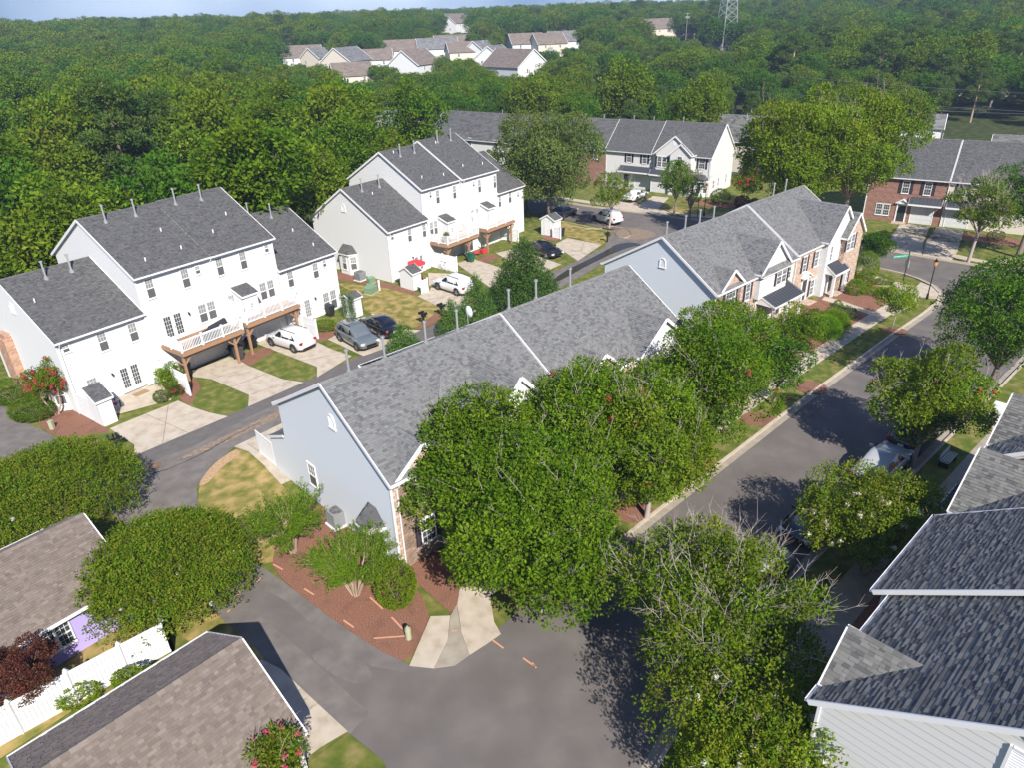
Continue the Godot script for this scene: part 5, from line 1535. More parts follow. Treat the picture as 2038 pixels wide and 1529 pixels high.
	plant("large_tree", "very large yellow-green tree rising behind the corner houses", "tree", Vector3(32.0, 0, -79.0), limbs(Vector3.ZERO, 5.0, lb, 0.3, 1, 2, 1.2), M.bark_pale, leaves(lb, 46000, 0.29, 0.16, tones(BRIGHT, 1.1), {"spread": 0.3}))
	rng.seed = 138
	lb = lobes_round(Vector3(0, 10.6, 0), 6.6, 6.8, 6.2, 40, 0.27, 0.7)
	plant("large_tree", "very large light green tree overlapping the red-brick house", "tree", Vector3(39.6, 0, -83.0), limbs(Vector3.ZERO, 5.0, lb, 0.3, 1, 2, 1.2), M.bark_pale, leaves(lb, 44000, 0.29, 0.16, tones(BRIGHT, 1.1), {"spread": 0.3}))
	rng.seed = 139
	lb = lobes_round(Vector3(0, 8.0, 0), 7.0, 7.2, 6.4, 40, 0.31, 0.8)
	plant("large_tree", "broad pale green tree at the end of the alley by the small shed", "tree", Vector3(5.6, 0, -95.6), limbs(Vector3.ZERO, 3.4, lb, 0.3), M.bark, leaves(lb, 46000, 0.28, 0.17, tones(PALE, 1.05), {"spread": 0.3}))
	# conifers by the alley
	rng.seed = 140
	cypress("dense dark green cypress cone beside the alley", Vector3(1.4, 0, -62.0), 7.4, 3.5, 60, 30000, 0.26, 1.0)
	cypress("smaller light green cypress left of the big one by the alley", Vector3(-2.9, 0, -59.6), 5.0, 1.75, 40, 12000, 0.2, 1.35)
	cypress("low cypress bush peeping over the middle row's roof", Vector3(-5.0, 0, -57.6), 3.4, 1.4, 26, 7000, 0.2, 1.3)
	cypress("small cypress top behind the roof near the grey estate car", Vector3(-8.7, 0, -53.1), 3.2, 1.5, 26, 7000, 0.2, 1.4)
	for s in [["left slim cypress against the white shed", 23.55, -2.7], ["right slim cypress against the white shed's corner", 23.5, -3.75]]:
		var lc := []
		for k in 9:
			lc.append([Vector3(rf(-.04, .04), 0.25 + k * 0.25, rf(-.04, .04)), 0.24, 1.3])
		plant("slim_cypress", s[0], "shrub", spot("L", s[1], s[2]), null, M.bark, leaves(lc, 1500, 0.12, 0.04, tones(CEDAR, 1.1), {"up": 1.2}), "slim cypresses by the white shed")
	# the two wide domes on the left, in layers of narrow shoots
	dome("very broad clipped green dome of a tree by the alley's bend at the left edge", Vector3(-25.9, 0, -32.9), 4.15, 150)
	dome("broad green dome of a tree with white flower specks over the lilac cottage", Vector3(-16.7, 0, -26.3), 3.5, 151)
	# two bare-legged crape myrtles at the near gable
	shoots("crape myrtle with spiky shoots left of the air-conditioning unit", Vector3(-11.9, 0, -29.6), 1.9, 3.3, 152)
	shoots("crape myrtle with tangled grey stems below the bay window", Vector3(-8.0, 0, -26.3), 1.7, 3.2, 153)
	hedge_ball("oval_shrub", "oval clipped bright green shrub at the brick corner of the near house", Vector3(-5.9, 0, -25.7), 0.92, 1.2, 0.95, BRIGHT, 9000)
	# left row's planting
	rng.seed = 154
	lb = lobes_round(Vector3(0, 2.75, 0), 1.5, 1.35, 1.5, 14, 0.38, 0.85)
	o = plant("crape_myrtle", "crape myrtle full of pink flowers at the white end house", "tree", Vector3(-33.5, 0, -45.9), limbs(Vector3.ZERO, 1.5, lb, 0.14, 3), M.bark_pale, leaves(lb, 8500, 0.13, 0.07, tones(OLIVE, .9)))
	blooms(o, lb, 70, 0.17, M.leaf, Color(.62, .07, .13), -0.2)
	hedge_ball("hedge", "long clipped green hedge at the left edge by the asphalt lot", Vector3(-38.2, 0, -48.3), 2.0, 0.85, 1.3, GREEN, 9000)
	hedge_ball("hedge", "rounded clipped hedge under the pink crape myrtle", Vector3(-34.9, 0, -45.4), 1.45, 0.75, 1.1, GREEN, 8000)
	rng.seed = 155
	lb = lobes_round(Vector3(0, 0.95, 0), 1.1, 0.9, 0.9, 12, 0.42, 0.9)
	o = plant("climbing_bush", "green bush with cream flowers against the privacy fence", "shrub", Vector3(-26.6, 0, -49.8), null, M.bark, leaves(lb, 5000, 0.13, 0.08, tones(BRIGHT, 1.1)))
	blooms(o, lb, 26, 0.09, M.leaf, Color(.66, .58, .40), 0.0)
	lb = [[Vector3(0, 0.42, 0), 0.45, 0.9], [Vector3(0.35, 0.4, 0.1), 0.4, 0.9]]
	o = plant("rose_bush", "small bush with pink flowers beside the yellow shrub", "shrub", Vector3(-25.9, 0, -48.5), null, M.bark, leaves(lb, 1600, 0.1, 0.06, tones(DEEP)))
	blooms(o, lb, 22, 0.09, M.leaf, Color(.60, .06, .12), 0.0)
	hedge_ball("yellow_shrub", "small round yellow-green shrub at the patio's edge", Vector3(-26.4, 0, -47.4), 0.52, 0.42, 0.5, PALE, 2200)
	hedge_ball("low_shrub", "low bright green shrub beside the grey estate car", spot("L", 20.5, -3.3), 1.0, 0.5, 0.7, BRIGHT, 3500)
	# corner garden
	var gs := "clipped shrubs in the corner garden"
	hedge_ball("conical_shrub", "tall egg-shaped clipped evergreen at the brick corner house", spot("D", 24.9, -1.9), 1.05, 1.5, 1.05, BRIGHT, 8000, gs)
	hedge_ball("round_shrub", "round clipped shrub right beside the porch column", spot("D", 20.6, -2.9), 0.85, 0.75, 0.85, BRIGHT, 4000, gs)
	hedge_ball("round_shrub", "round clipped shrub between the egg-shaped one and the porch", spot("D", 23.0, -2.7), 0.75, 0.72, 0.75, BRIGHT, 4000, gs)
	hedge_ball("low_shrub", "low spreading green shrub at the egg-shaped evergreen's foot", spot("D", 25.2, -3.7), 0.9, 0.35, 0.6, BRIGHT, 3500, gs)
	hedge_ball("low_shrub", "low green shrub below the round one at the porch", spot("D", 21.6, -4.0), 1.0, 0.38, 0.6, BRIGHT, 3500, gs)
	hedge_ball("yellow_shrub", "bright yellow-green spreading shrub beside the front walk", spot("D", 13.7, -4.6), 1.3, 0.6, 1.0, PALE, 4500, gs)
	hedge_ball("tiny_shrub", "tiny round shrub at the foot of the entry steps", spot("D", 16.2, -3.2), 0.35, 0.35, 0.35, BRIGHT, 1200, gs)
	for s in [["left tall grassy mound before the long porch", 8.9, -5.4, 1.05], ["right tall grassy mound before the long porch", 10.7, -5.3, 1.0]]:
		rng.seed += 1
		var gl := [[Vector3(0, 0.5, 0), s[3], 1.0]]
		plant("grass_mound", s[0], "ornamental grass", spot("D", s[1], s[2]), null, M.bark, leaves(gl, 14000, 0.5, 0.02, tones(GREEN, 1.3), {"inner": 0.6, "up": 0.8, "low": -0.1}), "grassy mounds before the porch")
	rng.seed = 160
	lb = lobes_round(Vector3(0, 1.7, 0), 1.5, 1.4, 1.5, 12, 0.4, 0.85)
	plant("garden_shrub", "reddish crape myrtle shrub at the grey gable's corner", "shrub", spot("D", 1.6, -2.0), limbs(Vector3.ZERO, 0.7, lb, 0.07, 4, 3, 0.7), M.twig, leaves(lb, 5000, 0.14, 0.06, tones([[.12, .11, .03], [.16, .08, .04], [.08, .12, .02]])))
	lb = lobes_round(Vector3(0, 1.5, 0), 2.0, 1.4, 2.0, 14, 0.4, 0.85)
	plant("garden_tree", "leafy garden tree between the porch and the sidewalk", "tree", spot("D", 6.3, -4.6), limbs(Vector3.ZERO, 1.0, lb, 0.1), M.bark, leaves(lb, 9000, 0.16, 0.09, tones(GREEN)))
	# lower left
	rng.seed = 161
	lb = lobes_round(Vector3(0, 2.1, 0), 1.75, 1.3, 1.75, 26, 0.26, 0.7)
	plant("japanese_maple", "burgundy-leaved small maple at the left edge by the white fence", "tree", Vector3(-20.3, 0, -20.2), limbs(Vector3.ZERO, 1.0, lb, 0.09), M.bark, leaves(lb, 22000, 0.085, 0.05, tones(WINE), {"spread": 0.08}))
	hedge_ball("low_shrub", "green bush between the burgundy maple and the white fence", Vector3(-18.6, 0, -20.6), 0.9, 0.5, 0.6, BRIGHT, 3500)
	rng.seed = 162
	lb = lobes_round(Vector3(0, 2.5, 0), 1.15, 1.2, 1.15, 14, 0.34, 0.9)
	o = plant("crape_myrtle", "crape myrtle with pink flowers at the bottom edge by the garage", "tree", Vector3(-8.5, 0, -16.0), limbs(Vector3.ZERO, 1.2, lb, 0.09, 4, 2, 0.5), M.bark_pale, leaves(lb, 7000, 0.11, 0.06, tones(OLIVE)))
	blooms(o, lb, 40, 0.13, M.leaf, Color(.70, .10, .20), 0.2)
	hedge_ball("fence_shrub", "flowering shrub squeezed between the white fence and the garage", Vector3(-16.1, 0, -20.9), 0.95, 0.75, 0.35, OLIVE, 3500)
	# across the side street
	rng.seed = 163
	lb = lobes_round(Vector3(0, 4.4, 0), 2.2, 2.6, 2.2, 14, 0.38, 0.8)
	plant("street_tree", "dark leaning street tree in front of the right white garage door", "tree", Vector3(23.2, 0, -97.8), limbs(Vector3.ZERO, 2.0, lb, 0.16), M.bark, leaves(lb, 8000, 0.24, 0.14, tones(GREEN)))
	rng.seed = 164
	lb = lobes_round(Vector3(0, 5.4, 0), 2.3, 3.0, 2.3, 8, 0.26, 0.7)
	plant("bare_tree", "nearly bare tree with dark forked trunk behind the ridge", "tree", Vector3(23.4, 0, -90.6), limbs(Vector3.ZERO, 2.4, lb, 0.2, 1, 6, 1.0), M.bark, leaves(lb, 1800, 0.22, 0.12, tones(GREEN)))
	rng.seed = 165
	lb = lobes_round(Vector3(0, 4.8, 0), 2.5, 3.2, 2.5, 12, 0.27, 0.7)
	plant("street_tree", "wispy thin-leaved tree in the mulch by the white car", "tree", Vector3(13.4, 0, -91.6), limbs(Vector3.ZERO, 2.4, lb, 0.14, 1, 5, 0.9), M.twig, leaves(lb, 5200, 0.22, 0.12, tones(BRIGHT)))
	rng.seed = 166
	lb = lobes_round(Vector3(0, 2.7, 0), 2.0, 1.9, 2.0, 12, 0.38, 0.8)
	o = plant("crape_myrtle", "crape myrtle with red-pink flowers beside the stucco end house", "tree", Vector3(34.6, 0, -103.2), limbs(Vector3.ZERO, 1.3, lb, 0.1, 4), M.bark, leaves(lb, 5000, 0.2, 0.11, tones(GREEN)))
	blooms(o, lb, 34, 0.24, M.leaf, Color(.48, .05, .08), 0.0)
	for s in [["round shrub under the stucco house's bay window", 27.9, -104.9, 0.8, GREEN], ["dark shrub at the stucco house's corner", 31.0, -103.0, 1.3, DEEP], ["reddish shrub on the mulch bank across the street", 33.4, -100.4, 1.0, WINE], ["bright little shrub on the mulch bank across the street", 35.4, -101.2, 0.6, BRIGHT]]:
		hedge_ball("garden_shrub", s[0], Vector3(s[1], 0, s[2]), s[3], s[3] * 0.8, s[3], s[4], 2200, "", 0.12)
	hedge_ball("strip_hedge", "clipped strip of hedge between the two drives of the brick house", Vector3(50.6, 0, -82.6), 0.5, 0.35, 3.4, DEEP, 3500)
	get_child(get_child_count() - 1).rotation.y = 0.62
	hedge_ball("strip_hedge", "bright green strip between the two drives of the stucco house", Vector3(20.9, 0, -106.8), 0.5, 0.35, 3.0, BRIGHT, 2600)
	get_child(get_child_count() - 1).rotation.y = -0.5
	hedge_ball("garden_shrub", "yellow-green shrub on the mulch of the cream house", Vector3(57.0, 0, -80.6), 0.9, 0.6, 0.8, PALE, 2500)

func crape(label: String, at: Vector3, r: float, h: float, n: int, count: int, heads: int, tone: Color, seed_: int) -> void:
	rng.seed = seed_
	var lb := lobes_round(Vector3(0, h * 0.72, 0), r, h * 0.5, r, n, 0.3, 0.95)
	var m := leaves(lb, count, 0.13, 0.075, tones(OLIVE, 1.0), {"sprig": 9, "along": 0.5, "spread": 0.09, "up": 0.9, "inner": 0.6})
	var o := plant("crape_myrtle", label, "tree", at, limbs(Vector3.ZERO, h * 0.42, lb, 0.12, 4, 1, 0.5), M.bark_pale, m, "crape myrtles with pale flowers")
	blooms(o, lb, heads, 0.13, M.leaf, tone, 0.1)

func cypress(label: String, at: Vector3, h: float, r: float, n: int, count: int, leaf: float, f: float) -> void:
	var lb := cone_lobes(h, r, n, 0.2)
	var t := MB.new()
	t.tube([Vector3.ZERO, Vector3(0, h * 0.9, 0)], [0.16, 0.03], 6)
	plant("cypress", label, "tree", at, t, M.bark, leaves(lb, count, leaf, leaf * 0.3, tones(CEDAR, f), {"up": 1.1, "spread": 0.14, "inner": 0.7, "low": -0.5}), "cypresses by the alley")

func dome(label: String, at: Vector3, r: float, seed_: int) -> void:
	rng.seed = seed_
	var lb := []
	for k in 150:
		var t := (k + 0.5) / 150.0
		var a := k * 2.39996
		var rr := sqrt(t) * r
		var y := 2.0 + 1.9 * sqrt(maxf(0.0, 1.0 - t * 0.92)) + rf(-0.25, 0.2)
		lb.append([Vector3(cos(a) * rr * 0.96, y - 0.35, sin(a) * rr * 0.96), rf(0.42, 0.72), 0.75])
	for k in 50:
		var a := TAU * k / 50
		lb.append([Vector3(cos(a) * r * 0.93, rf(1.2, 2.3), sin(a) * r * 0.93), rf(0.4, 0.6), 0.9])
	var m := leaves(lb, 62000, 0.14, 0.07, tones(OLIVE, 0.92), {"sprig": 9, "along": 0.4, "spread": 0.08, "up": 0.5, "inner": 0.65})
	var o := plant("domed_crape_myrtle", label, "tree", at, limbs(Vector3.ZERO, 1.3, lb.slice(0, 40), 0.14, 5), M.bark_pale, m, "domed trees at the alley's bend")
	blooms(o, lb, 14, 0.12, M.leaf, Color(.72, .70, .68), 0.3)

func shoots(label: String, at: Vector3, r: float, h: float, seed_: int) -> void:
	# a vase of bare pale stems below long upright leafy shoots
	rng.seed = seed_
	var t := MB.new()
	var lb := []
	for k in 12:
		var a := TAU * k / 12 + rf(-.2, .2)
		var out := rf(0.2, 0.75) * r
		var top := Vector3(cos(a) * out, h * rf(0.5, 0.68), sin(a) * out)
		var mid := Vector3(cos(a) * out * 0.4, h * 0.28, sin(a) * out * 0.4)
		t.tube([Vector3(cos(a) * 0.12, -0.05, sin(a) * 0.12), mid, top], [0.06, 0.048, 0.03], 6, false)
		for q in 20:
			var d := (Vector3(cos(a), 1.15, sin(a)) + dir3() * 0.95).normalized()
			var s := top + dir3() * 0.3
			var len := rf(0.6, 1.6)
			t.tube([s, s + d * len], [0.012, 0.004], 3, false)
			for w in 8:
				lb.append([s + d * len * (0.16 + 0.12 * w), 0.085, 1.0])
	var m := leaves(lb, 30000, 0.10, 0.045, tones(GREEN, 1.05), {"sprig": 5, "spread": 0.05, "up": 0.9, "inner": 0.3})
	plant("crape_myrtle", label, "tree", at, t, M.bark_pale, m, "bare-stemmed crape myrtles at the near gable")

# ---------------------------------------------------------------- the woods and what stands in them
var protos := {}

func forest_proto(kind: String, variant: int) -> Array:  # [trunk mesh, crown mesh, height]
	var key := kind + str(variant)
	if protos.has(key):
		return protos[key]
	rng.seed = 500 + key.hash() % 1000
	var t := MB.new()
	var m: MB
	var bark: Material = M.bark
	if kind == "pine":
		var lb := []
		for k in 30:
			var f := k / 30.0
			var a := k * 2.39996
			var rr := (0.9 + 2.7 * sin(PI * (0.25 + 0.75 * f))) * rf(0.6, 1.05)
			lb.append([Vector3(cos(a) * rr, 7.0 + 10.0 * f + rf(-.4, .4), sin(a) * rr), rf(0.7, 1.25), 0.5])
		t.tube([Vector3(0, -0.3, 0), Vector3(0.1, 8, 0), Vector3(0, 17, 0)], [0.28, 0.2, 0.05], 7)
		for l in lb:
			var y: float = l[0].y - 0.6
			t.tube([Vector3(0, y, 0), l[0]], [0.07, 0.02], 4, false)
		m = leaves(lb, 12000, 0.5, 0.15, tones(PINE, 1.5), {"sprig": 7, "spread": 0.25, "up": 0.7})
		bark = M.bark_pale
		protos[key] = [t.mesh(bark), m.mesh(M.leaf), 17.5]
	else:
		var tall := kind == "tall"
		var ry := 5.6 if tall else 4.9
		var r := 3.9 if tall else 4.9
		var cy := 10.2 if tall else 8.2
		var lb := lobes_round(Vector3(0, cy, 0), r, ry, r, 30, 0.32, 0.78, 0.12)
		t = limbs(Vector3.ZERO, cy - ry * 0.7, lb.slice(0, 16), 0.26)
		var tn: Array = {"tall": GREEN, "dense": DEEP, "bright": BRIGHT, "olive": OLIVE}[kind]
		m = leaves(lb, 11000, 0.40, 0.24, tones(tn, {"tall": 1.0, "dense": 1.3, "bright": 0.95, "olive": 0.9}[kind]), {"sprig": 6, "spread": 0.34, "up": 0.45, "inner": 0.7})
		protos[key] = [t.mesh(bark), m.mesh(M.leaf), cy + ry]
	return protos[key]

const WOOD_LABEL := {
	"tall": "tall mid-green tree", "dense": "dark dense broadleaved tree", "bright": "bright yellow-green tree", "olive": "olive-green tree", "pine": "long-needled pine with pale trunk",
}

func wood_label(kind: String, x: float, z: float) -> String:  # by look, then by what it stands near
	var d := sqrt(x * x + z * z)
	var a := atan2(x, -z)
	var where := "in the woods at the left edge"
	if a > 0.5:
		where = "at the right edge beyond the dark roofs"
	elif a > 0.3:
		where = "beyond the very large tree and the brick house"
	elif a > 0.13:
		where = "between the stucco row and the transmission tower"
	elif a > -0.1:
		where = "between the long grey roof and the pale far houses"
	elif d > 175.0:
		where = "in the high woods before the skyline" if a < -0.3 else "in the woods left of the pale far houses"
	elif a > -0.27:
		where = "behind the farther white row"
	elif a > -0.5:
		where = "behind the tall roofs of the left row"
	if d > 120.0 and a < -0.1 and d <= 175.0:
		where += ", well back"
	return WOOD_LABEL[kind] + " " + where

func wood_tree(kind: String, x: float, z: float, h: float, wide := 1.0, label := "", group := "") -> Node3D:
	var v := rng.randi() % 3
	var keep := rng.state
	var p := forest_proto(kind, v)
	rng.state = keep
	var o := thing("pine_tree" if kind == "pine" else "wood_tree", label if label else wood_label(kind, x, z), "tree", Vector3(x, rise(x, z) - 0.1, z), rf(0, TAU), group if group else (label if label else wood_label(kind, x, z)).replace(" tree ", " trees ").replace(" pine ", " pines "))
	var s := h / float(p[2])
	o.scale = Vector3(s * wide, s, s * wide)
	put("trunk", p[0], o); put("crown", p[1], o)
	return o

func open_ground(x: float, z: float, houses: Array) -> bool:
	var p := Vector2(x, z)
	for r in [["L", 12.5, 6.0, 21.0], ["M", 12.0, 6.0, 18.5], ["F", -28.0, 3.5, 33.0], ["E", 2.0, 5.5, 16.0], ["E", 26.0, 5.5, 16.0]]:
		var c := spot(r[0], r[1], r[2])
		var a := deg_to_rad(ROWS[r[0]][2])
		var d := Vector2(x - c.x, z - c.z)
		var u := d.x * cos(a) - d.y * sin(a); var v := -d.x * sin(a) - d.y * cos(a)
		if absf(u) < r[3] and absf(v) < 11.5:
			return false
	for h in houses:
		if p.distance_to(Vector2(h[0], h[1])) < h[2]:
			return false
	return true

func build_woods() -> void:
	# named specimens that the picture shows apart
	var named := [
		["pine", -50.0, -97.0, 20.0, 1.15, "tall pine with layered bright boughs over the woodland road"], ["pine", -46.0, -101.0, 18.0, 1.0, "darker pine right behind the layered one"],
		["tall", -24.5, -72.0, 18.6, 1.2, "very tall tree standing close behind the white left row"], ["bright", -38.5, -62.5, 14.0, 1.1, "bright tree right behind the white end house's roof"],
		["bright", -46.0, -58.0, 12.0, 1.2, "bright tree behind the low left roof at the picture's edge"], ["dense", -33.0, -70.0, 15.0, 1.0, "dark tree behind the tall white roof's vent pipes"],
		["tall", -20.0, -92.0, 16.0, 1.1, "tall tree behind the gable of the farther white row"], ["tall", -13.5, -117.0, 17.5, 1.0, "upright tree beside the left end of the long grey roof"],
		["bright", -22.0, -84.0, 13.0, 1.0, "bright tree between the two white rows"], ["olive", 3.0, -104.0, 9.0, 0.9, "small olive tree behind the farther row's last roof"],
		["bright", 33.0, -128.0, 15.0, 1.0, "rounded yellow-green tree above the stucco row's ridge"], ["bright", 24.6, -152.0, 17.0, 1.0, "upright bright tree left of the small white house"],
		["dense", 47.0, -112.0, 13.0, 1.0, "dark tree beyond the stucco house's end wall"], ["olive", 70.0, -128.0, 12.0, 1.0, "browning small tree by the lawn beyond the dark roofs"],
	]
	rng.seed = 900
	for s in named:
		wood_tree(s[0], s[1], s[2], s[3], s[4], s[5], "specimen trees of the woods")
	# the rest, single trees as far as they can be told apart
	var houses := []
	for h in FAR_HOUSES:
		houses.append([h[0], h[1], 10.0])
	houses.append([-45, -87, 8.0]); houses.append([95.0, -136.0, 26.0])
	var count := 0
	var far := {}
	var ring := 52.0
	while ring < 1000.0:
		var step := 7.4 + ring * 0.012
		var from := -0.80; var to := 0.74
		var n := int(ring * (to - from) / step)
		for k in n:
			var a := from + (to - from) * (k + rf(-0.35, 0.35) + 0.5) / n
			var d := ring + rf(-0.4, 0.4) * step
			var x := sin(a) * d; var z := -cos(a) * d
			# the woods begin behind the white rows on the left and beyond the side street on the right
			var u := (x + 31.68) * cos(0.9376) - (z + 45.75) * sin(0.9376)
			var v := -(x + 31.68) * sin(0.9376) - (z + 45.75) * cos(0.9376)
			if v < 15.5 and (u < 60.0 or v < 3.0) and z > -150:
				continue
			if a > -0.02 and d < 134.0 and x > -12.0 - (d - 120.0):
				continue
			if a > 0.26 and d < 128.0:
				continue
			if not open_ground(x, z, houses):
				continue
			var kinds := ["tall", "tall", "dense", "bright", "olive", "bright", "dense"] if a < 0.15 else ["dense", "tall", "dense", "olive", "bright", "pine", "pine"]
			var kind: String = kinds[rng.randi() % kinds.size()]
			if rng.randf() < 0.05:
				kind = "pine"
			var h := rf(12.5, 18.5)
			if v < 26.0 and a < 0:
				h = rf(9.0, 14.0)
			if d > 160.0 and absf(a - 0.0) < 0.30 and d < 330.0:
				h = rf(8.5, 14.5)
			if a > 0.1 and d < 220.0:
				h = rf(7.0, 13.0)
			if d > 420.0:
				h = rf(14.0, 21.0)
			for q in FAR_HOUSES:  # nothing tall between the viewer and the pale houses
				var D: float = sqrt(q[0] * q[0] + q[1] * q[1])
				if q[6] != "dark" and d < D and d > D * 0.45 and absf(a - atan2(q[0], -q[1])) < (q[3] * 0.5 + 1.5) / D:
					h = minf(h, 25.0 + (rise(q[0], q[1]) + 2.8 - 25.0) * d / D - rise(x, z))
			for q3 in [[98.1, -342.1], [97.3, -412.8], [20.8, -329.2]]:  # nor before the tower and the poles
				var D3: float = sqrt(q3[0] * q3[0] + q3[1] * q3[1])
				if d < D3 and absf(a - atan2(q3[0], -q3[1])) < 7.0 / D3:
					h = minf(h, 25.0 + (rise(q3[0], q3[1]) + 4.0 - 25.0) * d / D3 - rise(x, z))
			for k2 in 5:  # nor before the long grey roof
				var q2 := spot("F", -20.0 - 8.0 * k2, 0.0)
				var D2 := q2.length()
				if d < D2 and absf(a - atan2(q2.x, -q2.z)) < 6.0 / D2:
					h = minf(h, 25.0 + (5.2 - 25.0) * d / D2)
			if h < 4.5:
				continue
			if count < 285 and d < 260.0:
				wood_tree(kind, x, z, h, rf(0.9, 1.25))
				count += 1
			else:
				var vv := rng.randi() % 2
				var key := "%s%d" % [kind, vv]
				if not far.has(key):
					var keep := rng.state
					far[key] = [forest_proto(kind, vv), []]
					rng.state = keep
				var s := h / float(far[key][0][2])
				var w := rf(1.05, 1.5)
				var b := Basis(Vector3.UP, rf(0, TAU)).scaled(Vector3(s * w, s, s * w))
				far[key][1].append(Transform3D(b, Vector3(x, rise(x, z) - 0.2, z)))
		ring += step * 0.88
	for key in far:
		var list: Array = far[key][1]
		for part in [0, 1]:
			var mm := MultiMesh.new()
			mm.transform_format = MultiMesh.TRANSFORM_3D
			mm.mesh = far[key][0][part]
			mm.instance_count = list.size()
			for i in list.size():
				mm.set_instance_transform(i, list[i])
			var o := MultiMeshInstance3D.new()
			o.name = numbered("distant_forest")
			o.multimesh = mm
			add_child(o)
			tag(o, "unbroken far woods rising to the skyline", "forest")
			o.set_meta("kind", "stuff")

# [x, z, turn in degrees, length, depth, eave height, roof tone, wall tone]; the ridge runs along the length
const FAR_HOUSES := [
	[-92.3, -363.7, 20, 18.2, 13.0, 5.5, "brown", "white", "far house with two small roof windows, leftmost of the pale cluster"],
	[-81.4, -356.1, 60, 15.6, 11.7, 5.5, "grey", "cream", "far grey-roofed house next to the leftmost one"],
	[-65.7, -333.3, 70, 18.2, 14.3, 6.0, "grey", "cream", "far grey-roofed house with broad cream gable towards the viewer"],
	[-56.6, -350.2, 10, 15.6, 11.7, 4.7, "brown", "white", "far low brown roof right of the cream gable"],
	[-48.2, -384.3, 15, 20.8, 13.0, 5.5, "brown", "white", "far long brown roof above the reddish tree"],
	[-34.8, -314.2, 65, 18.2, 14.3, 5.7, "brown", "white", "far white-gabled house in the middle of the cluster"],
	[-31.1, -386.1, 10, 19.5, 13.0, 5.7, "grey", "white", "far grey roof behind the white-gabled house"],
	[-24.4, -398.6, 15, 18.2, 13.0, 6.0, "brown", "white", "far brown roof high in the cluster, beside the grey one"],
	[-16.7, -366.9, 15, 16.9, 11.7, 5.5, "brown", "cream", "far brown roof with cream wall right of centre in the cluster"],
	[-8.6, -369.2, 60, 15.6, 11.7, 5.5, "grey", "white", "far white gable near the round street tree"],
	[-2.5, -331.7, 70, 16.9, 13.0, 5.5, "grey", "white", "far low white house left of the large brown roof"],
	[5.2, -291.0, 130, 20.8, 15.6, 6.0, "brown", "white", "far large brown-roofed house with white gable, right end of the cluster"],
	[12.5, -399.1, 15, 16.9, 13.0, 5.7, "brown", "white", "far brown-roofed house, first of three in a line"],
	[23.7, -394.1, 20, 15.6, 13.0, 5.7, "brown", "cream", "far brown-roofed house, second of three in a line"],
	[33.5, -406.0, 10, 18.2, 13.0, 5.7, "grey", "white", "far grey-roofed house, third of three in a line"],
	[-34.1, -603.5, 60, 24.0, 18.0, 9.0, "brown", "white", "tall white house on the far hillside"],
	[-30.0, -640.0, 10, 22.0, 16.0, 9.0, "brown", "cream", "brown roof behind the tall white hillside house"],
	[-55.4, -287.2, 20, 14.3, 11.7, 4.9, "brown", "cream", "far house nearest the woods below the cream gable"],
	[93.9, -469.1, 30, 20.8, 14.3, 6.5, "brown", "cream", "far house with brown roof left of the transmission tower"],
	[46.5, -210.1, 100, 9.0, 7.0, 4.6, "dark", "white", "small white house with dark roof among the right-hand trees"],
	[33.8, -217.5, 20, 9.0, 8.0, 4.2, "grey", "white", "grey roof corner left of the bright upright tree"],
	[-23.7, -176.1, 20, 14.0, 10.0, 3.0, "grey", "cream", "low brown-and-grey house with brick chimney behind the farther row"],
	[136.3, -213.5, -25, 34.0, 11.0, 3.0, "dark", "cream", "long dark roof among trees at the right edge"],
	[115.5, -276.9, -20, 18.2, 13.0, 5.2, "dark", "cream", "dark roof glimpsed right of the transmission tower"],
	[82.8, -146.9, -30, 7.0, 6.0, 3.4, "grey", "white", "small white gable behind the very large tree"],
]

func build_far_houses() -> void:
	var names := []
	for h in FAR_HOUSES:
		var pal: Array = {"grey": PAL_LIGHT, "brown": PAL_BROWN, "dark": PAL_DARK}[h[6]]
		var wall: Material = {"white": M.white_siding, "cream": M.beige_siding, "grey": M.grey_siding}[h[7]]
		var o := thing("distant_house", h[8], "house", Vector3(h[0], rise(h[0], h[1]), h[1]), deg_to_rad(h[2]), "houses among the far trees")
		var L: float = h[3] / 2; var D: float = h[4] / 2; var e: float = h[5]; var r := e + D * 0.72
		var m := MB.new()
		m.box(-L, -2, -D, L, e, D)
		m.tri(Vector3(-L, e, -D), Vector3(-L, e, D), Vector3(-L, r, 0)); m.tri(Vector3(L, e, D), Vector3(L, e, -D), Vector3(L, r, 0))
		obj("wall", m, wall, o)
		m = MB.new()
		var x := 0.4
		shingles(m, Vector3(-L - x, e - 0.2, D + x), Vector3(L + x, e - 0.2, D + x), Vector3(L + x, r + 0.1, 0), Vector3(-L - x, r + 0.1, 0), pal, 0.5, 1.2)
		shingles(m, Vector3(L + x, e - 0.2, -D - x), Vector3(-L - x, e - 0.2, -D - x), Vector3(-L - x, r + 0.1, 0), Vector3(L + x, r + 0.1, 0), pal, 0.5, 1.2)
		obj("roof", m, M.shingle, o)
		m = MB.new()
		for s in [-1, 1]:
			m.beam(Vector3(s * (L + x), e - 0.3, D + x), Vector3(s * (L + x), r, 0), 0.1, 0.3); m.beam(Vector3(s * (L + x), r, 0), Vector3(s * (L + x), e - 0.3, -D - x), 0.1, 0.3)
		obj("rake_board", m, M.trim, o)
		for k in 2:
			for s in [-1, 1]:
				window(o, Transform3D(Basis(Vector3.UP, s * PI / 2), Vector3(s * L, e - 2.2 if k == 0 else e - 4.6, (k - 0.5) * D * 0.8)), 0.9, 1.5, "glass")
			window(o, Transform3D(Basis.IDENTITY, Vector3((k - 0.5) * L, e - 2.0, D)), 0.9, 1.5, "glass")

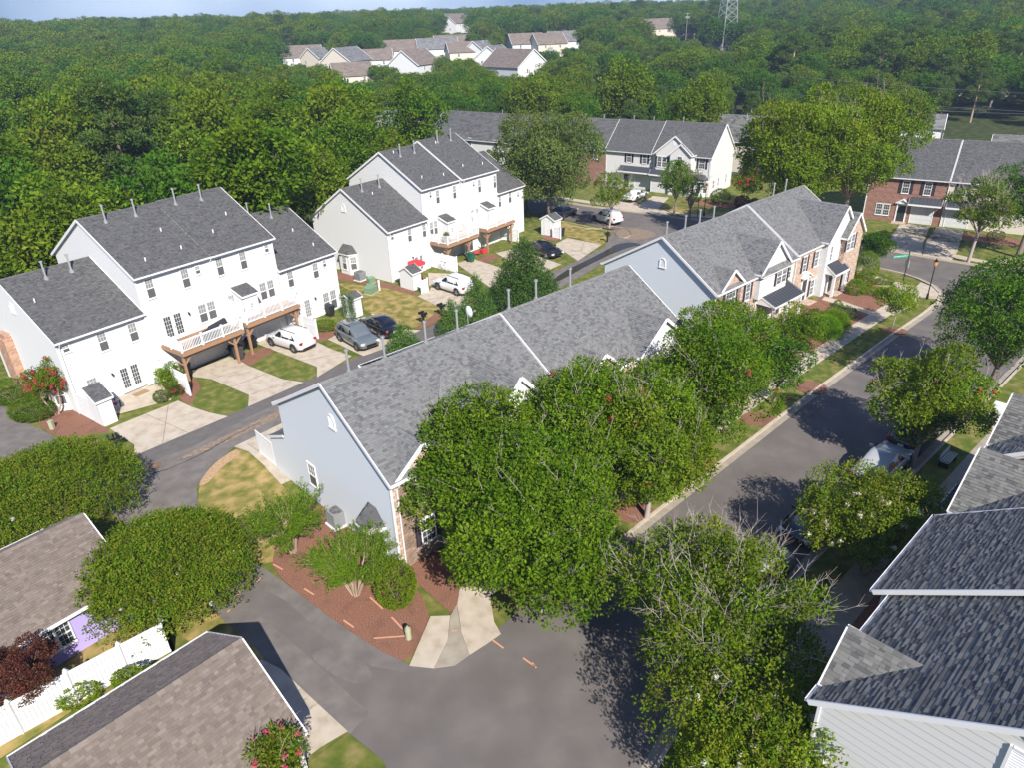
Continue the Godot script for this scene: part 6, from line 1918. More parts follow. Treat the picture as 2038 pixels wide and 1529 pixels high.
func lattice_tower(label: String, at: Vector3, h: float, base: float, turn: float) -> void:
	var o := thing("transmission_tower", label, "pylon", at, turn)
	var m := MB.new()
	var corner := func(k: int, y: float) -> Vector3:
		var t := y / h
		var w := base / 2 * (1.0 - t) + 0.9 * t if t < 0.62 else lerpf(base / 2 * 0.38 + 0.9 * 0.62, 0.35, (t - 0.62) / 0.38)
		return Vector3([-1, 1, 1, -1][k] * w, y, [-1, -1, 1, 1][k] * w)
	for k in 4:
		m.beam(corner.call(k, 0.0), corner.call(k, h * 0.62), 0.28, 0.28); m.beam(corner.call(k, h * 0.62), corner.call(k, h), 0.2, 0.2)
	obj("leg", m, M.galv, o)
	m = MB.new()
	var y := 0.0
	while y < h - 2.0:
		var step := maxf(1.8, 5.2 * (1.0 - y / h))
		for k in 4:
			var q := (k + 1) % 4
			m.beam(corner.call(k, y), corner.call(q, y + step), 0.13, 0.13); m.beam(corner.call(q, y), corner.call(k, y + step), 0.13, 0.13); m.beam(corner.call(k, y + step), corner.call(q, y + step), 0.11, 0.11)
		y += step
	obj("bracing", m, M.galv, o)
	for s in [[0.70, 7.0], [0.82, 8.5], [0.94, 6.5]]:
		m = MB.new()
		for d in [-1, 1]:
			var yy: float = h * s[0]
			m.beam(Vector3(0, yy, 0), Vector3(d * s[1], yy + 0.3, 0), 0.22, 0.22); m.beam(Vector3(0, yy + 1.6, 0), Vector3(d * s[1], yy + 0.4, 0), 0.16, 0.16)
			m.tube([Vector3(d * s[1], yy + 0.2, 0), Vector3(d * s[1], yy - 1.6, 0)], [0.1, 0.1], 5)
		obj("cross_arm", m, M.galv, o)

func utility_pole(label: String, at: Vector3, h: float, turn: float, pots := false) -> void:
	var o := thing("utility_pole", label, "utility pole", at, turn)
	var m := MB.new()
	m.tube([Vector3.ZERO, Vector3(0, h, 0)], [0.17, 0.12], 8)
	obj("pole", m, M.pole, o)
	m = MB.new()
	m.box(-1.3, h - 0.7, -0.06, 1.3, h - 0.55, 0.06); m.beam(Vector3(-0.7, h - 0.62, 0.08), Vector3(0, h - 1.3, 0.08), 0.05, 0.05); m.beam(Vector3(0.7, h - 0.62, 0.08), Vector3(0, h - 1.3, 0.08), 0.05, 0.05)
	for x in [-1.2, -0.6, 0.6, 1.2]:
		m.tube([Vector3(x, h - 0.55, 0), Vector3(x, h - 0.3, 0)], [0.05, 0.03], 5)
	obj("cross_arm", m, M.pole, o)
	if pots:
		for s in [-1, 0, 1]:
			m = MB.new()
			m.tube([Vector3(s * 0.75, h - 2.9, 0.35), Vector3(s * 0.75, h - 1.9, 0.35)], [0.3, 0.3], 10)
			obj("transformer", m, M.galv, o)
		m = MB.new()
		m.box(-1.2, h - 2.5, 0.08, 1.2, h - 2.35, 0.2)
		obj("bracket", m, M.pole, o)

func wires(label: String, pts: Array, sag := 1.0, r := 0.025) -> void:
	var m := MB.new()
	for i in pts.size() - 1:
		var a: Vector3 = pts[i]; var b: Vector3 = pts[i + 1]
		var line := []; var rad := []
		for k in 13:
			var t := k / 12.0
			line.append(a.lerp(b, t) + Vector3.DOWN * sag * 4.0 * t * (1.0 - t)); rad.append(r)
		m.tube(line, rad, 4, false)
	tag(obj("power_line", m, M.wire), label, "power line")

# ---------------------------------------------------------------- cars
func loft(m: MB, rings: Array, closed := true) -> void:  # skins a row of rings with equal numbers of points
	for i in rings.size() - 1:
		var a: Array = rings[i]; var b: Array = rings[i + 1]
		var n := a.size()
		for k in n if closed else n - 1:
			var q := (k + 1) % n
			m.quad(a[k], b[k], b[q], a[q])

func car(label: String, at: Vector3, heading: Vector2, kind: String, paint_: Color, size := 1.08, group := "parked cars") -> void:
	# x runs forward. A lofted lower body with wheel arches, a glasshouse with its own panes, lamps, plates and wheels
	var o := thing("parked_car", label, "car", at, atan2(-heading.y, heading.x), group)
	o.scale = Vector3.ONE * size
	var suv := kind == "suv"
	var body := plain(paint_.r, paint_.g, paint_.b, .3, .15)
	body.clearcoat_enabled = true; body.clearcoat = 1.0; body.clearcoat_roughness = 0.05
	var L := 2.22 if suv else 2.36
	var belt := 1.02 if suv else 0.92
	var st: Array = [  # x, half width, sill, belt, crown of the top face
		[-L, 0.66, 0.48, 0.80, 0.01], [-L + 0.06, 0.80, 0.36, belt - 0.06, 0.015], [-L + 0.35, 0.88, 0.28, belt, 0.02], [-1.3, 0.91, 0.24, belt, 0.02], [0.0, 0.91, 0.22, belt - 0.02, 0.02],
		[0.85, 0.91, 0.22, belt - 0.03, 0.03], [1.45, 0.90, 0.24, belt - 0.12, 0.05], [L - 0.28, 0.85, 0.28, belt - 0.22, 0.05], [L - 0.06, 0.74, 0.36, belt - 0.34, 0.03], [L, 0.60, 0.44, belt - 0.42, 0.01]]
	if not suv:
		st[0][3] = 0.82; st[1][3] = 0.92; st[2][3] = 0.95
	var rings := []
	for s in st:
		var w: float = s[1]; var y0: float = s[2]; var y1: float = s[3]; var x: float = s[0]
		var half := [Vector2(0, y0), Vector2(w * 0.8, y0), Vector2(w * 0.97, y0 + 0.07), Vector2(w, y0 + (y1 - y0) * 0.5), Vector2(w * 0.985, y1 - 0.09), Vector2(w * 0.93, y1 - 0.02), Vector2(w * 0.6, y1 + s[4]), Vector2(0, y1 + s[4] * 1.6)]
		var r := []
		for p in half:
			r.append(Vector3(x, p.y, -p.x))
		for k in range(half.size() - 2, 0, -1):
			r.append(Vector3(x, half[k].y, half[k].x))
		rings.append(r)
	var m := MB.new()
	loft(m, rings)
	for e in [[0, 1.0], [-1, -1.0]]:
		var r: Array = rings[e[0]]
		for k in range(1, r.size() - 1):
			if e[1] > 0:
				m.tri(r[0], r[k], r[k + 1])
			else:
				m.tri(r[0], r[k + 1], r[k])
	m.smooth()
	# glasshouse: base and roof outlines
	var cab: Array = [[-L + 0.10, 0.76, belt - 0.02], [-L + 0.55, 0.66, 1.56], [-0.2, 0.70, 1.66], [0.35, 0.66, 1.60], [1.12, 0.76, belt - 0.06]] if suv else [[-1.75, 0.74, belt - 0.02], [-1.02, 0.60, 1.36], [-0.35, 0.63, 1.42], [0.22, 0.60, 1.38], [1.08, 0.76, belt - 0.05]]
	var cr := []
	for k in cab.size():
		var x: float = cab[k][0]; var w: float = cab[k][1]; var y: float = cab[k][2]
		var wb := 0.84 if k > 0 and k < cab.size() - 1 else w
		var b := belt - 0.03
		cr.append([Vector3(x, b, -wb), Vector3(x, y - 0.07, -w - 0.02), Vector3(x, y - 0.015, -w * 0.9), Vector3(x, y + 0.015, -w * 0.45), Vector3(x, y + 0.02, 0), Vector3(x, y + 0.015, w * 0.45), Vector3(x, y - 0.015, w * 0.9), Vector3(x, y - 0.07, w + 0.02), Vector3(x, b, wb)])
	var t := MB.new()
	loft(t, cr, false)
	t.smooth()
	var k0 := m.v.size()
	m.v.append_array(t.v); m.n.append_array(t.n); m.c.append_array(t.c)
	for q in t.ix:
		m.ix.append(q + k0)
	obj("body", m, body, o)
	# panes lie just proud of the pillars
	var lift := 0.012
	var fr: Array = cr[3]; var fb: Array = cr[4]
	m = MB.new()
	var n := Vector3(0.55, 0.83, 0) * lift
	m.quad(fb[1] * Vector3(1, 1, 0.92) + n, fr[2] * Vector3(1, 1, 0.94) + n - Vector3(0, .03, 0), fr[6] * Vector3(1, 1, 0.94) + n - Vector3(0, .03, 0), fb[7] * Vector3(1, 1, 0.92) + n)
	obj("windscreen", m, M.car_glass, o)
	m = MB.new()
	var rr: Array = cr[1]; var rb: Array = cr[0]
	n = Vector3(-0.8, 0.6, 0) * lift * 1.4
	m.quad(rb[7] * Vector3(1, 1, 0.88) + n + Vector3(.02, .05, 0), rr[6] * Vector3(1, 1, 0.92) + n - Vector3(0.03, .06, 0), rr[2] * Vector3(1, 1, 0.92) + n - Vector3(0.03, .06, 0), rb[1] * Vector3(1, 1, 0.88) + n + Vector3(.02, .05, 0))
	obj("rear_window", m, M.car_glass, o)
	for s in [-1, 1]:
		for pane in [[-1.62 if suv else -1.2, -1.18 if suv else -0.98, -0.98, -0.98] if suv else [-1.3, -1.02, -0.92, -0.92], [-0.9 if suv else -0.86, -0.9 if suv else -0.86, -0.06, -0.06], [0.02, 0.02, 0.30, 0.82]]:
			m = MB.new()
			var yb := belt + 0.01; var yt := 1.46 if suv else 1.27
			var zb := 0.845; var zt := 0.715 if suv else 0.665
			var p := Vector3(pane[0], yb, s * zb); var q := Vector3(pane[3], yb, s * zb); var e := Vector3(pane[2], yt, s * zt); var f := Vector3(pane[1], yt, s * zt)
			if s > 0:
				m.quad(p, q, e, f)
			else:
				m.quad(q, p, f, e)
			obj("side_window", m, M.car_glass, o)
		m = MB.new()
		m.obox(Vector3(0.72, belt + 0.06, s * 0.98), Vector3(0.06, 0.07, 0.1))
		obj("mirror", m, body, o)
		m = MB.new()
		m.obox(Vector3(L - 0.16, belt - 0.33, s * 0.66), Vector3(0.13, 0.07, 0.15), Basis(Vector3.UP, s * 0.5))
		obj("headlight", m, M.lamp_clear, o)
		m = MB.new()
		m.obox(Vector3(-L + 0.08, belt - 0.14, s * 0.68), Vector3(0.09, 0.09 if suv else 0.06, 0.14), Basis(Vector3.UP, -s * 0.35))
		obj("tail_light", m, M.lamp_red, o)
		for x in [-1.33, 1.33]:
			if not cache.has("tyre"):
				var w := MB.new()
				var prof := [[0.24, 0.10], [0.33, 0.11], [0.345, 0.07], [0.345, -0.07], [0.33, -0.11], [0.24, -0.10]]
				var wr := []
				for a in 20:
					var ring := []
					for p in prof:
						ring.append(Vector3(cos(TAU * a / 20) * p[0], sin(TAU * a / 20) * p[0], p[1]))
					wr.append(ring)
				wr.append(wr[0])
				loft(w, wr)
				cache.tyre = w.mesh(M.tyre)
				w = MB.new()
				w.disc(Vector3(0, 0, 0.075), Vector3.BACK, 0.24, 20)
				for a in 5:
					w.obox(Vector3(cos(TAU * a / 5) * 0.12, sin(TAU * a / 5) * 0.12, 0.09), Vector3(0.12, 0.03, 0.012), Basis(Vector3.BACK, TAU * a / 5))
				w.col = Color(.15, .15, .15)
				w.disc(Vector3(0, 0, 0.07), Vector3.BACK, 0.25, 20, 0.235)
				cache.rim = w.mesh(M.rim)
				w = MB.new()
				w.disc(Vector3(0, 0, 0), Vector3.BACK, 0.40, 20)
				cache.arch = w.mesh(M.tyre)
			var at2 := Transform3D(Basis(Vector3.UP, 0.0 if s > 0 else PI), Vector3(x, 0.345, s * 0.82))
			var wheel := put("wheel", cache.tyre, o, at2)
			put("rim", cache.rim, wheel)
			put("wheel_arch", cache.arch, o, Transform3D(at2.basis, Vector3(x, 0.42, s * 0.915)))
	m = MB.new()
	m.box(L - 0.05, 0.42, -0.45, L + 0.012, 0.62, 0.45)
	m.box(-L - 0.01, 0.34, -0.6, -L + 0.2, 0.46, 0.6)
	obj("grille", m, M.black_metal, o)
	m = MB.new()
	m.box(-L - 0.015, 0.62, -0.16, -L + 0.1, 0.74, 0.16)
	obj("number_plate", m, M.trim, o)
	if suv:
		m = MB.new()
		for s in [-1, 1]:
			m.beam(Vector3(-1.5, 1.64, s * 0.62), Vector3(0.2, 1.68, s * 0.62), 0.04, 0.04)
		obj("roof_rail", m, M.black_metal, o)

func build_cars() -> void:
	car("white crossover parked under the lattice deck, its tail to the alley", Vector3(-19.15, 0.05, -57.0), Vector2(-2.51, -1.75), "suv", Color(.72, .73, .74))
	car("grey estate car facing the alley beside the black saloon", Vector3(-13.35, 0.05, -57.1), Vector2(1.92, 2.23), "suv", Color(.13, .15, .155))
	car("black saloon parked nose-in next to the grey estate", Vector3(-11.75, 0.05, -59.6), Vector2(-1.92, -2.23), "sedan", Color(.008, .008, .009))
	car("white crossover behind the cypress on the farther row's drive", Vector3(-5.65, 0.05, -69.75), Vector2(-2.24, -2.21), "suv", Color(.72, .73, .74))
	car("black car half hidden behind the dark cypress", Vector3(4.3, 0.05, -81.2), Vector2(.62, .78), "sedan", Color(.01, .01, .011))
	car("white crossover parked on the side street below the wispy tree", Vector3(13.5, 0.05, -94.8), Vector2(-1.7, -2.53), "suv", Color(.72, .73, .74))
	car("white car on the stucco house's drive", Vector3(19.5, 0.08, -107.2), Vector2(.6, -.8), "sedan", Color(.7, .7, .7))
	car("dark car in deep shade beside the pale green tree", Vector3(8.0, 0.05, -98.6), Vector2(.6, -.8), "sedan", Color(.02, .02, .025))
	car("silver car half under the red-tufted tree on the street", Vector3(21.9, 0.04, -35.1), Vector2(.745, -.667), "sedan", Color(.45, .46, .47))
	car("black car under the red-tufted tree, farthest of the kerbside cars", Vector3(25.6, 0.04, -38.4), Vector2(.745, -.667), "suv", Color(.01, .01, .012))
	car("dark blue-grey car, its nose showing left of the cream-flowered tree", Vector3(16.2, 0.04, -30.3), Vector2(-.78, .62), "sedan", Color(.02, .024, .03))
	car("silver car mostly hidden under the half-bare tree", Vector3(11.2, 0.04, -26.1), Vector2(-.78, .62), "sedan", Color(.3, .31, .32))

# ---------------------------------------------------------------- small things
func fence(called: String, label: String, pts: Array, h := 1.75, group := "", caps := true) -> void:
	var o := thing(called, label, "fence", pts[0], 0.0, group)
	for i in pts.size() - 1:
		var a: Vector3 = pts[i] - pts[0]; var b: Vector3 = pts[i + 1] - pts[0]
		var len := (b - a).length()
		var d := (b - a) / len
		var bs := Basis(d, Vector3.UP, d.cross(Vector3.UP))
		var n := maxi(2, int(len / 0.15))
		var key := "picket%.2f_%.3f" % [h, len / n]
		if not cache.has(key):
			var k := MB.new()
			k.obox(Vector3(0, h / 2 + 0.04, 0), Vector3(len / n / 2 - 0.007, h / 2 - 0.08, 0.012))
			cache[key] = k.mesh(M.vinyl)
		for k in n:
			put("picket", cache[key], o, Transform3D(bs, a + d * len * (k + 0.5) / n))
		var m := MB.new()
		for y in [0.1, h * 0.66, h]:
			m.obox((a + b) / 2 + Vector3(0, y, 0), Vector3(len / 2, 0.06 if y != h * 0.66 else 0.035, 0.028), bs)
		obj("rail", m, M.vinyl, o)
	for p in pts:
		var m := MB.new()
		var a: Vector3 = p - pts[0]
		m.box(a.x - 0.065, 0, a.z - 0.065, a.x + 0.065, h + 0.12, a.z + 0.065)
		m.box(a.x - 0.085, h + 0.12, a.z - 0.085, a.x + 0.085, h + 0.15, a.z + 0.085)
		if caps:
			m.tube([a + Vector3(0, h + 0.14, 0), a + Vector3(0, h + 0.2, 0), a + Vector3(0, h + 0.27, 0), a + Vector3(0, h + 0.31, 0)], [0.05, 0.09, 0.08, 0.01], 8)
		obj("fence_post", m, M.vinyl, o)

func mailboxes(label: String, at: Vector3, turn: float, n := 2) -> void:
	var o := thing("mailbox", label, "mailbox", at, turn, "black twin mailboxes")
	var m := MB.new()
	m.box(-0.06, 0, -0.06, 0.06, 1.25, 0.06); m.box(-0.5, 0.9, -0.05, 0.5, 1.0, 0.05); m.tube([Vector3(0, 1.25, 0), Vector3(0, 1.42, 0)], [0.07, 0.01], 6)
	m.beam(Vector3(0, 0.5, 0), Vector3(0.35, 0.92, 0), 0.06, 0.06); m.beam(Vector3(0, 0.5, 0), Vector3(-0.35, 0.92, 0), 0.06, 0.06)
	obj("post", m, M.black_metal, o)
	for k in n:
		m = MB.new()
		var x := (k - (n - 1) / 2.0) * 0.5
		m.box(x - 0.11, 1.0, -0.28, x + 0.11, 1.14, 0.28)
		m.tube([Vector3(x, 1.14, -0.28), Vector3(x, 1.14, 0.28)], [0.11, 0.11], 12)
		m.disc(Vector3(x, 1.14, 0.282), Vector3.BACK, 0.11, 12); m.disc(Vector3(x, 1.14, -0.282), Vector3.FORWARD, 0.11, 12)
		m.box(x + 0.112, 1.1, 0.0, x + 0.13, 1.3, 0.05)
		obj("box", m, M.black_metal, o)

func street_lamp(label: String, at: Vector3, h: float) -> void:
	var o := thing("street_lamp", label, "street lamp", at, 0.0, "black lantern posts")
	var m := MB.new()
	m.tube([Vector3.ZERO, Vector3(0, 0.5, 0), Vector3(0, 0.6, 0), Vector3(0, h - 0.6, 0), Vector3(0, h - 0.5, 0)], [0.13, 0.10, 0.055, 0.045, 0.09], 10)
	obj("pole", m, M.black_metal, o)
	m = MB.new()
	m.tube([Vector3(0, h - 0.5, 0), Vector3(0, h - 0.2, 0), Vector3(0, h - 0.08, 0)], [0.12, 0.2, 0.17], 8)
	obj("lantern", m, M.amber, o)
	m = MB.new()
	m.tube([Vector3(0, h - 0.08, 0), Vector3(0, h + 0.02, 0), Vector3(0, h + 0.14, 0), Vector3(0, h + 0.26, 0)], [0.2, 0.12, 0.05, 0.01], 8)
	for k in 4:
		m.beam(Vector3(cos(k * PI / 2) * 0.12, h - 0.5, sin(k * PI / 2) * 0.12), Vector3(cos(k * PI / 2) * 0.2, h - 0.1, sin(k * PI / 2) * 0.2), 0.02, 0.02)
	obj("lantern_cap", m, M.black_metal, o)

func ac_unit(label: String, at: Vector3, turn: float) -> void:
	var o := thing("air_conditioner", label, "air conditioner", at, turn)
	var m := MB.new()
	m.box(-0.45, 0.06, -0.45, 0.45, 0.95, 0.45)
	for k in 11:
		m.box(-0.462, 0.12 + k * 0.07, -0.462, 0.462, 0.15 + k * 0.07, 0.462)
	obj("casing", m, M.ac_grey, o)
	m = MB.new()
	m.col = Color(.25, .25, .25)
	m.disc(Vector3(0, 0.955, 0), Vector3.UP, 0.38, 20)
	m.col = Color.WHITE
	for r in [0.12, 0.2, 0.28, 0.37]:
		m.disc(Vector3(0, 0.965, 0), Vector3.UP, r, 20, r - 0.02)
	for k in 6:
		m.obox(Vector3(cos(TAU * k / 6) * 0.19, 0.96, sin(TAU * k / 6) * 0.19), Vector3(0.19, 0.008, 0.012), Basis(Vector3.UP, -TAU * k / 6))
	obj("fan_grille", m, M.ac_grey, o)
	m = MB.new()
	m.box(-0.55, 0, -0.55, 0.55, 0.06, 0.55)
	obj("pad", m, M.vinyl, o)

func cabinet(label: String, at: Vector3, turn: float, w: float, h: float, d: float) -> void:
	var o := thing("utility_cabinet", label, "utility box", at, turn)
	var m := MB.new()
	m.box(-w / 2, 0.05, -d / 2, w / 2, h * 0.8, d / 2)
	m.quad(Vector3(-w / 2 - .03, h * 0.8, d / 2 + .03), Vector3(w / 2 + .03, h * 0.8, d / 2 + .03), Vector3(w / 2 - .05, h, -d / 2 + .1), Vector3(-w / 2 + .05, h, -d / 2 + .1))
	m.quad(Vector3(w / 2 + .03, h * 0.8, d / 2 + .03), Vector3(w / 2 + .03, h * 0.8, -d / 2 - .03), Vector3(w / 2 - .05, h, -d / 2 + .1), Vector3(w / 2 - .05, h, -d / 2 + .1))
	m.quad(Vector3(-w / 2 - .03, h * 0.8, -d / 2 - .03), Vector3(-w / 2 - .03, h * 0.8, d / 2 + .03), Vector3(-w / 2 + .05, h, -d / 2 + .1), Vector3(-w / 2 + .05, h, -d / 2 + .1))
	obj("casing", m, M.green_box, o)
	m = MB.new()
	m.box(-w / 2 - 0.06, 0, -d / 2 - 0.06, w / 2 + 0.06, 0.05, d / 2 + 0.06)
	obj("pad", m, M.concrete, o)

func build_props() -> void:
	# fences
	fence("privacy_fence", "white vinyl fence between the end house's patio and the first garage", [spot("L", 6.45, -0.1), spot("L", 6.3, -2.2), spot("L", 6.15, -4.36)], 1.75, "white privacy fences between drives", false)
	fence("privacy_fence", "white vinyl fence right of the white crossover", [spot("L", 18.95, -0.3), spot("L", 18.9, -2.3), spot("L", 18.8, -4.26)], 1.75, "white privacy fences between drives", false)
	fence("privacy_fence", "white vinyl fence behind the bicycle in the farther row", [spot("M", 6.25, -0.1), spot("M", 6.22, -2.2), spot("M", 6.19, -4.3)], 1.75, "white privacy fences between drives", false)
	fence("privacy_fence", "short white vinyl fence by the last deck of the farther row", [spot("M", 19.2, -0.5), spot("M", 19.3, -3.0)], 1.5, "white privacy fences between drives", false)
	fence("privacy_fence", "short white screen beside the small shed near the parasol", [spot("M", -0.85, -5.58), spot("M", 0.0, -5.65)], 1.35, "", false)
	fence("privacy_fence", "short white screen beside the shed under the pale green tree", [spot("M", 23.2, -6.7), spot("M", 23.3, -5.5)], 1.3, "", false)
	fence("garden_fence", "long white picket-board fence with ball caps behind the brown garage", [Vector3(-15.72, 0, -23.2), Vector3(-17.1, 0, -21.95), Vector3(-18.6, 0, -20.6), Vector3(-20.1, 0, -19.2), Vector3(-21.6, 0, -17.8)], 1.7)
	fence("garden_fence", "short white fence end turning towards the domed tree", [Vector3(-15.72, 0, -23.2), Vector3(-16.6, 0, -24.4)], 1.7)
	# mail, lamps, signs
	mailboxes("black mailbox at the end of the left patio drive", Vector3(-26.4, 0.04, -40.4), 0.7)
	mailboxes("black twin mailboxes on mulch, nearer to the black saloon", Vector3(-7.95, 0.05, -60.8), -0.9)
	mailboxes("black twin mailboxes on mulch, nearer to the white crossover", Vector3(-6.4, 0.05, -62.7), -0.9)
	mailboxes("single black mailbox by the alley's far mouth", Vector3(12.3, 0.05, -85.4), -0.9, 1)
	street_lamp("black street lamp with amber lantern on the street corner", Vector3(39.45, 0.12, -62.7), 3.75)
	street_lamp("black street lamp before the stucco end house, right one", Vector3(27.0, 0.05, -96.4), 4.2)
	var o := thing("flag_post", "thin dark post with white tag before the stucco house", "post", Vector3(26.0, 0.05, -96.0))
	var m := MB.new()
	m.tube([Vector3.ZERO, Vector3(0, 3.1, 0)], [0.05, 0.04], 6)
	obj("pole", m, M.black_metal, o)
	m = MB.new()
	m.box(-0.08, 2.7, -0.03, 0.08, 3.15, 0.03)
	obj("tag", m, M.trim, o)
	o = thing("street_sign", "green street-name sign on a black post at the corner", "street sign", Vector3(39.55, 0.12, -67.4), 0.18)
	m = MB.new()
	m.tube([Vector3.ZERO, Vector3(0, 3.3, 0)], [0.045, 0.045], 8)
	obj("pole", m, M.black_metal, o)
	m = MB.new()
	m.box(-1.72, 2.62, -0.012, -0.06, 2.96, 0.012)
	m.col = Color(1, 1, 1)
	obj("sign_plate", m, M.sign_green, o)
	var tm := TextMesh.new()
	var sf := SystemFont.new()
	sf.font_names = PackedStringArray(["Droid Sans"])
	tm.font = sf; tm.text = "HETSWARD SMITH CT"; tm.font_size = 32; tm.pixel_size = 0.0052; tm.depth = 0.006
	tm.material = M.trim
	put("lettering", tm, o, Transform3D(Basis.IDENTITY, Vector3(-0.89, 2.79, 0.016)))
	m = MB.new()
	m.box(-0.04, 1.6, -0.25, 0.04, 2.3, 0.25)
	obj("side_plate", m, M.galv, o)
	# machines beside the houses
	ac_unit("dark grey air conditioner in the mulch below the near gable", Vector3(-9.98, 0.05, -31.9), 0.75)
	ac_unit("grey air conditioner beside the farther row's bay window", spot("M", -1.35, 3.1, 0.05), 0.9)
	cabinet("low green utility box on the dry lawn", spot("M", -3.6, -0.95, 0.04), 1.2, 1.25, 0.85, 0.95)
	cabinet("narrow green utility box next to the air conditioner", spot("M", -1.5, 1.25, 0.05), 0.9, 0.8, 0.75, 0.5)
	o = thing("utility_pedestal", "pale green round cable pedestal in the mulch by the corner apron", "utility box", Vector3(-5.08, 0.05, -23.4))
	m = MB.new()
	m.tube([Vector3.ZERO, Vector3(0, 0.62, 0), Vector3(0, 0.72, 0), Vector3(0, 0.76, 0)], [0.14, 0.14, 0.12, 0.04], 12)
	obj("casing", m, M.pedestal, o)
	m = MB.new()
	m.tube([Vector3(0, 0.5, 0), Vector3(0, 0.54, 0)], [0.15, 0.15], 12)
	obj("collar", m, M.pedestal, o)
	o = thing("utility_pedestal", "small pale cable pedestal at the mulch edge by the hedge", "utility box", Vector3(-32.6, 0.04, -43.7))
	m = MB.new()
	m.box(-0.13, 0, -0.13, 0.13, 0.6, 0.13); m.box(-0.15, 0.6, -0.15, 0.15, 0.66, 0.15)
	obj("casing", m, M.pedestal, o)
	o = thing("marker_post", "white plastic utility post at the dry lawn's edge", "post", spot("M", -2.6, -1.2, 0.04))
	m = MB.new()
	m.box(-0.08, 0, -0.05, 0.08, 1.1, 0.05); m.box(-0.1, 1.0, -0.06, 0.1, 1.12, 0.06)
	obj("casing", m, M.vinyl, o)
	# patio things
	o = thing("patio_chair", "blue slatted garden chair with a pink cushion on the patio", "chair", spot("L", 1.85, -1.35, 0.10), 2.6)
	m = MB.new()
	for k in 5:
		m.obox(Vector3(-0.24 + k * 0.12, 0.36, 0), Vector3(0.05, 0.012, 0.28), Basis(Vector3.RIGHT, 0.12))
	obj("seat", m, M.blue, o)
	m = MB.new()
	for k in 5:
		m.obox(Vector3(-0.24 + k * 0.12, 0.74, -0.36), Vector3(0.05, 0.42 - 0.05 * absf(k - 2), 0.012), Basis(Vector3.RIGHT, -0.35))
	obj("backrest", m, M.blue, o)
	for s in [-1, 1]:
		m = MB.new()
		m.box(s * 0.34 - 0.05, 0.55, -0.32, s * 0.34 + 0.05, 0.58, 0.38)
		obj("armrest", m, M.blue, o)
		for z in [-0.25, 0.3]:
			m = MB.new()
			m.box(s * 0.32 - 0.03, 0, z - 0.04, s * 0.32 + 0.03, 0.55, z + 0.04)
			obj("leg", m, M.blue, o)
	m = MB.new()
	m.obox(Vector3.ZERO, Vector3(0.17, 0.06, 0.15), Basis(Vector3.RIGHT, 0.2))
	var cu := obj("cushion", m, M.pink, self, Transform3D(Basis(Vector3.UP, 2.6), spot("L", 1.85, -1.35, 0.10) + Vector3(0, 0.44, 0)))
	tag(cu, "pink cushion on the blue garden chair", "cushion")
	m = MB.new()
	m.box(-0.55, 0, -0.3, 0.55, 0.02, 0.3)
	tag(obj("doormat", m, M.mat_brown, self, Transform3D(Basis(Vector3.UP, deg_to_rad(53.7)), spot("L", 4.2, -0.75, 0.102))), "brown doormat before the white glazed doors", "doormat")
	o = thing("parasol", "red parasol over the small patio by the white shed", "parasol", spot("M", 2.0, -2.3, 0.05), 0.4)
	m = MB.new()
	for k in 8:
		var a := TAU * k / 8; var b := TAU * (k + 1) / 8
		m.col = Color.WHITE * (1.0 if k % 2 else 0.9)
		m.tri(Vector3(0, 2.35, 0), Vector3(cos(b) * 1.0, 1.9, sin(b) * 1.3), Vector3(cos(a) * 1.0, 1.9, sin(a) * 1.3))
		m.tri(Vector3(0, 2.34, 0), Vector3(cos(a) * 1.0, 1.89, sin(a) * 1.3), Vector3(cos(b) * 1.0, 1.89, sin(b) * 1.3))
	obj("canopy", m, M.red, o)
	m = MB.new()
	m.tube([Vector3.ZERO, Vector3(0, 2.4, 0)], [0.025, 0.02], 6); m.tube([Vector3.ZERO, Vector3(0, 0.12, 0)], [0.25, 0.2], 10)
	obj("pole", m, M.galv, o)
	for s in [["red folding chair under the parasol, left", 1.2, -2.6, 0.2], ["red folding chair under the parasol, right", 1.4, -3.9, 2.2]]:
		o = thing("folding_chair", s[0], "chair", spot("M", s[1], s[2], 0.05), s[3])
		m = MB.new()
		m.obox(Vector3(0, 0.45, 0), Vector3(0.25, 0.02, 0.25))
		obj("seat", m, M.red, o)
		m = MB.new()
		m.obox(Vector3(0, 0.75, -0.27), Vector3(0.25, 0.26, 0.02), Basis(Vector3.RIGHT, -0.25))
		obj("backrest", m, M.red, o)
		for x in [-0.24, 0.24]:
			m = MB.new()
			m.beam(Vector3(x, 0, 0.25), Vector3(x, 0.9, -0.3), 0.03, 0.03); m.beam(Vector3(x, 0, -0.25), Vector3(x, 0.45, 0.25), 0.03, 0.03)
			obj("leg", m, M.galv, o)
	o = thing("bicycle", "white bicycle leaning on the privacy fence", "bicycle", spot("M", 5.9, -2.6, 0.05), deg_to_rad(52.1 + 90))
	for x in [-0.52, 0.52]:
		m = MB.new()
		var ring := []; var rad := []
		for k in 25:
			ring.append(Vector3(x + cos(TAU * k / 24) * 0.33, 0.34 + sin(TAU * k / 24) * 0.33, 0)); rad.append(0.022)
		m.tube(ring, rad, 5, false)
		for k in 8:
			m.beam(Vector3(x, 0.34, 0), Vector3(x + cos(TAU * k / 8) * 0.33, 0.34 + sin(TAU * k / 8) * 0.33, 0), 0.006, 0.006, Vector3.BACK)
		obj("wheel", m, M.galv, o)
	m = MB.new()
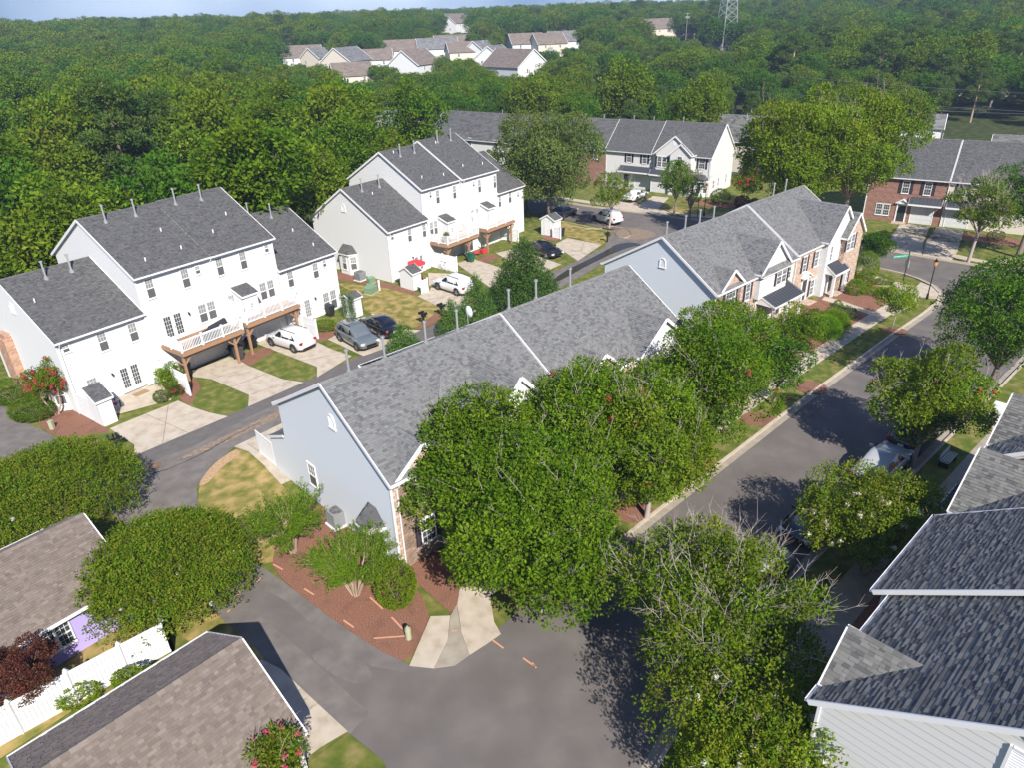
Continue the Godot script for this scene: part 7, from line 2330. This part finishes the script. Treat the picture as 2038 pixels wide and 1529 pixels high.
	for s in [[Vector3(-0.52, 0.34, 0), Vector3(-0.15, 0.85, 0)], [Vector3(-0.15, 0.85, 0), Vector3(0.36, 0.85, 0)], [Vector3(0.36, 0.9, 0), Vector3(0.52, 0.34, 0)], [Vector3(-0.08, 0.34, 0), Vector3(0.36, 0.8, 0)], [Vector3(-0.08, 0.34, 0), Vector3(-0.18, 0.9, 0)], [Vector3(-0.52, 0.34, 0), Vector3(-0.08, 0.34, 0)]]:
		m.tube(s, [0.022, 0.022], 6)
	obj("frame", m, M.vinyl, o)
	m = MB.new()
	m.box(-0.3, 0.93, -0.07, -0.06, 0.98, 0.07)
	obj("saddle", m, M.black_metal, o)
	m = MB.new()
	m.beam(Vector3(0.34, 1.0, -0.28), Vector3(0.34, 1.0, 0.28), 0.03, 0.03)
	obj("handlebar", m, M.black_metal, o)
	# deck things: covered furniture and plants
	m = MB.new()
	m.quad(Vector3(-0.9, 0, 0.4), Vector3(0.9, 0, 0.4), Vector3(0.75, 0.85, 0.12), Vector3(-0.75, 0.6, 0.12)); m.quad(Vector3(0.9, 0, -0.4), Vector3(-0.9, 0, -0.4), Vector3(-0.75, 0.6, -0.12), Vector3(0.75, 0.85, -0.12))
	m.quad(Vector3(-0.75, 0.6, 0.12), Vector3(0.75, 0.85, 0.12), Vector3(0.75, 0.85, -0.12), Vector3(-0.75, 0.6, -0.12)); m.quad(Vector3(0.9, 0, 0.4), Vector3(0.9, 0, -0.4), Vector3(0.75, 0.85, -0.12), Vector3(0.75, 0.85, 0.12)); m.quad(Vector3(-0.9, 0, -0.4), Vector3(-0.9, 0, 0.4), Vector3(-0.75, 0.6, 0.12), Vector3(-0.75, 0.6, -0.12))
	var cover := m.mesh(M.cover)
	tag(put("furniture_cover", cover, self, Transform3D(Basis(Vector3.UP, deg_to_rad(53.7)), spot("L", 9.6, -2.2, 2.925))), "dark covered furniture at the deck's railing, left one", "furniture cover")
	tag(put("furniture_cover", cover, self, Transform3D(Basis(Vector3.UP, deg_to_rad(53.7)), spot("L", 11.3, -1.4, 2.925))), "dark covered furniture on the deck, right one under the twin window", "furniture cover")
	for s in [["pale shrub in a pot on the farther row's deck", 7.5, -1.9], ["small potted plant at the farther deck's corner", 7.0, -2.3]]:
		var p := spot("M", s[1], s[2], 2.78)
		o = thing("potted_plant", s[0], "potted plant", p)
		m = MB.new()
		m.tube([Vector3.ZERO, Vector3(0, 0.35, 0)], [0.16, 0.22], 10)
		obj("pot", m, M.mat_brown, o)
		obj("foliage", leaves([[Vector3(0, 0.65, 0), 0.38, 1.0]], 420, 0.13, 0.06, tones(PALE)), M.leaf, o)
	# under the decks
	grill("covered black barbecue by the deck post", spot("L", 12.6, -0.9, 0.05))
	grill("second covered barbecue behind the middle deck post", spot("L", 14.3, -0.8, 0.05))
	bin("black wheeled bin in the garage corner under the deck", spot("L", 8.1, -0.8, 0.05), Color(.02, .022, .022))
	bin("grey wheeled bin beside the closed garage door", spot("L", 12.3, -1.9, 0.05), Color(.06, .06, .06))
	bin("green wheeled bin beside the farther row's deck post", spot("M", 10.0, -3.1, 0.05), Color(.01, .10, .06))
	bin("dark bin behind the white screen by the shed", spot("M", 24.1, -6.2, 0.05), Color(.02, .025, .025))
	bin("black bin beside the white end house with cypresses", spot("L", 23.2, -1.0, 0.05), Color(.02, .02, .02))
	m = MB.new()
	m.box(-0.35, 0, -0.25, 0.35, 0.4, 0.25); m.box(-0.38, 0.4, -0.28, 0.38, 0.47, 0.28)
	tag(obj("red_tub", m, M.red, self, Transform3D(Basis(Vector3.UP, 0.8), spot("M", 13.4, -2.2, 0.05))), "red storage tub under the farther row's deck", "tub")
	o = thing("toy_wagon", "red toy wagon by the farther deck's middle post", "toy", spot("M", 12.3, -1.9, 0.05), 0.4)
	m = MB.new()
	m.box(-0.4, 0.2, -0.22, 0.4, 0.45, 0.22)
	obj("tray", m, M.red, o)
	for x in [-0.28, 0.28]:
		for z in [-0.22, 0.22]:
			m = MB.new()
			m.disc(Vector3(x, 0.12, z), Vector3(0, 0, signf(z)), 0.12, 12); m.disc(Vector3(x, 0.12, z - signf(z) * 0.04), Vector3(0, 0, -signf(z)), 0.12, 12)
			obj("wheel", m, M.tyre, o)
	# shade side of the street
	o = thing("park_bench", "dark slatted bench on the shaded sidewalk right of the street", "bench", Vector3(26.2, 0.11, -35.6), 0.73)
	m = MB.new()
	for k in 4:
		m.box(-0.8, 0.42, -0.24 + k * 0.13, 0.8, 0.45, -0.14 + k * 0.13)
	obj("seat", m, M.galv, o)
	m = MB.new()
	for k in 3:
		m.box(-0.8, 0.52 + k * 0.13, -0.3, 0.8, 0.62 + k * 0.13, -0.27)
	obj("backrest", m, M.galv, o)
	for x in [-0.65, 0.65]:
		m = MB.new()
		m.box(x - 0.03, 0, -0.3, x + 0.03, 0.45, 0.26)
		obj("leg", m, M.black_metal, o)
	m = MB.new()
	m.box(-0.8, 0, -0.5, 0.8, 1.1, 0.5)
	m.box(-0.85, 1.1, -0.55, 0.85, 1.2, 0.55)
	tag(obj("porch_wall", m, M.door_white, self, Transform3D(Basis(Vector3.UP, 0.73), Vector3(31.9, 0.1, -40.0))), "pale low porch wall at the right edge in the shade", "wall")
	# satellite dish behind the middle row's ridge
	o = thing("satellite_dish", "white satellite dish behind the middle row's ridge", "satellite dish", spot("C", 11.3, 7.3, 7.75), 2.3)
	m = MB.new()
	m.tube([Vector3.ZERO, Vector3(0, 1.1, 0)], [0.03, 0.03], 6)
	obj("mast", m, M.galv, o)
	m = MB.new()
	for k in 14:
		var a := TAU * k / 14; var b := TAU * (k + 1) / 14
		m.quad(Vector3(cos(a) * 0.34, 1.2 + sin(a) * 0.38, 0.13), Vector3(cos(b) * 0.34, 1.2 + sin(b) * 0.38, 0.13), Vector3(cos(b) * 0.17, 1.2 + sin(b) * 0.19, 0.03), Vector3(cos(a) * 0.17, 1.2 + sin(a) * 0.19, 0.03))
		m.tri(Vector3(0, 1.2, 0), Vector3(cos(a) * 0.17, 1.2 + sin(a) * 0.19, 0.03), Vector3(cos(b) * 0.17, 1.2 + sin(b) * 0.19, 0.03))
	obj("dish", m, M.vinyl, o)
	m = MB.new()
	m.beam(Vector3(0, 1.0, 0.05), Vector3(0, 1.1, 0.55), 0.03, 0.03); m.obox(Vector3(0, 1.12, 0.58), Vector3(0.04, 0.04, 0.06))
	obj("feed_arm", m, M.galv, o)
	# far poles, pylons and lines
	lattice_tower("tall lattice transmission tower on the right, its top beyond the picture", Vector3(98.1, 4.6, -342.1), 46.0, 8.0, 0.3)
	lattice_tower("distant lattice transmission tower above the far houses", Vector3(63.8, 12.6, -640.7), 46.0, 8.0, 0.5)
	utility_pole("pale wooden utility pole with crossarm above the long grey roof", Vector3(8.4, 0.8, -229.6), 10.0, 0.1)
	utility_pole("utility pole with three transformers near the far white house", Vector3(20.8, 4.0, -329.2), 11.0, 0.2, true)
	utility_pole("far slim utility pole left of the small field", Vector3(86.0, 12.8, -688.0), 21.0, 0.1)
	utility_pole("far slim utility pole right of the small field", Vector3(92.3, 12.5, -640.3), 24.0, 0.2)
	utility_pole("utility pole with transformers left of the transmission tower", Vector3(97.3, 7.4, -412.8), 17.0, 0.1, true)
	wires("thin power lines crossing the trees towards the right edge", [Vector3(8.2, 11.0, -225.6), Vector3(57.0, 9.6, -153.5), Vector3(110.0, 8.6, -106.0)], 0.8)
	wires("lower power lines over the lawn beyond the dark roofs", [Vector3(60.0, 8.4, -150.0), Vector3(88.9, 7.6, -127.7), Vector3(118.0, 7.4, -104.0)], 0.3)
	wires("upper power line before the dark far trees at the right edge", [Vector3(60.0, 12.0, -168.0), Vector3(93.8, 10.0, -136.1), Vector3(120.0, 9.0, -116.0)], 0.3)
	wires("far transmission wires right of the tower", [Vector3(99.0, 41.0, -325.0), Vector3(230.0, 38.0, -250.0)], 4.0, 0.04)
	# darker rows beyond the brick house and the stucco row
	o = unit("E", "long dark roof beyond the brick house's ridge", "", {"u0": 3.0, "u1": 36.0, "v0": 17.0, "v1": 28.0, "e": 4.6, "rh": 8.2, "side": M.beige_siding, "pal": PAL_DARK, "exp": 0.3, "tabw": 0.6, "pipes": [[9.0, 21.5, 1.0], [16.0, 20.5, 0.8]]})
	o = unit("F", "dark roof strip beyond the stucco row's ridge", "", {"u0": -11.0, "u1": 2.0, "v0": 20.0, "v1": 31.0, "e": 5.0, "rh": 8.6, "side": M.beige_siding, "pal": PAL_DARK, "exp": 0.3, "tabw": 0.6, "pipes": [[-4.0, 24.5, 1.0]]})

func grill(label: String, at: Vector3) -> void:
	var o := thing("barbecue", label, "barbecue", at, 0.9)
	var m := MB.new()
	m.box(-0.4, 0.1, -0.28, 0.4, 0.85, 0.28); m.box(-0.62, 0.75, -0.25, 0.62, 0.8, 0.25)
	obj("body", m, M.black_metal, o)
	m = MB.new()
	m.tube([Vector3(-0.4, 0.85, 0), Vector3(0.4, 0.85, 0)], [0.27, 0.27], 12)
	obj("lid", m, M.cover, o)

func bin(label: String, at: Vector3, tone: Color) -> void:
	var o := thing("wheeled_bin", label, "bin", at, 0.9)
	var m := MB.new()
	var mat := plain(tone.r, tone.g, tone.b, .5)
	var a := [Vector3(-.24, .05, -.26), Vector3(.24, .05, -.26), Vector3(.24, .05, .26), Vector3(-.24, .05, .26)]
	var b := [Vector3(-.31, 1.0, -.36), Vector3(.31, 1.0, -.36), Vector3(.31, 1.0, .36), Vector3(-.31, 1.0, .36)]
	for k in 4:
		m.quad(a[(k + 1) % 4], a[k], b[k], b[(k + 1) % 4])
	obj("body", m, mat, o)
	m = MB.new()
	m.obox(Vector3(0, 1.03, 0), Vector3(.34, .035, .4)); m.box(-.3, .96, -.45, .3, 1.0, -.4)
	obj("lid", m, mat, o)
	for s in [-1, 1]:
		m = MB.new()
		m.tube([Vector3(s * .27, .12, -.3), Vector3(s * .33, .12, -.3)], [0.12, 0.12], 10)
		m.disc(Vector3(s * .33, .12, -.3), Vector3(s, 0, 0), .12, 10)
		obj("wheel", m, M.tyre, o)
